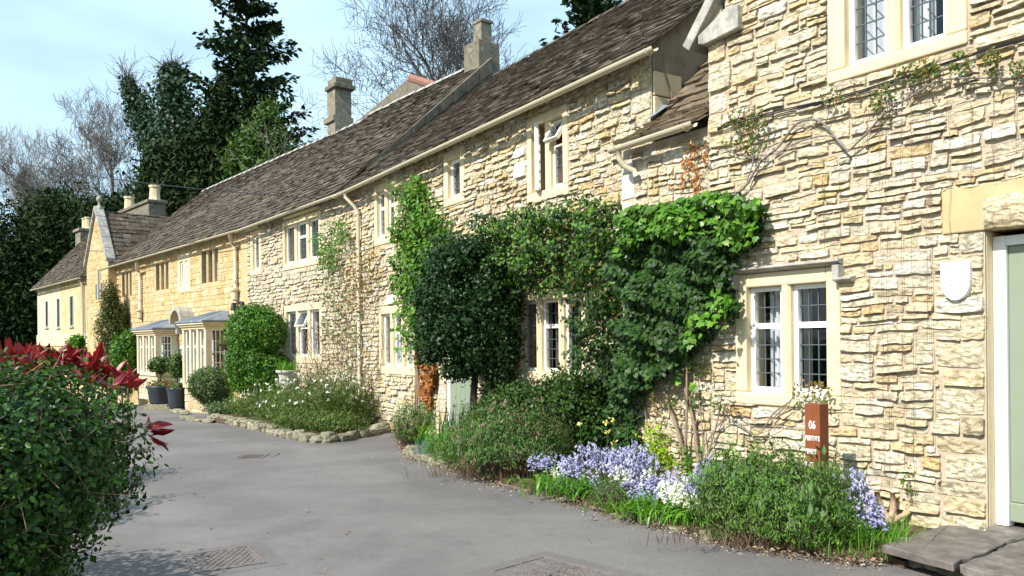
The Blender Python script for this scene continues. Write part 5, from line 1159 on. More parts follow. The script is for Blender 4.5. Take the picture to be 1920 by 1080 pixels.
# creeper on the left of the middle cottage
t = wpl('creeper', 'fresh green creeper climbing in steps between two upper windows', 'climber', mid.w(3.0, 0, 0)); bs = tuple(mid.w(3.0, 0, 0))
vc = [(757, 345), (775, 332), (797, 340), (798, 400), (812, 408), (845, 412), (850, 440), (835, 470), (825, 600), (790, 640), (775, 660), (768, 600), (752, 560), (745, 480), (752, 420)]
W, Nn = wall_cloud(mid, vc, 15000, rg, y0=-.34, y1=-.02, off=-.15, ragged=.24)
leaves('foliage', W, Nn+np.array([0, 0, .4]), .095, T_NAR[0:1] and (T_NAR[0]*np.array([1.7, 1, 1]), T_NAR[1]), MT['creeper'], t, rg, base=bs, jit=.5, down=1.0)
W, Nn = wall_cloud(mid, [(748, 545), (790, 560), (800, 640), (790, 680), (775, 700), (760, 660), (742, 640)], 320, rg, y0=-.3, y1=-.05, off=-.15)
leaves('foliage', W, Nn, .09, (T_NAR[0]*np.array([1.7, 1, 1]), T_NAR[1]), MT['creeper'], t, rg, base=bs, jit=.5, down=1.0)
st = MB(); xc_ = mid.px(782, 700, -.06)[0]
for dx in (-.1, .0, .12): st.tube([Vector(mid.w(xc_+dx*1.5, -.06, -.3))-Vector(bs), Vector(mid.w(xc_+dx*.3, -.07, 1.2))-Vector(bs), Vector(mid.w(xc_+dx*.8-.05, -.06, 2.8))-Vector(bs), Vector(mid.w(xc_+dx-.25, -.06, 4.2))-Vector(bs)], [.02, .016, .012, .006], 6)
st.build('stem', MT['vine'], t)
# dead ivy
t = wpl('dead_ivy', 'patch of brown dead ivy left of the sage green side door', 'dead climber', mid.w(xc_, 0, 0)); bs = tuple(mid.w(xc_, 0, 0))
W, Nn = wall_cloud(mid, [(786, 668), (800, 662), (815, 672), (818, 700), (812, 735), (805, 768), (798, 745), (790, 720), (785, 690)], 5200, rg, y0=-.14, y1=-.02, off=-.07, ragged=.05)
leaves('foliage', W, Nn, .05, T_IVY, MT['dead_leaf'], t, rg, base=bs, jit=.5, down=1.5)
# wall rose over the joint of the cottages
t = wpl('climbing_rose', 'straggly climbing rose with bare lower stems around the cream downpipe', 'climber', mid.w(.3, 0, 0)); bs = tuple(mid.w(.3, 0, 0))
def patch(fr, poly, n, size, mat, par, bs, tpl=T_DIA, y0=-.3, y1=-.03, ragged=.16, jit=.7, name='foliage', **k):
    W, Nn = wall_cloud(fr, poly, n, rg, y0=y0, y1=y1, off=-.12, ragged=ragged); leaves(name, W, Nn, size, tpl, mat, par, rg, base=bs, jit=jit, **k)
for fr, poly, n, mt_ in ((s2, [(600, 450), (620, 435), (645, 412), (662, 420), (662, 450), (640, 470), (642, 500), (615, 510), (598, 480)], 3000, 'creeper'), (s2, [(608, 500), (640, 480), (655, 520), (655, 600), (640, 650), (620, 640), (605, 560)], 1100, 'herb'),
                         (mid, [(655, 500), (685, 455), (708, 480), (712, 520), (700, 560), (690, 590), (655, 560)], 1500, 'red_bud'), (mid, [(652, 560), (680, 560), (690, 640), (680, 720), (655, 700)], 700, 'herb'), (s2, [(600, 590), (650, 560), (652, 720), (600, 740)], 700, 'red_bud')):
    patch(fr, poly, n, .055, MT[mt_], t, bs, y0=-.35)
S = []; rr = random.Random(8)
for i in range(46):
    fr = s2 if rr.random() < .6 else mid; x = (SL-rr.uniform(.0, 1.4)) if fr is s2 else rr.uniform(0, .9); z = -.2; p = fr.w(x, -.10, z); dx = rr.gauss(0, .09); k = rr.randint(10, 26)
    r = rr.uniform(.005, .013)
    for j in range(k):
        dx = dx*.85+rr.gauss(0, .05); x += dx; z += .14; q = fr.w(x, -.08+rr.gauss(0, .03)-.04, z); S.append((p, q, r*(1-j/k)+.003, r*(1-(j+1)/k)+.003)); p = q
        if rr.random() < .3: S.append((q, q+Vector((rr.gauss(0, .15), rr.gauss(-.03, .05), rr.uniform(.02, .25))), .004, .002))
V, q = tubes_np([s[0]-Vector(bs) for s in S], [s[1]-Vector(bs) for s in S], [s[2] for s in S], [s[3] for s in S], 4); mesh_np('stem', V, q, MT['vine'], t, kind='stuff')
# bare climber on the near wall
t = wpl('wall_climber', 'bare curving climber stem with small leaf clusters below the upper window', 'climber', near.w(1.3, 0, 0)); bs = Vector(near.w(1.3, 0, 0))
def wpt(fr, u, v, off): x, z = fr.px(u, v, off); return fr.w(x, off, z)
def stem(fr, par, bs, pts, r0, r1, off=-.07, name='stem', mat=None):
    P_ = [Vector(wpt(fr, u, v, off)) for u, v in pts]; Q = []
    for i in range(len(P_)-1):
        for k in range(4):
            t_ = k/4; a = P_[max(i-1, 0)]; b_ = P_[i]; c = P_[i+1]; d = P_[min(i+2, len(P_)-1)]
            Q.append(.5*((2*b_)+(c-a)*t_+(2*a-5*b_+4*c-d)*t_**2+(-a+3*b_-3*c+d)*t_**3))
    Q.append(P_[-1]); n_ = len(Q); return MB().tube([q-bs for q in Q], [r0+(r1-r0)*i/(n_-1) for i in range(n_)], 6).build(name, mat or MT['vine'], par, smooth=True)
MT['grey_vine'] = mat_plain('grey_climber_bark', (.20, .17, .16), .85, var=.4, sc=30, bs=.6)
gv = MT['grey_vine']
stem(near, t, bs, [(1355, 376), (1395, 352), (1425, 305), (1460, 275), (1490, 235), (1520, 224), (1545, 232), (1570, 262), (1590, 284)], .012, .009, mat=gv)
stem(near, t, bs, [(1590, 284), (1625, 250), (1660, 212), (1710, 180), (1760, 152), (1830, 146), (1925, 147)], .009, .006, mat=gv)
stem(near, t, bs, [(1455, 290), (1500, 265), (1560, 255), (1590, 284)], .008, .006, mat=gv); stem(near, t, bs, [(1360, 280), (1395, 292), (1445, 290)], .006, .005, mat=gv)
stem(near, t, bs, [(1400, 340), (1412, 300), (1405, 250), (1420, 215)], .007, .004, mat=gv); stem(near, t, bs, [(1545, 235), (1560, 200), (1566, 180)], .006, .003, mat=gv); stem(near, t, bs, [(1665, 210), (1660, 170), (1670, 150)], .005, .003, mat=gv)
stem(near, t, bs, [(1700, 183), (1730, 150), (1750, 120), (1800, 105)], .005, .003, mat=gv)
def pts_round(fr, u, v, ru, rv, n, off=-.12):
    a = rg.uniform(0, 6.283, n); r = np.sqrt(rg.uniform(0, 1, n)); Q = []
    for i in range(n): Q.append(wpt(fr, u+ru*r[i]*math.cos(a[i]), v+rv*r[i]*math.sin(a[i]), off+rg.uniform(-.06, .05)))
    return np.array([tuple(q) for q in Q]), np.tile(np.array([-fr.n[0], -fr.n[1], .4]), (n, 1))
for (u, v, ru, rv, n) in ((1400, 225, 40, 24, 210), (1410, 265, 30, 30, 90), (1375, 270, 22, 14, 30), (1560, 185, 26, 12, 40), (1660, 175, 24, 18, 60), (1700, 140, 30, 18, 80), (1738, 130, 26, 22, 90), (1800, 120, 22, 22, 90), (1860, 108, 14, 18, 60), (1858, 132, 16, 8, 30), (1905, 128, 16, 16, 50), (1645, 195, 12, 12, 24), (1615, 165, 20, 16, 20)):
    Pp, Nn = pts_round(near, u, v, ru, rv, n); k = int(n*.55)
    leaves('foliage', Pp[:k], Nn[:k], .034, T_DIA, MT['herb'], t, rg, base=tuple(bs), jit=.8); leaves('bud_foliage', Pp[k:], Nn[k:], .030, T_DIA, MT['red_bud'], t, rg, base=tuple(bs), jit=.8)
# bare stems low on the near wall
t = wpl('bare_climber', 'tangle of bare brown stems on the pale wall between ivy and window', 'climber', near.w(.5, -.1, 0)); bs = Vector(near.w(.5, -.1, 0))
for pts, r0, r1 in (([(1290, 880), (1265, 790), (1248, 745), (1238, 690), (1245, 650)], .022, .009), ([(1310, 870), (1300, 790), (1285, 730), (1277, 660)], .02, .012), ([(1248, 745), (1268, 725), (1275, 690)], .009, .005), ([(1320, 880), (1316, 800), (1308, 740), (1300, 700)], .008, .004),
                    ([(1325, 860), (1345, 790), (1353, 742)], .010, .005), ([(1265, 820), (1225, 805), (1210, 795)], .009, .006), ([(1318, 840), (1345, 800), (1360, 785), (1380, 790), (1420, 815), (1450, 775), (1478, 755), (1490, 742)], .007, .006), ([(1420, 815), (1455, 800), (1460, 780)], .004, .003),
                    ([(1365, 760), (1400, 785), (1450, 785), (1480, 762)], .004, .003), ([(1213, 790), (1205, 750), (1195, 700)], .006, .003), ([(1289, 720), (1284, 640), (1280, 600)], .012, .008), ([(1245, 650), (1255, 620), (1265, 640)], .005, .003), ([(1238, 690), (1215, 665), (1205, 650)], .006, .003)):
    stem(near, t, bs, pts, r0, r1, off=-.09)
for (u, v, ru, rv, n) in ((1345, 755, 14, 14, 40), (1260, 755, 14, 12, 40), (1230, 760, 20, 20, 50), (1310, 690, 18, 24, 60), (1370, 765, 16, 8, 24), (1225, 720, 22, 20, 60), (1300, 755, 14, 12, 40)):
    Pp, Nn = pts_round(near, u, v, ru, rv, n); leaves('foliage', Pp, Nn, .035, T_DIA, MT['red_bud' if n % 20 else 'herb'], t, rg, base=tuple(bs), jit=.8)
for (u, v) in ((1222, 706), (1272, 705), (1265, 715), (1195, 655), (1210, 658), (1300, 725)):
    Pp, Nn = pts_round(near, u, v, 5, 6, 5); leaves('foliage', Pp, Nn, .07, T_IVY, MT['ivy_bright'], t, rg, base=tuple(bs), jit=.3, down=1)
t = wpl('flowering_sprig', 'small white flowering sprig against the sill behind the rusty post', 'flower sprig', wpt(near, 1510, 760, -.1)); bs = wpt(near, 1510, 760, -.1)
stem(near, t, bs, [(1478, 762), (1490, 742), (1515, 735), (1540, 740)], .005, .003, off=-.12); stem(near, t, bs, [(1478, 755), (1460, 775), (1440, 790)], .006, .004, off=-.12)
Pp, Nn = pts_round(near, 1515, 742, 36, 18, 90); leaves('blossom', Pp, Nn, .030, T_DIA, MT['white_petal'], t, rg, base=tuple(bs), jit=.8)
Pp, Nn = pts_round(near, 1525, 728, 38, 14, 60); leaves('foliage', Pp, Nn, .034, T_DIA, MT['red_bud'], t, rg, base=tuple(bs), jit=.8)
Pp, Nn = pts_round(near, 1520, 745, 38, 18, 50); leaves('foliage', Pp, Nn, .034, T_DIA, MT['herb'], t, rg, base=tuple(bs), jit=.8)
# dead red creeper on the lean-to and on the gable end
t = wpl('dead_creeper', 'rust red dead creeper strands on the lean-to wall under its gutter', 'dead climber', near.w(.7, -.05, 3)); bs = near.w(.7, -.05, 3)
for (u, v, ru, rv, n) in ((1300, 280, 10, 16, 60), (1285, 310, 10, 24, 60), (1305, 335, 9, 28, 70), (1278, 345, 5, 18, 24), (1260, 348, 5, 9, 16), (1322, 290, 4, 30, 40), (1305, 360, 5, 10, 16)):
    Pp, Nn = pts_round(near, u, v, ru, rv, n, off=-.05); leaves('foliage', Pp, Nn, .032, T_DIA, MT['dead_leaf'], t, rg, base=tuple(bs), jit=.5, down=1)
stem(near, t, bs, [(1330, 270), (1300, 282), (1283, 320), (1275, 365)], .004, .002, off=-.04); stem(near, t, bs, [(1325, 270), (1322, 310), (1304, 372)], .004, .002, off=-.04)
t = wpl('dry_vine', 'dry vine branches with a few red leaves on the rendered gable end', 'dead climber', mid.w(ML+.05, 1, 4.4)); bs = Vector(mid.w(ML+.05, 1, 4.4))
rr = random.Random(12); mvine = MB()
for i in range(9):
    y, z = rr.uniform(.2, .9), 4.1+rr.random()*.2; P_ = []
    dy, dz = rr.uniform(-.05, .12), rr.uniform(.03, .14)
    for k in range(8): P_.append(Vector(mid.w(ML+.035+.01*rr.random(), y, z))-bs); dy += rr.gauss(0, .05); dz += rr.gauss(-.005, .04); y += dy; z += dz; z = min(z, zt+.1+max(0, y)*.7)
    mvine.tube(P_, .008, 5)
mvine.build('stem', MT['vine'], t)
Q = np.array([tuple(mid.w(ML+.06+rg.uniform(0, .05), 1.15+rg.normal(0, .14), 5.3+rg.normal(0, .12))) for _ in range(60)]); leaves('foliage', Q, np.tile(np.array([mid.d[0], mid.d[1], .2]), (60, 1)), .06, T_DIA, MT['dead_leaf'], t, rg, base=tuple(bs), jit=.6)
# ------------------------------------------------------------------ beds
def poly_slab(name, P, h, mat, parent=None, kind='structure', skirt=.25):
    n = len(P); V = [(x, y, G(x, y)+h) for x, y in P]+[(x, y, G(x, y)-skirt) for x, y in P]
    f = [tuple(range(n))]+[(i, (i+1) % n, n+(i+1) % n, n+i)[::-1] for i in range(n)]
    o = mesh_np(name, np.array(V), f, mat, parent)
    if kind: o['kind'] = kind
    return o
def g2(u, v): p = gpx(u, v); return (p[0], p[1])
def w2(fr, x, y=0.0): p = fr.w(x, y, 0); return (p.x, p.y)
bed2_edge = [(745, 806), (746, 832), (760, 852), (800, 864), (850, 881), (900, 897), (960, 911), (1040, 930), (1100, 948), (1180, 968), (1260, 989), (1340, 1012), (1440, 1030), (1560, 1046), (1655, 1052)]
poly_slab('flower_bed', [g2(u, v) for u, v in bed2_edge]+[w2(near, 3.55, -.9), w2(near, 3.55, .02), w2(near, 0, .02), w2(mid, ML, .0), w2(mid, mdx0-.1, .0)], .05, MT['soil'])
bed1_edge = [(392, 778), (400, 792), (440, 799), (500, 811), (560, 825), (600, 831), (640, 827), (690, 817), (735, 806)]
poly_slab('flower_bed', [g2(u, v) for u, v in bed1_edge]+[w2(mid, 1.9, -.3), w2(mid, 1.9, 0.02), w2(mid, 0, .02), w2(s2, 0, .02)], .10, MT['soil'])
def rock_np(c, r, rng, n=9, m=6, sq=.55, rot=0):
    V = []
    for j in range(m+1):
        ph = -math.pi/2+math.pi*j/m
        for i in range(n):
            th_ = 2*math.pi*i/n; f = lambda x: math.copysign(abs(x)**sq, x)
            d = np.array([f(math.cos(ph))*f(math.cos(th_)), f(math.cos(ph))*f(math.sin(th_)), f(math.sin(ph))])*(1+rng.uniform(-.12, .12)); V.append(d)
    V = np.array(V); V[:n] = V[:n].mean(0); V[-n:] = V[-n:].mean(0); V = V*np.array(r); cz, sz = math.cos(rot), math.sin(rot)
    V = np.stack([V[:, 0]*cz-V[:, 1]*sz, V[:, 0]*sz+V[:, 1]*cz, V[:, 2]], 1)+np.array(c)
    q = [(j*n+i, j*n+(i+1) % n, (j+1)*n+(i+1) % n, (j+1)*n+i) for j in range(m) for i in range(n)]; return V, np.array(q, dtype=np.int32)
MT['edging'] = mat_stone('mossy_edging_stone', [(0, (.20, .18, .13)), (.4, (.32, .29, .21)), (.7, (.16, .14, .10)), (1, (.38, .35, .27))], (.6, 1.3), 20, .9, .012, lich=((.55, .53, .46), .5), big=((.12, .13, .05), .6))
def edging(label, px, seed, wmin=.16, wmax=.42, hh=.06, cover=1.0):
    rng = np.random.default_rng(seed); P = [Vector(gpx(u, v)) for u, v in px]; t = thing('bed_edging', label, 'edging stones', loc=P[0]); b = P[0]
    for a, c in zip(P[:-1], P[1:]):
        L = (c-a).length; d = (c-a)/L; s = 0
        while s < L-.05:
            w = rng.uniform(wmin, wmax); m_ = a+d*(s+w/2)
            if rng.random() < cover:
                V, q = rock_np(m_-b+Vector((rng.uniform(-.02, .02), rng.uniform(.0, .06), hh*.5)), (w*.5, rng.uniform(.09, .15), hh*rng.uniform(.7, 1.2)), rng, rot=math.atan2(d.y, d.x)+rng.uniform(-.15, .15))
                mesh_np('edging_stone', V, q, MT['edging'], t, tint=np.full(len(V), rng.uniform(0, 1)))
                if rng.random() < .5: 
                    V, q = rock_np(m_-b+Vector((rng.uniform(-.05, .05), .05, hh*1.5)), (w*.4, .10, hh*.5), rng, rot=math.atan2(d.y, d.x)+rng.uniform(-.3, .3)); mesh_np('edging_stone', V, q, MT['edging'], t, tint=np.full(len(V), rng.uniform(0, 1)))
            s += w
    return t
edging('low mossy stone edging along the front of the herb bed by the second cottage', [(392, 788), (440, 797), (500, 810), (560, 825), (600, 831), (640, 827), (690, 817), (738, 806)], 3, hh=.085)
edging('few rounded stones edging the lavender end of the nearer flower bed', [(764, 853), (800, 865), (842, 879)], 4, hh=.07, wmin=.18, wmax=.34)
edging('scattered small stones half buried along the front of the bluebell bed', [(1040, 931), (1100, 948), (1180, 968), (1260, 989), (1340, 1010), (1355, 1022)], 5, hh=.028, wmin=.1, wmax=.22, cover=.38)
edging('flat pale doorstep stones by the two planted tubs', [(262, 752), (290, 762), (318, 770), (345, 777)], 6, hh=.05, wmin=.3, wmax=.6)
edging('flat stone slab lying in the lane at the end of the herb bed', [(338, 786), (385, 792)], 7, hh=.04, wmin=.5, wmax=.6)
# litter on the lane edge
P = []
for (a, c) in zip(bed2_edge[1:-1], bed2_edge[2:]):
    for _ in range(95): t_ = rg.random(); u = a[0]+(c[0]-a[0])*t_; v = a[1]+(c[1]-a[1])*t_+rg.normal(1, 4.5); p = gpx(u, v, .008 if v > a[1]+(c[1]-a[1])*t_ else .055); P.append(p)
P = np.array(P); o = leaves('leaf_litter', P, np.tile([0, 0, 1.], (len(P), 1)), .028, T_DIA, MT['litter'], None, rg, jit=.5)
P = np.array([gpx(rg.uniform(750, 1660), 0, 0) for _ in range(1)])
Pm = []
for _ in range(3200): x = rg.uniform(0, 3.5); p = near.w(x, rg.uniform(-1.3, -.02), 0); Pm.append((p.x, p.y, G(p.x, p.y)+.06))
for _ in range(1600): x = rg.uniform(mdx0, ML); p = mid.w(x, rg.uniform(-1.6, -.02), 0); Pm.append((p.x, p.y, G(p.x, p.y)+.06))
Pm = np.array(Pm); pol = [g2(u, v) for u, v in bed2_edge]+[w2(near, 3.5, -.9), w2(near, 3.5, .02), w2(near, 0, .02), w2(mid, ML, .0), w2(mid, mdx0-.1, .0)]
Pm = Pm[in_poly(Pm[:, 0], Pm[:, 1], pol)]; leaves('leaf_litter', Pm, np.tile([0, 0, 1.], (len(Pm), 1)), .035, T_DIA, MT['litter'], None, rg, jit=.6)
# a few bits on the lane
P = np.array([gpx(u, v, .006) for u, v in ((365, 925), (380, 932), (578, 960), (394, 992), (503, 998), (600, 1048), (610, 1064), (658, 997), (788, 1056), (365, 870), (690, 860), (706, 870), (340, 895), (645, 1002), (475, 905), (1110, 975), (1250, 1010))])
leaves('leaf_litter', P, np.tile([0, 0, 1.], (len(P), 1)), .04, T_DIA, MT['bark_dark'] if False else MT['litter'], None, rg, jit=.3)

# ------------------------------------------------------------------ bed planting
def gbase(u, v): p = gpx(u, v, .05); return p
def mound(name, label, cat, base, rx, ry, h, leaf, n, size, stem=None, ns=0, tpl=T_NAR, seed=1, group=None, lump=.16, jit=.6, zlow=.12, up=.8, shell=(.62, 1.06), stem_len=.9, spread=.75, stem_w=.006, arch=.35, fl=6.0):
    rng = np.random.default_rng(seed); t = wpl(name, label, cat, base, group)
    P, Nn = blob_pts([(0, 0, h*.30, rx, ry, h*.72)], n, rng, shell, lump, seed=seed, fl=fl); m_ = P[:, 2] > zlow*h; P = P[m_]; Nn = Nn[m_]
    al = Nn*.6+np.array([0, 0, up])
    leaves('foliage', P, Nn, size, tpl, MT[leaf], t, rng, along=al if tpl is T_NAR else None, jit=jit)
    if ns:
        C = rng.normal(0, 1, (ns, 2))*np.array([rx, ry])*.28; C = np.concatenate([C, np.zeros((ns, 1))], 1); hd = np.arctan2(C[:, 1], C[:, 0])
        blades('stem', C, h*stem_len, stem_w, MT[stem], t, rng, lean=spread, arch=arch, heading=hd, seg=4)
    return t
def off(b, dx, dy, dz=0): return (b[0]+dx, b[1]+dy, b[2]+dz)
# bush and clipped shrub by the bays
def tree_px(name, label, cat, Y, lobes, n, size, mat, seed, base_uv, **k):
    p = gpx(*base_uv); b = ray(base_uv[0], base_uv[1]); bb = (b[0]*Y, Y, G(b[0]*Y, Y)); return leafy_tree(name, label, bb, [lob(u, v, Y, ru, rv, rd) for (u, v, ru, rv, rd) in lobes], n, size, MT[mat], seed, cat=cat, **k)
Yb = 20.6
tree_px('round_bush', 'rounded grey green variegated bush in front of the nearer bay window', 'bush', Yb, [(392, 722, 38, 34, .5), (402, 738, 26, 30, .35)], 12000, .055, 'bush_grey', 31, (395, 775), shell=(.7, 1.04), lump=.06, trunk=[([off(gpx(395, 775), 0, 0), tuple(at(393, 735, Yb))], .04)])
Yc = 19.0
tree_px('clipped_shrub', 'bright green clipped evergreen against the joint of golden and rubble houses', 'shrub', Yc, [(480, 622, 55, 50, .55), (470, 680, 46, 58, .5), (512, 690, 32, 34, .4), (490, 715, 55, 30, .45)], 46000, .055, 'box_bright', 32, (480, 790), shell=(.72, 1.03), lump=.09, fl=9, jit=.6, trunk=[([tuple(gpx(480, 790)), tuple(at(480, 620, Yc))], .05)])
# shrubs at the wing
Yw = 28.9
tree_px('columnar_conifer', 'tall olive brown columnar shrub against the golden house and gabled wing', 'shrub', Yw, [(207, 568, 14, 42, .5), (208, 620, 26, 50, .55), (212, 680, 28, 50, .55), (226, 600, 13, 34, .3)], 12000, .11, 'conifer_olive', 33, (208, 740), shell=(.5, 1.08), lump=.14, tpl=T_NAR, down=-.6)
tree_px('green_bush', 'fresh green bush left of the further bay window', 'bush', 27.6, [(238, 665, 26, 44, .6), (250, 640, 14, 22, .4), (230, 700, 30, 40, .6)], 10000, .09, 'box_bright', 34, (240, 740), shell=(.6, 1.05), lump=.12)
tree_px('wall_shrub', 'small lime green shrub on the band of the rendered house', 'bush', 32.6, [(141, 650, 14, 20, .4), (147, 640, 9, 12, .3)], 2500, .10, 'herb_bright', 35, (141, 700), shell=(.5, 1.08), lump=.14)
# holly with visible trunk
Yh = 11.1
hb = gpx(905, 815)
tree_px('holly_tree', 'dense glossy black green holly in front of the side door with its trunk showing below', 'tree', Yh, [(848, 498, 46, 40, .45), (832, 560, 42, 46, .5), (868, 600, 66, 60, .6), (915, 560, 42, 80, .5), (900, 655, 64, 46, .5), (824, 636, 38, 34, .4), (938, 640, 34, 62, .4), (935, 705, 28, 40, .3), (808, 670, 24, 15, .2), (788, 560, 16, 20, .2), (800, 606, 18, 26, .25), (858, 694, 32, 18, .25), (884, 468, 30, 22, .3), (930, 496, 28, 24, .25), (966, 560, 14, 30, .2), (806, 516, 18, 14, .2), (960, 610, 16, 40, .2)], 44000, .052, 'holly', 36, (905, 815), shell=(.35, 1.22), lump=.26, fl=7, jit=.8, trunk=[([(hb[0], Yh+.1, hb[2]-.1), (hb[0]-.02, Yh+.1, .6), tuple(at(895, 640, Yh)), tuple(at(880, 560, Yh))], .05), ([tuple(at(900, 760, Yh+.1)), tuple(at(925, 700, Yh)), tuple(at(940, 660, Yh))], .03)], bark=MT['bark_dark'])
# low dark shrub under the ivy window
Yl = 9.6
tree_px('low_shrub', 'low spreading dark cotoneaster in front of the window framed by ivy', 'shrub', Yl, [(985, 765, 72, 48, .5), (925, 785, 50, 36, .4), (1060, 750, 52, 58, .5), (1100, 770, 50, 60, .45), (1010, 800, 90, 40, .5)], 30000, .042, 'cotoneaster', 37, (1000, 850), shell=(.5, 1.12), lump=.14, fl=9, jit=.7, tpl=T_DIA)
# herbs in the further bed
rr = random.Random(2); k = 0
herbs = [(425, 775, .75, .62, 'herb_bright', 'leafy bright herb clump at the left end of the further bed'), (465, 790, .6, .45, 'herb', 'low herb clump left of the stone urn'), (500, 795, .8, .60, 'herb', 'herb clump with white flowers in front of the urn'), (545, 805, .85, .65, 'herb', 'wide herb clump with white flowers right of the urn'), (592, 812, .85, .85, 'herb', 'tallest herb clump with white flowers in the further bed'), (640, 808, .75, .70, 'herb', 'olive herb clump below the rose stems'), (690, 800, .75, .55, 'herb', 'herb clump at the right end of the further bed'), (725, 796, .5, .45, 'herb', 'small herb clump at the corner by the side door path'), (620, 822, .5, .26, 'herb', 'low green clump along the stone edging'), (560, 818, .6, .32, 'herb', 'low olive clump along the stone edging'), (410, 785, .5, .25, 'bush_grey', 'low grey green cushion at the left tip of the further bed')]
for (u, v, r, h, mt_, lb) in herbs:
    b = gpx(u, v-6, .08); b = off(b, 0, .45)
    t = mound('herb_clump', lb, 'herb clump', b, r, r*.75, h*1.25, mt_, int(5200*r), .062, 'herb', 380, seed=50+k, group='herb clumps in the further bed', stem_w=.008, lump=.22, spread=.6, fl=9)
    if h > .44 and mt_ == 'herb':
        rng = np.random.default_rng(90+k); n = 26; D = rng.normal(0, 1, (n, 3)); D[:, 2] = abs(D[:, 2])+.2; D[:, 1] = -abs(D[:, 1]); D /= np.linalg.norm(D, axis=1)[:, None]; Q = np.array([0, 0, h*.38])+D*np.array([r, r*.75, h*.98])*1.03
        leaves('flower', np.repeat(Q, 4, 0), np.repeat(D, 4, 0), .042, T_DIA, MT['white_petal'], t, rng, jit=.5)
    k += 1
# urn
ub = at(540, 731, 17.9); zg = G(ub.x, ub.y)
t = wpl('stone_urn', 'weathered stone urn on a plinth planted with greenery below the second cottage window', 'urn', (ub.x, ub.y, zg)); hz_ = ub.z-zg
MB().box(-.19, .19, -.19, .19, -.1, hz_-.005).build('plinth', MT['edging'], t, bevel=.015)
MB().lathe([(0, 0), (.14, 0), (.14, .03), (.09, .06), (.12, .10), (.18, .24), (.21, .36), (.255, .39), (.265, .42), (.265, .445), (.23, .445), (.19, .40), (0, .38)], 20, (0, 0, hz_)).build('bowl', MT['urn'], t, smooth=False, bevel=.004)
fl_ = MB()
for i in range(10):
    a = 2*math.pi*i/10; M_ = Matrix.Translation((0, 0, hz_)) @ Matrix.Rotation(a, 4, 'Z'); fl_.box(.13, .20, -.03, .03, .13, .32, M=M_ @ Matrix.Translation((.015, 0, 0)) @ Matrix.Rotation(R(17), 4, 'Y'))
fl_.build('flute', MT['urn'], t, bevel=.02, kind='stuff')
rng = np.random.default_rng(4); C = np.stack([rng.normal(0, .09, 90), rng.normal(0, .09, 90), np.full(90, hz_+.40)], 1); blades('foliage', C, .26, .03, MT['herb_bright'], t, rng, lean=.6, arch=.5)
# tubs with standards by the bays
def tub(u, v, Yt, r, h, lab, seed, ball):
    b = at(u, v, Yt); z = G(b.x, b.y); t = wpl('planted_tub', lab, 'planter', (b.x, b.y, z), 'dark glazed tubs with small standard trees'); z0 = max(0, b.z-z)
    MB().box(-r*.9, r*.9, -r*.9, r*.9, -.1, z0).build('paving', MT['edging'], t, bevel=.01)
    MB().lathe([(0, 0), (r*.72, 0), (r*.80, .05), (r*.93, h*.8), (r*1.03, h*.92), (r*1.03, h), (r*.9, h), (r*.85, h-.05), (0, h-.05)], 22, (0, 0, z0)).build('pot', MT['pot'], t, smooth=True)
    rng = np.random.default_rng(seed); MB().tube([(0, 0, z0+h-.1), (.02, 0, z0+h+.35), (0, 0, z0+ball[0])], .018, 6).build('trunk', MT['bark'], t)
    P, Nn = blob_pts([(0, 0, z0+ball[0], ball[1], ball[1], ball[2])], 2600, rng, (.4, 1.1), .2, seed=seed); leaves('foliage', P, Nn, .065, T_OVAL, MT['cotoneaster' if seed % 2 else 'fresh'], t, rng)
    P, Nn = blob_pts([(0, 0, z0+h, r*1.0, r*1.0, .15)], 700, rng, (.4, 1.1), .2, seed=seed); leaves('bedding_foliage', P, Nn, .07, T_DIA, MT['fresh'], t, rng); leaves('blossom', P[:130]+np.array([0, 0, .03]), Nn[:130], .06, T_DIA, MT['geranium'], t, rng)
tub(301, 757, 24.6, .40, .56, 'wider dark tub with leafy standard and pink bedding by the further bay', 7, (1.18, .32, .25))
tub(332, 766, 23.4, .28, .62, 'narrower dark tub with red bedding between the two bays', 8, (1.25, .24, .34))
# lantern, lamps and basket
lx = s3.px(322, 656, -.12); t = thing('wall_lantern', 'small black wall lantern between the further bay and the arched door', 'lantern', M=s3.M @ Matrix.Translation((lx[0], -.0, lx[1])))
MB().tube([(0, 0, .12), (0, -.12, .18), (0, -.22, .10)], .015).box(-.05, .05, -.012, .0, 0, .24).build('bracket', MT['iron'], t); MB().lathe([(0, .12), (.10, .04), (.10, .02), (.07, -.20), (.03, -.24), (0, -.25)], 6, (0, -.22, 0)).build('lamp_body', MT['iron'], t)
sx_, sz_ = s3.px(449, 572, -.1)
t = thing('twin_spotlight', 'pair of black wall spotlights above the clipped shrub', 'light fitting', M=s3.M @ Matrix.Translation((sx_, 0, sz_)))
MB().tube([(-.22, -.14, .05), (.0, -.10, .07), (.3, -.14, .05)], .014).box(-.05, .05, -.10, 0, .02, .1).build('bracket', MT['iron'], t)
for dx in (-.24, .32): MB().lathe([(0, .10), (.05, .09), (.09, -.10), (.08, -.12)], 10, (dx, -.16, -.02)).build('lamp', MT['iron'], t)
bx_, bz_ = s3.px(424, 645, -.5)
t = thing('hanging_basket', 'small hanging basket of ferny greenery beside the nearer bay window', 'basket', M=s3.M @ Matrix.Translation((bx_, 0, bz_)))
MB().tube([(0, 0, .35), (0, -.5, .40)], .012).tube([(0, -.5, .40), (0, -.5, .05)], .006).build('bracket', MT['iron'], t); MB().lathe([(0, -.18), (.12, -.13), (.19, 0), (.17, .0), (0, -.02)], 12, (0, -.5, 0)).build('bowl', MT['bark_dark'], t)
rng = np.random.default_rng(5); P, Nn = blob_pts([(0, -.5, .05, .24, .24, .16)], 600, rng, (.4, 1.1), .2); leaves('foliage', P, Nn, .06, T_NAR, MT['herb'], t, rng)

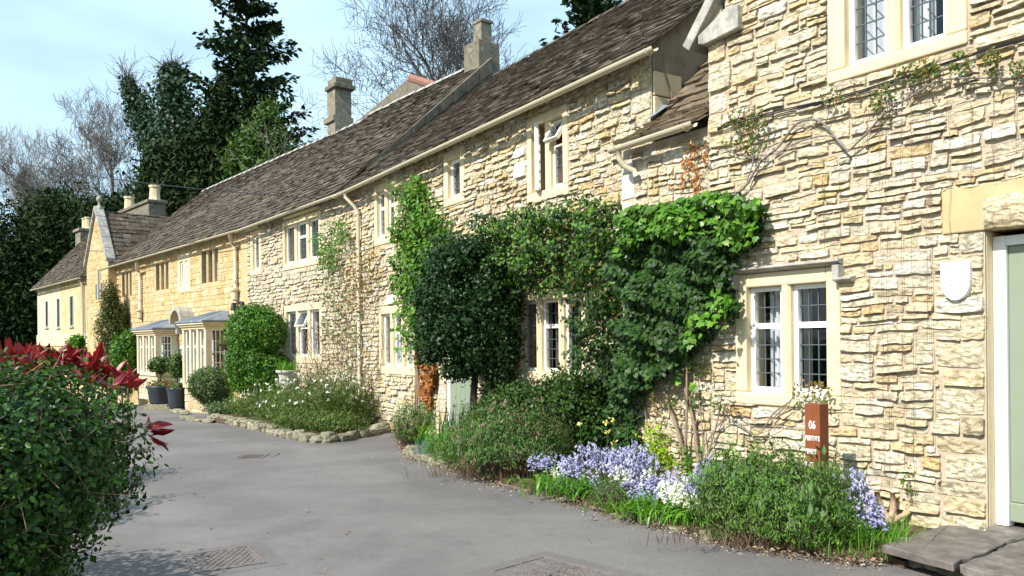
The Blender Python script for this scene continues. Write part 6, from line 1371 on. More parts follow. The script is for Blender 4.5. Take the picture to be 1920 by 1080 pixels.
# nearer bed, from the door path to the right
def bd(u, v, h=.05): return gpx(u, v, h)
mound('shrubby_herb', 'purplish green shrubby herb at the left tip of the nearer bed', 'herb clump', off(bd(768, 836), 0, .2), .30, .30, .62, 'lavender', 2600, .045, 'twig_brown', 420, seed=101, stem_w=.006)
mound('leafy_herb', 'light green leafy perennial beside the white door frame', 'herb clump', off(bd(815, 820), 0, .55), .28, .28, .80, 'herb_bright', 900, .07, 'herb', 200, seed=102, tpl=T_DIA)
t = wpl('iris_clump', 'upright blue green iris leaves in front of the side door', 'iris', off(bd(850, 842), 0, .25)); rng = np.random.default_rng(6); C = rng.normal(0, .13, (80, 3)); C[:, 2] = 0; blades('leaf_blade', C, .62, .020, MT['blade_dark'], t, rng, lean=.25, arch=.2); C = rng.normal(0, .13, (40, 3)); C[:, 2] = 0; blades('stem', C, .5, .014, MT['blue_grass'], t, rng, lean=.3, arch=.3)
t = wpl('strap_leaf_clump', 'broad arching green strap leaves left of the blue grass', 'perennial', off(bd(795, 848), 0, .2)); rng = np.random.default_rng(7); C = rng.normal(0, .08, (26, 3)); C[:, 2] = 0; blades('leaf_blade', C, .55, .035, MT['strap'], t, rng, lean=.6, arch=.9)
t = wpl('blue_grass', 'small tuft of steel blue grass near the rounded edging stones', 'grass tuft', off(bd(800, 858), 0, .1)); rng = np.random.default_rng(8); C = rng.normal(0, .08, (240, 3)); C[:, 2] = 0; blades('leaf_blade', C, .26, .005, MT['blue_grass'], t, rng, lean=.6, arch=.6)
mound('green_cushion', 'fine bright green cushion right of the blue grass', 'herb clump', off(bd(840, 872), 0, .25), .30, .26, .40, 'herb_bright', 3600, .035, 'herb', 200, seed=103, lump=.2)
mound('green_cushion', 'second fine green cushion between iris and lavender', 'herb clump', off(bd(880, 868), 0, .55), .30, .26, .46, 'lavender', 3600, .035, 'herb', 200, seed=113, lump=.2)
mound('lavender', 'wide grey green lavender mound with bare brown lower stems', 'lavender', off(bd(945, 900), 0, .45), .64, .44, .66, 'lavender', 22000, .036, 'twig_brown', 1100, seed=104, lump=.14, zlow=.26, stem_w=.006, spread=.9, stem_len=.62, arch=.25)
mound('lavender', 'smaller lavender mound right behind the wide one under the dark shrub', 'lavender', off(bd(1010, 895), .05, .75), .46, .36, .66, 'lavender', 13000, .036, 'twig_brown', 400, seed=105, lump=.14, zlow=.2, stem_w=.006, spread=.7, stem_len=.6)
t = wpl('woody_debris', 'fan of pale brown dry stems spilling over the lane edge', 'dead twigs', off(bd(930, 898), 0, .12)); rng = np.random.default_rng(9); C = rng.normal(0, 1, (380, 3))*np.array([.36, .07, 0]); blades('stem', C, .17, .006, MT['twig_brown'], t, rng, lean=.9, arch=.1, heading=np.full(380, 2.5))
# strap-leaved clumps of the bluebell bed
def strap(u, v, dy, n, L, lab, seed, sx=.22, mat='strap', w=.018):
    t = wpl('strap_leaf_clump', lab, 'bluebell leaves', off(bd(u, v), 0, dy), 'arching leaf clumps along the bluebell bed'); rng = np.random.default_rng(seed); C = rng.normal(0, 1, (n, 3))*np.array([sx, .10, 0]); blades('leaf_blade', C, L, w, MT[mat], t, rng, lean=.75, arch=1.25, seg=5); return t
strap(1040, 925, .22, 110, .27, 'bright arching leaves at the left end of the bluebells', 11, sx=.20)
strap(1085, 935, .16, 120, .27, 'bright arching leaves left of the grey cushion', 12, sx=.20)
strap(1125, 945, .55, 110, .30, 'darker arching leaves behind the grey cushion', 13, mat='blade_dark')
strap(1215, 972, .16, 150, .26, 'bright arching leaves between grey cushion and white bluebells', 14, sx=.17)
strap(1275, 985, .20, 160, .26, 'bright arching leaves in front of the white bluebells', 15, sx=.18)
strap(1320, 995, .45, 110, .28, 'arching leaves tucked against the big dark shrub', 16, mat='blade_dark')
strap(1170, 955, .50, 110, .30, 'arching leaves in the middle of the bluebell drift', 17, mat='blade_dark')
mound('grey_cushion', 'small grey green cushion plant at the lane edge below the bluebells', 'herb clump', off(bd(1148, 955), 0, .12), .17, .16, .24, 'bush_grey', 2800, .022, 'twig_brown', 160, seed=106, stem_w=.004)
# bluebells
def bell_template(nm, pm, h, seed, spread=.05, nb=14):
    rr = random.Random(seed); V = []; Fc = []; mi = []
    pts = [Vector((.10*(t_**2)*h, 0, h*t_)) for t_ in (0, .3, .6, .8, 1)]
    m = MB().tube(pts, [.004, .0035, .003, .002, .0015], 4)
    ns = len(m.f)
    for i in range(nb):
        f = .56+.44*i/nb; p = Vector((.10*f*f*h, 0, h*f)); a = rr.uniform(0, 6.28); o = Vector((math.cos(a), math.sin(a), 0)); q = p+o*(spread*(1.15-f*.75)*rr.uniform(.6, 1.2))+Vector((0, 0, -.004)); r = .0088*(1.25-.5*f); b_ = len(m.v); d = (o*.7+Vector((0, 0, -.7))).normalized()
        s1 = d.cross(Vector((0, 0, 1))).normalized(); s2_ = d.cross(s1)
        for (rad, dd) in ((.35, -.004), (1, .012), (1.7, .024)):
            for k_ in range(6): w_ = k_*math.pi/3; m.v.append(tuple(q+d*dd+(s1*math.cos(w_)+s2_*math.sin(w_))*r*rad*(1 if rad < 1.5 or k_ % 2 else .8)))
        for j in range(2):
            for k_ in range(6): m.f.append((b_+j*6+k_, b_+j*6+(k_+1) % 6, b_+(j+1)*6+(k_+1) % 6, b_+(j+1)*6+k_))
    me = bpy.data.meshes.new(nm); me.from_pydata(m.v, [], m.f); me.materials.append(MT['blade_dark']); me.materials.append(pm)
    for i, p_ in enumerate(me.polygons): p_.material_index = 0 if i < ns else 1
    me.update(); return me
BB = [bell_template('flower_stem', MT['bluebell'], .36, s_, .055) for s_ in (1, 2, 3)]; WB = [bell_template('flower_stem', MT['white_petal'], .34, s_, .05) for s_ in (4, 5)]
def bells(lab, spots, meshes, n, seed, g='drifts of bluebells in the nearer bed', cat='bluebells', zs=1.0, name='bluebell_drift'):
    rr = random.Random(seed); b0 = gpx(spots[0][0], spots[0][1]+60, .05); t = wpl(name, lab, cat, b0, g); tot = sum(s[4] for s in spots)
    for (u, v, ru, rv, wgt) in spots:
        for _ in range(int(n*wgt/tot)):
            uu = u+rr.gauss(0, ru*.95); vv = v+rr.gauss(0, rv*.7); ve = np.interp(uu, [q_[0] for q_ in bed2_edge], [q_[1] for q_ in bed2_edge]); Y_ = gpx(uu, ve)[1]+.10+max(0, 915-vv)*.0052*rr.uniform(.6, 1.2)+rr.uniform(0, .10); p = at(uu, vv, Y_); h = (p.z-.05)
            if h < .12 or not in_poly([p.x], [p.y], pol)[0]: continue
            sc = max(.45, h/.36)*zs; M = Matrix.Translation((p.x-b0[0], p.y-b0[1], .05-b0[2])) @ Matrix.Rotation(rr.uniform(0, 6.28), 4, 'Z') @ Matrix.Rotation(rr.uniform(0, .25), 4, 'X') @ Matrix.Diagonal((1.12, 1.12, sc, 1))
            inst('flower_stem', rr.choice(meshes), t, M=M)
def shoots(t, base, rx, ry, h, n, seed, mats):
    for i, (mt_, k_, sz, hi) in enumerate(mats):
        r_ = np.random.default_rng(seed+i); P, Nn = blob_pts([(0, 0, h*.32, rx, ry, h*.74)], int(n*k_), r_, (.86, hi), .24, seed=seed, fl=6); m_ = P[:, 2] > .12*h; leaves('shoot', P[m_], Nn[m_], sz, T_NAR, MT[mt_], t, r_, along=Nn[m_]*.5+np.array([0, 0, 1.1]), jit=.5)
for o_ in list(col.objects):
    if o_.name.startswith('lavender') and o_.parent is None and o_.type == 'EMPTY':
        rx_ = .62 if 'wide grey' in o_['label'] else .44; shoots(o_, None, rx_, rx_*.7, .66, 2600*rx_, 300, (('bush_grey', 1.5, .045, 1.12), ('twig_brown', .8, .06, 1.08), ('herb', .8, .05, 1.15)))
bells('leftmost drift of violet bluebells beside the lavender mound', [(1035, 855, 20, 16, 1), (1060, 865, 22, 18, 1)], BB, 36, 1)
bells('densest drift of violet bluebells in the middle of the bed', [(1120, 838, 34, 10, 1.2), (1165, 842, 22, 12, 1.6), (1195, 845, 18, 14, 1.4)], BB, 72, 2)
bells('low drift of blue violet bluebells under the yellow green spurge', [(1210, 895, 26, 16, 1.2), (1235, 905, 20, 12, .8), (1250, 880, 30, 10, .5)], BB, 40, 3)
bells('right drift of bluebells between spurge and the big dark shrub', [(1325, 860, 22, 12, 1), (1345, 880, 18, 20, 1), (1310, 885, 18, 12, .7)], BB, 44, 4)
bells('white bluebells among the violet ones left of the spurge', [(1160, 860, 20, 14, 1), (1060, 880, 12, 12, .5)], WB, 30, 5, cat='white bluebells')
bells('white bluebells in front of the spurge close to the lane', [(1270, 905, 14, 22, 1), (1290, 915, 20, 14, 1), (1255, 895, 8, 12, .5)], WB, 46, 6, cat='white bluebells')
bells('pair of blue flower heads right of the big dark shrub', [(1632, 935, 8, 10, 1), (1655, 950, 14, 8, 1.0)], BB, 8, 7, zs=1.0)
bells('pale lilac spikes behind the big dark shrub', [(1608, 885, 12, 12, 1)], BB, 10, 8)
mound('spurge', 'yellow green spurge among the bluebells', 'spurge', off(bd(1275, 930), .0, .75), .30, .26, .60, 'euphorbia', 2600, .038, 'herb', 160, seed=107, tpl=T_DIA, lump=.2, zlow=.25)
for (u, v, h, s_, lb) in ((1345, 905, .42, 108, 'leafy upright green stem left of the rusty post'), (1378, 900, .46, 109, 'second leafy upright stem nearer the rusty post'), (1305, 890, .48, 118, 'leafy stem between the spurge and the bare climber')):
    t = wpl('lily_stem', lb, 'perennial', off(bd(u, v+60), 0, .35), 'leafy upright stems against the near wall'); rng = np.random.default_rng(s_)
    for q_ in range(3):
        x0_, y0_ = rng.normal(0, .06, 2); MB().tube([(x0_, y0_, 0), (x0_*1.3, y0_, h)], .004, 5).build('stem', MT['blade_dark'], t)
        P = np.stack([np.full(70, x0_*1.2), np.full(70, y0_), rng.uniform(.1, h, 70)], 1); a = rng.uniform(0, 6.28, 70); leaves('foliage', P, np.tile([0, 0, 1.], (70, 1)), .07, T_NAR, MT['herb_bright'], t, rng, along=np.stack([np.cos(a), np.sin(a), np.full(70, .6)], 1), jit=.3)
# daffodil-like pale flowers
for i, (u, v) in enumerate(((1088, 795), (1137, 792), (1150, 788), (1138, 808), (1150, 830))):
    Y_ = 7.5; p = at(u, v, Y_); t = wpl('cream_flower', ['leftmost cream flower head before the dark ivy', 'upper cream flower left of the pale quoin', 'cream flower nearest the pale quoins', 'middle cream flower low before the ivy', 'lowest cream flower above the bluebells'][i], 'flower', (p.x, p.y, .05), 'cream flowers on tall stems before the ivy')
    MB().tube([(0, 0, 0), (.01, 0, (p.z-.05)*.6), (0, 0, p.z-.05)], .003, 4).build('stem', MT['blade_dark'], t); rng = np.random.default_rng(i); leaves('blossom', np.tile([0, 0, p.z-.05], (8, 1))+rng.normal(0, .010, (8, 3)), np.tile([0, -1, .3], (8, 1)), .026, T_DIA, MT['yellow_petal'], t, rng, jit=.5)
# big rosemary-like shrub in four masses
def mass(u, v, dy, rx, ry, h, n, seed, lab, leaf='lavender'):
    t = mound('rosemary_shrub', lab, 'rosemary', off(bd(u, v), 0, dy), rx, ry, h, leaf, int(n*1.7), .027, 'twig_brown', 700, seed=seed, lump=.26, zlow=.10, stem_w=.005, spread=.9, stem_len=.55, arch=.2, group='dark rosemary like shrubs at the rusty post', up=1.1, fl=6)
    r_ = np.random.default_rng(seed+7); k_ = int(n*.14); P, Nn = blob_pts([(0, 0, h*.32, rx, ry, h*.74)], k_, r_, (.85, 1.12), .24, seed=seed, fl=6); m_ = P[:, 2] > .25*h
    leaves('grey_shoot', P[m_], Nn[m_], .036, T_NAR, MT['bush_grey'], t, r_, along=Nn[m_]*.5+np.array([0, 0, 1.1]), jit=.5)
    P, Nn = blob_pts([(0, 0, h*.34, rx*1.02, ry*1.02, h*.80)], 260, r_, (.95, 1.18), .24, seed=seed, fl=6); m_ = P[:, 2] > .35*h
    leaves('young_shoot', P[m_], Nn[m_], .075, T_NAR, MT['lavender'], t, r_, along=Nn[m_]*.4+np.array([0, 0, 1.4]), jit=.3)
    return t
LM('rosemary', [(.05, .125, .015), (.09, .19, .025), (.14, .26, .04), (.055, .08, .04), (.11, .13, .075)], rough=.6, trans=.2)
mass(1412, 1018, .42, .32, .36, .50, 15000, 121, 'left rosemary mound with a bare woody base', 'rosemary')
mass(1480, 1036, .50, .34, .36, .56, 15000, 122, 'middle rosemary mound in front of the rusty post', 'rosemary')
mass(1545, 1040, .34, .33, .32, .50, 15000, 123, 'right rosemary mound close to the lane', 'rosemary')
mass(1595, 1030, .50, .20, .24, .44, 6000, 124, 'small rosemary mound at the paving end', 'rosemary')
t = wpl('woody_debris', 'dead woody twigs under the rosemary along the lane', 'dead twigs', off(bd(1450, 1032), 0, .12)); rng = np.random.default_rng(19); C = rng.normal(0, 1, (220, 3))*np.array([.40, .05, 0]); C[:, 1] += C[:, 0]*-.10; blades('stem', C, .15, .006, MT['twig_brown'], t, rng, lean=1.1, arch=.2)
# right end: thin leaves and grassy tuft
t = wpl('grassy_tuft', 'fine grassy green tuft beside the grey stone slab', 'grass tuft', off(bd(1650, 1035), 0, .18)); rng = np.random.default_rng(20); C = rng.normal(0, 1, (420, 3))*np.array([.15, .13, 0]); blades('leaf_blade', C, .26, .007, MT['strap'], t, rng, lean=.7, arch=.9)
t = wpl('grassy_tuft', 'low green weeds along the foot of the wall left of the slab', 'grass tuft', tuple(near.w(2.95, -.15, .05))); C = rng.normal(0, 1, (300, 3))*np.array([.22, .06, 0]); blades('leaf_blade', C, .13, .007, MT['herb_bright'], t, rng, lean=.8, arch=.9)
t = wpl('reed_leaves', 'few tall dark reed like leaves right of the rusty post', 'iris', off(bd(1615, 1010), 0, .3)); C = rng.normal(0, 1, (7, 3))*np.array([.12, .05, 0]); blades('leaf_blade', C, .72, .018, MT['blade_dark'], t, rng, lean=.18, arch=.1)
t = wpl('sawn_stump', 'short sawn pale shrub stump against the wall by the slab', 'stump', tuple(near.w(3.02, -.14, .03)))
m = MB()
for (p_, r_) in (([(0, 0, -.05), (0, 0, .09), (.02, 0, .12)], [.035, .034, .03]), ([(0, 0, .08), (-.06, 0, .20), (-.09, 0, .31)], [.028, .024, .02]), ([(0, 0, .08), (.04, 0, .18), (.03, 0, .30)], [.028, .022, .019]), ([(.02, 0, .08), (.12, -.02, .14), (.20, 0, .19)], [.024, .02, .016]), ([(-.05, 0, .18), (-.13, 0, .24)], [.018, .012]), ([(.12, 0, .14), (.16, -.02, .24), (.15, -.02, .32)], [.016, .012, .008])): m.tube([Vector(q) for q in p_], r_, 7)
m.build('wood', mat_plain('sawn_wood', (.42, .30, .19), .9, var=.3, sc=25, bs=.6), t, smooth=True)
rng = np.random.default_rng(22); P = rng.normal(0, 1, (90, 3))*np.array([.06, .03, .07])+np.array([.18, -.02, .36]); leaves('foliage', P, np.tile([0, -1, .3], (90, 1)), .03, T_DIA, MT['herb'], t, rng, jit=.8)

# petals and grit along the lane edge, weeds at the foot of the shrubs
P = []
for (a, c) in zip(bed2_edge[1:-1], bed2_edge[2:]):
    for _ in range(26): t_ = rg.random(); u = a[0]+(c[0]-a[0])*t_; v = a[1]+(c[1]-a[1])*t_+abs(rg.normal(4, 9)); P.append(gpx(u, v, .008))
leaves('fallen_petals', np.array(P), np.tile([0, 0, 1.], (len(P), 1)), .016, T_DIA, MT['white_petal'], None, rg, jit=.3)
P = []
for (a, c) in zip(bed2_edge[1:-1], bed2_edge[2:]):
    for _ in range(240): t_ = rg.random(); u = a[0]+(c[0]-a[0])*t_; v = a[1]+(c[1]-a[1])*t_+abs(rg.normal(0, 7)); P.append(gpx(u, v, .006))
for (a, c) in zip(bed1_edge[:-1], bed1_edge[1:]):
    for _ in range(60): t_ = rg.random(); u = a[0]+(c[0]-a[0])*t_; v = a[1]+(c[1]-a[1])*t_+abs(rg.normal(2, 3)); P.append(gpx(u, v, .006))
leaves('grit', np.array(P), np.tile([0, 0, 1.], (len(P), 1)), .014, T_DIA, MT['litter'], None, rg, jit=.5)
t = wpl('weeds', 'thin scatter of small green weeds along the lane edge of the nearer bed', 'weeds', gpx(1300, 1000, .05)); bw_ = gpx(1300, 1000, .05); rng = np.random.default_rng(55); P = []
for (a, c) in zip(bed2_edge[3:-1], bed2_edge[4:]):
    for _ in range(5):
        t_ = rng.random(); u = a[0]+(c[0]-a[0])*t_; v = a[1]+(c[1]-a[1])*t_-rng.uniform(2, 14); q_ = gpx(u, v, .05); k_ = rng.integers(14, 34); P += [(q_[0]+rng.normal(0, .035), q_[1]+rng.normal(0, .03), q_[2]) for _ in range(k_)]
blades('leaf_blade', np.array(P), .08, .007, MT['herb'], t, rng, base=bw_, lean=.8, arch=.9)
# ------------------------------------------------------------------ near left: hedge and red shrub
Hb = (-2.0, 2.9, 0.0)
LOB = [(-1.85, 2.90, 1.08, .435, .46, .365), (-2.09, 2.84, .60, .45, .46, .55), (-2.6, 3.15, .98, .75, .6, .50), (-2.7, 3.2, .45, .8, .7, .6)]
LOB2 = [(-3.25, 1.4, 1.25, 1.1, 1.1, 1.5), (-3.7, 4.3, .75, .9, .8, .66), (-5.0, 6.1, .80, .85, 1.2, .78), (-5.6, 8.0, .75, .8, 1.2, .8)]  # first lobe: unseen bulk added to shade the lower part of the hedge
t = thing('hedge', 'rounded dark green small leaved hedge at the left edge nearest the camera', 'hedge', loc=Hb)
rng = np.random.default_rng(200)
P, Nn = blob_pts(LOB, 165000, rng, (.66, 1.07), .09, seed=3, fl=8)
vis = (P[:, 0]/P[:, 1] > -.72)&(Nn[:, 1] < .55); P = P[vis]; Nn = Nn[vis]; print('hedge leaves', len(P))
leaves('foliage', P, Nn+np.array([0, 0, .3]), .0235, (T_OVAL[0]*np.array([.95, 1, 1]), T_OVAL[1]), MT['hedge'], t, rng, base=Hb, solo=300, solo_pick=lambda Q: (Q[:, 0]/Q[:, 1] > -.62)*1.0+rng.uniform(0, 1, len(Q)), jit=.55)
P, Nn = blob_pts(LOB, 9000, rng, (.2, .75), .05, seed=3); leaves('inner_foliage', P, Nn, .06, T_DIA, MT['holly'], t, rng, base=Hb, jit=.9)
P, Nn = blob_pts(LOB, 30000, rng, (.70, 1.05), .09, seed=3, fl=8); vis = ~((P[:, 0]/P[:, 1] > -.72)&(Nn[:, 1] < .55)); leaves('back_foliage', P[vis], Nn[vis], .042, T_DIA, MT['hedge'], t, rng, base=Hb, jit=.6)
P, Nn = blob_pts(LOB2, 42000, rng, (.6, 1.05), .12, seed=5); leaves('outer_shading_foliage', P, Nn, .055, T_DIA, MT['hedge'], t, rng, base=Hb, jit=.6)
S = []; rr = random.Random(6)
for _ in range(900):
    l = rr.choice(LOB); d = Vector((rr.gauss(0, 1), rr.gauss(0, 1), rr.gauss(0, 1))).normalized(); a = Vector((l[0]+d.x*l[3]*.45, l[1]+d.y*l[4]*.45, l[2]+d.z*l[5]*.45)); b_ = Vector((l[0]+d.x*l[3]*1.0, l[1]+d.y*l[4]*1.0, l[2]+d.z*l[5]*1.0)); k_ = b_+Vector((rr.gauss(0, .05), rr.gauss(0, .05), rr.gauss(0, .04))); mdl = a.lerp(k_, .5)+Vector((rr.gauss(0, .03), rr.gauss(0, .03), rr.gauss(0, .03)))
    S.append((a, mdl, .0032, .0024)); S.append((mdl, k_, .0024, .0012))
for _ in range(190):
    l = rr.choice(LOB[:3]); d = Vector((rr.gauss(0, 1), -abs(rr.gauss(0, 1)), rr.gauss(0, 1))).normalized(); a = Vector((l[0]+d.x*l[3]*.97, l[1]+d.y*l[4]*.97, l[2]+d.z*l[5]*.97)); e = Vector((rr.gauss(0, 1), rr.gauss(0, .3), rr.gauss(.3, .5))).normalized()*rr.uniform(.06, .16); S.append((a-e*.5, a+e*.5, .0022, .0014))
V, q = tubes_np([s[0]-Vector(Hb) for s in S], [s[1]-Vector(Hb) for s in S], [s[2] for s in S], [s[3] for s in S], 4); mesh_np('twig', V, q, mat_plain('hedge_twig', (.20, .13, .08), .9, var=.3, sc=30, bs=.3), t, kind='stuff')
# red leaved shrub behind it
Rb = (-2.2, 3.9, 0); t = thing('red_leaf_shrub', 'glossy crimson leaved shrub rising behind the dark hedge', 'shrub', loc=Rb); rng = np.random.default_rng(210)
heads = [(20, 672, 3.2), (40, 690, 3.1), (55, 660, 3.5), (100, 660, 3.4), (118, 668, 3.3), (140, 672, 3.4), (78, 680, 3.2), (-5, 680, 3.2), (165, 682, 3.3), (192, 690, 3.4), (8, 668, 3.3), (30, 660, 3.5), (48, 672, 3.3), (72, 662, 3.4), (95, 668, 3.5), (60, 690, 3.2), (15, 690, 3.2), (110, 680, 3.4), (130, 690, 3.4), (150, 676, 3.5), (172, 690, 3.4), (182, 672, 3.5), (160, 705, 3.3), (200, 698, 3.4), (215, 690, 3.6), (228, 712, 3.5), (240, 705, 3.7), (205, 715, 3.3), (268, 785, 3.2), (278, 798, 3.25), (-15, 665, 3.4), (120, 700, 3.3), (85, 695, 3.2), (30, 700, 3.2)]
P = []; A = []; Nn = []; sm = MB()
for (u, v, Y_) in heads:
    c = at(u, v+10, Y_); k_ = 7 if u < 245 else 5; base_ = Vector((c.x-.05-.1*rng.random(), c.y+.1, c.z-.5)) if u < 245 else Vector((c.x-.22, c.y+.02, c.z-.10)); sm.tube([base_-Vector(Rb), (base_+Vector(c))*.5-Vector(Rb)+Vector((.02, 0, 0)), Vector(c)-Vector(Rb)], .004, 5)
    for i in range(k_):
        a = rng.uniform(0, 6.28); e = rng.uniform(.15, 1.3) if u < 245 else rng.uniform(-.4, .8); d = np.array([math.cos(a)*math.cos(e), math.sin(a)*math.cos(e)*.7, math.sin(e)])
        if u >= 245: d[0] = abs(d[0])+.4
        P.append(np.array(c)+d*.004+np.array([0, 0, -rng.uniform(0, .03)])); A.append(d*2.2); Nn.append(np.cross(d, np.array([rng.normal(), rng.normal(), rng.normal()])))
P = np.array(P); A = np.array(A); Nn = np.array(Nn); Nn[:, 1] = -abs(Nn[:, 1])
leaves('leaf', P, Nn, .088, T_LAN, MT['red_leaf'], t, rng, base=Rb, solo=400, along=A, jit=.2, sv=.3)
sm.build('stem', MT['vine'], t)


# ------------------------------------------------------------------ rusty post
pb = at(1531, 757, 6.05); t = thing('rusty_post_sign', 'square rusted steel post with white number and three white lines of lettering', 'sign', loc=(pb.x, pb.y, 0), rz=R(38))
hp = pb.z; s_ = .062
post = MB().box(-s_, s_, -s_, s_, -.2, hp).build('post', MT['corten'], t, bevel=.004)
def text(body, size, parent, M, mat, name='lettering', ext=.0015, bold=0.0, sx=1.0):
    c = bpy.data.curves.new(name, 'FONT'); c.body = body; c.size = size; c.extrude = ext; c.offset = bold; c.align_x = 'LEFT'; c.materials.append(mat); o0 = bpy.data.objects.new(name, c); col.objects.link(o0); dg = bpy.context.evaluated_depsgraph_get(); me = bpy.data.meshes.new_from_object(o0.evaluated_get(dg)); bpy.data.objects.remove(o0); o = bpy.data.objects.new(name, me); link(o, parent); o.matrix_local = M @ Matrix.Diagonal((sx, 1, 1, 1)); return o
# left face (local -x) carries the writing
def face(y, z): return Matrix(((0, 0, -1, -s_-.001), (-1, 0, 0, y), (0, 1, 0, z), (0, 0, 0, 1)))
text('06', .085, t, face(.028, hp-.185), MT['letter'], name='number', bold=.0015, sx=.66)
for i, (wd, z) in enumerate(((.108, .275), (.09, .375), (.06, .475))):
    rr = random.Random(i); mm = MB(); y = .055
    while y > .055-wd:
        w_ = rr.uniform(.008, .012); h_ = .036
        mm.box(-s_-.004, -s_-.001, y-.003, y, hp-z, hp-z+h_).box(-s_-.004, -s_-.001, y-w_, y-.003, hp-z+(h_-.008), hp-z+h_)
        if rr.random() < .7: mm.box(-s_-.004, -s_-.001, y-w_, y-.003, hp-z, hp-z+.007)
        if rr.random() < .6: mm.box(-s_-.0041, -s_-.001, y-w_*.9, y-.003, hp-z+.014, hp-z+.022)
        y -= w_+.003
    mm.build('lettering', MT['letter'], t, kind='stuff')

# ------------------------------------------------------------------ covers in the lane
def cover(c, px_corner, label, seed, style):
    P = [Vector(gpx(u, v)) for u, v in px_corner]; ctr = (P[0]+P[2])/2; ax_ = (P[1]-P[0]); L = ax_.length; ay = (P[3]-P[0]); W_ = ay.length; ang = math.atan2(ax_.y, ax_.x)
    t = thing('manhole_cover', label, 'manhole cover', loc=(ctr.x, ctr.y, G(ctr.x, ctr.y)), rz=ang, group='iron covers set in the lane'); a, b_ = L/2, W_/2
    MB().box(-a-.12, a+.12, -b_-.10, b_+.10, -.05, .002).build('surround', MT['patch'], t)
    fr_ = MB().box(-a, a, -b_, -b_+.022, -.03, .010).box(-a, a, b_-.022, b_, -.03, .010).box(-a, -a+.022, -b_+.022, b_-.022, -.03, .010).box(a-.022, a, -b_+.022, b_-.022, -.03, .010).build('frame', MT['iron_cover'], t, bevel=.002)
    MB().box(-a+.026, a-.026, -b_+.026, b_-.026, -.03, .0055).build('plate', MT['iron_cover'], t)
    m = MB()
    if style == 'bars':
        nx = 15; ny = 11
        for i in range(nx):
            for j in range(ny):
                x = -a+.05+(2*a-.1)*(i+.5)/nx; y = -b_+.05+(2*b_-.1)*(j+.5)/ny
                r_ = R(45 if (i+j) % 2 else -45); m.box(-.014, .014, -.0045, .0045, .005, .0095, M=Matrix.Translation((x, y, 0)) @ Matrix.Rotation(r_, 4, 'Z'))
    else:
        for cx_ in (-a*.5, a*.5):
            for ring in range(1, 6):
                n_ = 5+ring*5
                for i in range(n_):
                    w_ = 2*math.pi*i/n_; x, y = cx_+ring*.038*math.cos(w_), ring*.038*math.sin(w_)
                    if abs(y) < b_-.04 and abs(x) < a-.04 and abs(x) > .02: m.box(-.012, .012, -.005, .005, .005, .0105, M=Matrix.Translation((x, y, 0)) @ Matrix.Rotation(w_, 4, 'Z'))
        m.box(-.006, .006, -b_+.03, b_-.03, .005, .0108)
        for sx in (-1, 1): m.lathe([(.022, .005), (.022, .0112), (.014, .0112), (.014, .005)], 12, (sx*(a-.06), 0, 0))
    m.build('raised_pattern', MT['iron_cover'], t, kind='stuff')
cover(None, [(370, 1076), (505, 1056), (462, 1025), (338, 1043)], 'worn pinkish rectangular cover with raised bars at the lower left', 1, 'bars')
cover(None, [(1045, 1115), (1148, 1080), (1040, 1046), (938, 1062)], 'cover with two raised rosettes at the bottom of the photo', 2, 'rosette')
cover(None, [(446, 861), (500, 860), (496, 853), (444, 854)], 'furthest small iron cover in the middle of the lane', 3, 'bars')

# ------------------------------------------------------------------ stone slabs at the door
t = thing('stone_paving', 'large worn purple grey stone slabs on rubble in front of the green door', 'paving', M=near.M)
def slabpoly(px, h, th, seed, name='slab'):
    rr = random.Random(seed); P = []
    W_ = [gpx(u, v, h) for u, v in px]; n = len(W_)
    for i in range(n):
        a, c = Vector(W_[i]), Vector(W_[(i+1) % n]); 
        for k_ in range(6): q = a.lerp(c, k_/6); P.append((q.x+rr.uniform(-.008, .008), q.y+rr.uniform(-.008, .008)))
    Mi = near.M.inverted(); L = [Mi @ Vector((p[0], p[1], 0)) for p in P]; m = MB(); n = len(L)
    m.v = [(p.x, p.y, h+rr.uniform(-.003, .003)) for p in L]+[(p.x*1.0+rr.uniform(-.006, .006), p.y+rr.uniform(-.004, .008), h-th) for p in L]
    m.f = [tuple(range(n))]+[(i, n+i, n+(i+1) % n, (i+1) % n) for i in range(n)]
    return m.build(name, MT['slab'], t, bevel=.008)
slabpoly([(1655, 1022), (1785, 1056), (1850, 1034), (1885, 1016), (1920, 1008), (1990, 1012), (1900, 997), (1780, 984), (1760, 987)], .145, .05, 1)
slabpoly([(1797, 1058), (1905, 1092), (2060, 1080), (2080, 1040), (1995, 1016), (1920, 1012), (1888, 1020), (1855, 1037)], .140, .05, 2)
slabpoly([(1910, 1096), (2000, 1140), (2200, 1100), (2070, 1082)], .12, .05, 3)
rng = np.random.default_rng(31); Mi = near.M.inverted()
for (u, v) in ((1662, 1040), (1690, 1052), (1720, 1062), (1750, 1070), (1780, 1078), (1810, 1086), (1850, 1096), (1890, 1108), (1705, 1040), (1760, 1055), (1840, 1075), (1930, 1105), (1675, 1030)):
    p = Mi @ Vector(gpx(u, v-2, .03)); V, q = rock_np((p.x, p.y+.10, .045), (rng.uniform(.06, .12), rng.uniform(.08, .14), rng.uniform(.035, .055)), rng, rot=rng.uniform(-.4, .4)); mesh_np('rubble_stone', V, q, MT['edging'], t, tint=np.full(len(V), rng.uniform(0, 1)))
MB().box(2.75, 6.5, -.78, .0, -.05, .085).build('rubble_base', MT['soil'], t)

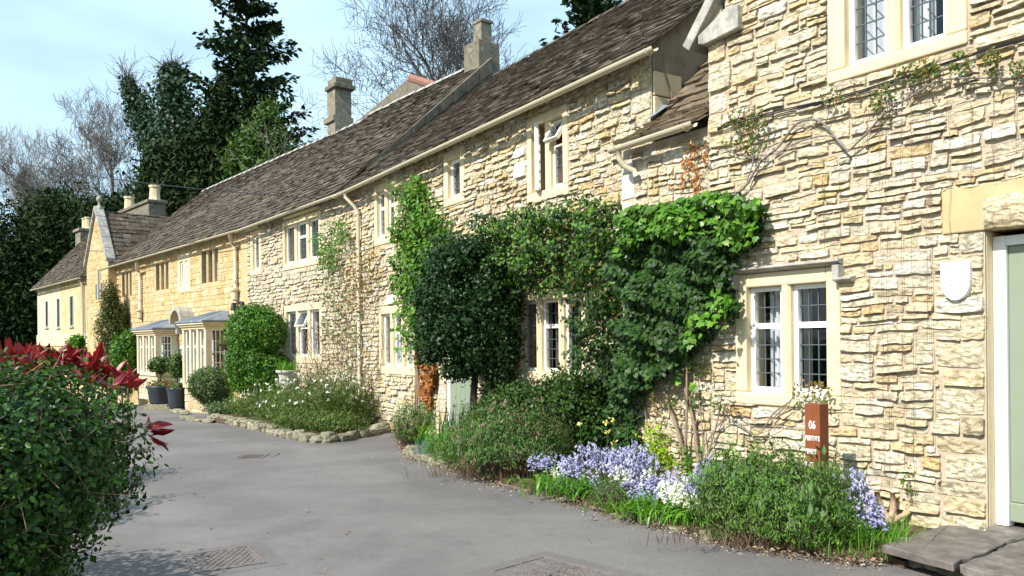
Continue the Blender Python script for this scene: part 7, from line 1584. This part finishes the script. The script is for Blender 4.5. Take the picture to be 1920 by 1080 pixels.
# ------------------------------------------------------------------ wires
t = thing('wire_trellis', 'rusty wire grid fixed to the pale wall right of the hooded window', 'trellis', M=near.M); rr = random.Random(3)
for (u, vt, vb) in ((1605, 200, 470), (1625, 195, 880), (1648, 175, 890), (1660, 200, 930), (1688, 170, 880), (1707, 165, 930), (1735, 160, 640), (1742, 155, 850), (1778, 150, 480), (1820, 145, 340), (1860, 140, 335), (1903, 140, 330), (1545, 300, 470), (1575, 300, 470)):
    pts = []
    for k_ in range(10):
        v = vt+(vb-vt)*k_/9; x, z = near.px(u+rr.uniform(-2.5, 2.5)+(v-vt)*.012, v, -.05); pts.append((x, -.052+rr.uniform(-.006, .004), z))
    MB().tube(pts, .0016, 4).build('wire', MT['twig_wire'] if 'twig_wire' in MT else MT.setdefault('twig_wire', mat_plain('rusted_wire', (.15, .07, .04), .8, bs=0)), t)
for v in list(range(235, 700, 38)):
    x0_, z0_ = near.px(1600, v+12, -.05); x1_, _ = near.px(1750 if v > 330 else 1915, v, -.05); z0_ = near.px(1600, v+12+0, -.05)[1]; pts = [(x0_+(x1_-x0_)*k_/8, -.055+rr.uniform(-.004, .004), z0_+rr.uniform(-.012, .012)) for k_ in range(9)]; MB().tube(pts, .0011, 4).build('wire', MT['twig_wire'], t)
t = thing('wall_cable', 'thin black cables running along the near wall under the upper window', 'cable', M=near.M)
for k_, off_ in enumerate((0, 5)):
    pts = []
    for (u, v) in ((1345, 240), (1400, 222), (1470, 205), (1540, 190), (1620, 168), (1700, 142), (1790, 112), (1850, 92), (1925, 72)): x, z = near.px(u, v+off_*(.2+.8*((u*7+k_*3) % 5)/5), -.045); pts.append((x, -.045-.004*k_, z))
    MB().tube(pts, .006, 5).build('cable', MT['iron'], t)
t = thing('overhead_wire', 'black overhead wire from the left edge to the gutter of the second cottage', 'wire', loc=(0, 0, 0))
A_ = at(-60, 284, 30); B_ = s2.w(s2.px(600, 378, -.3)[0]+.2, -.28, gut2(SL)); pts = []
a1 = at(190, 337, 24); 
for k_ in range(21): f = k_/20; p = A_.lerp(B_, f); p.z -= .95*4*f*(1-f)*.25; pts.append(p)
MB().tube(pts, .012, 5).build('wire', MT['iron'], t)
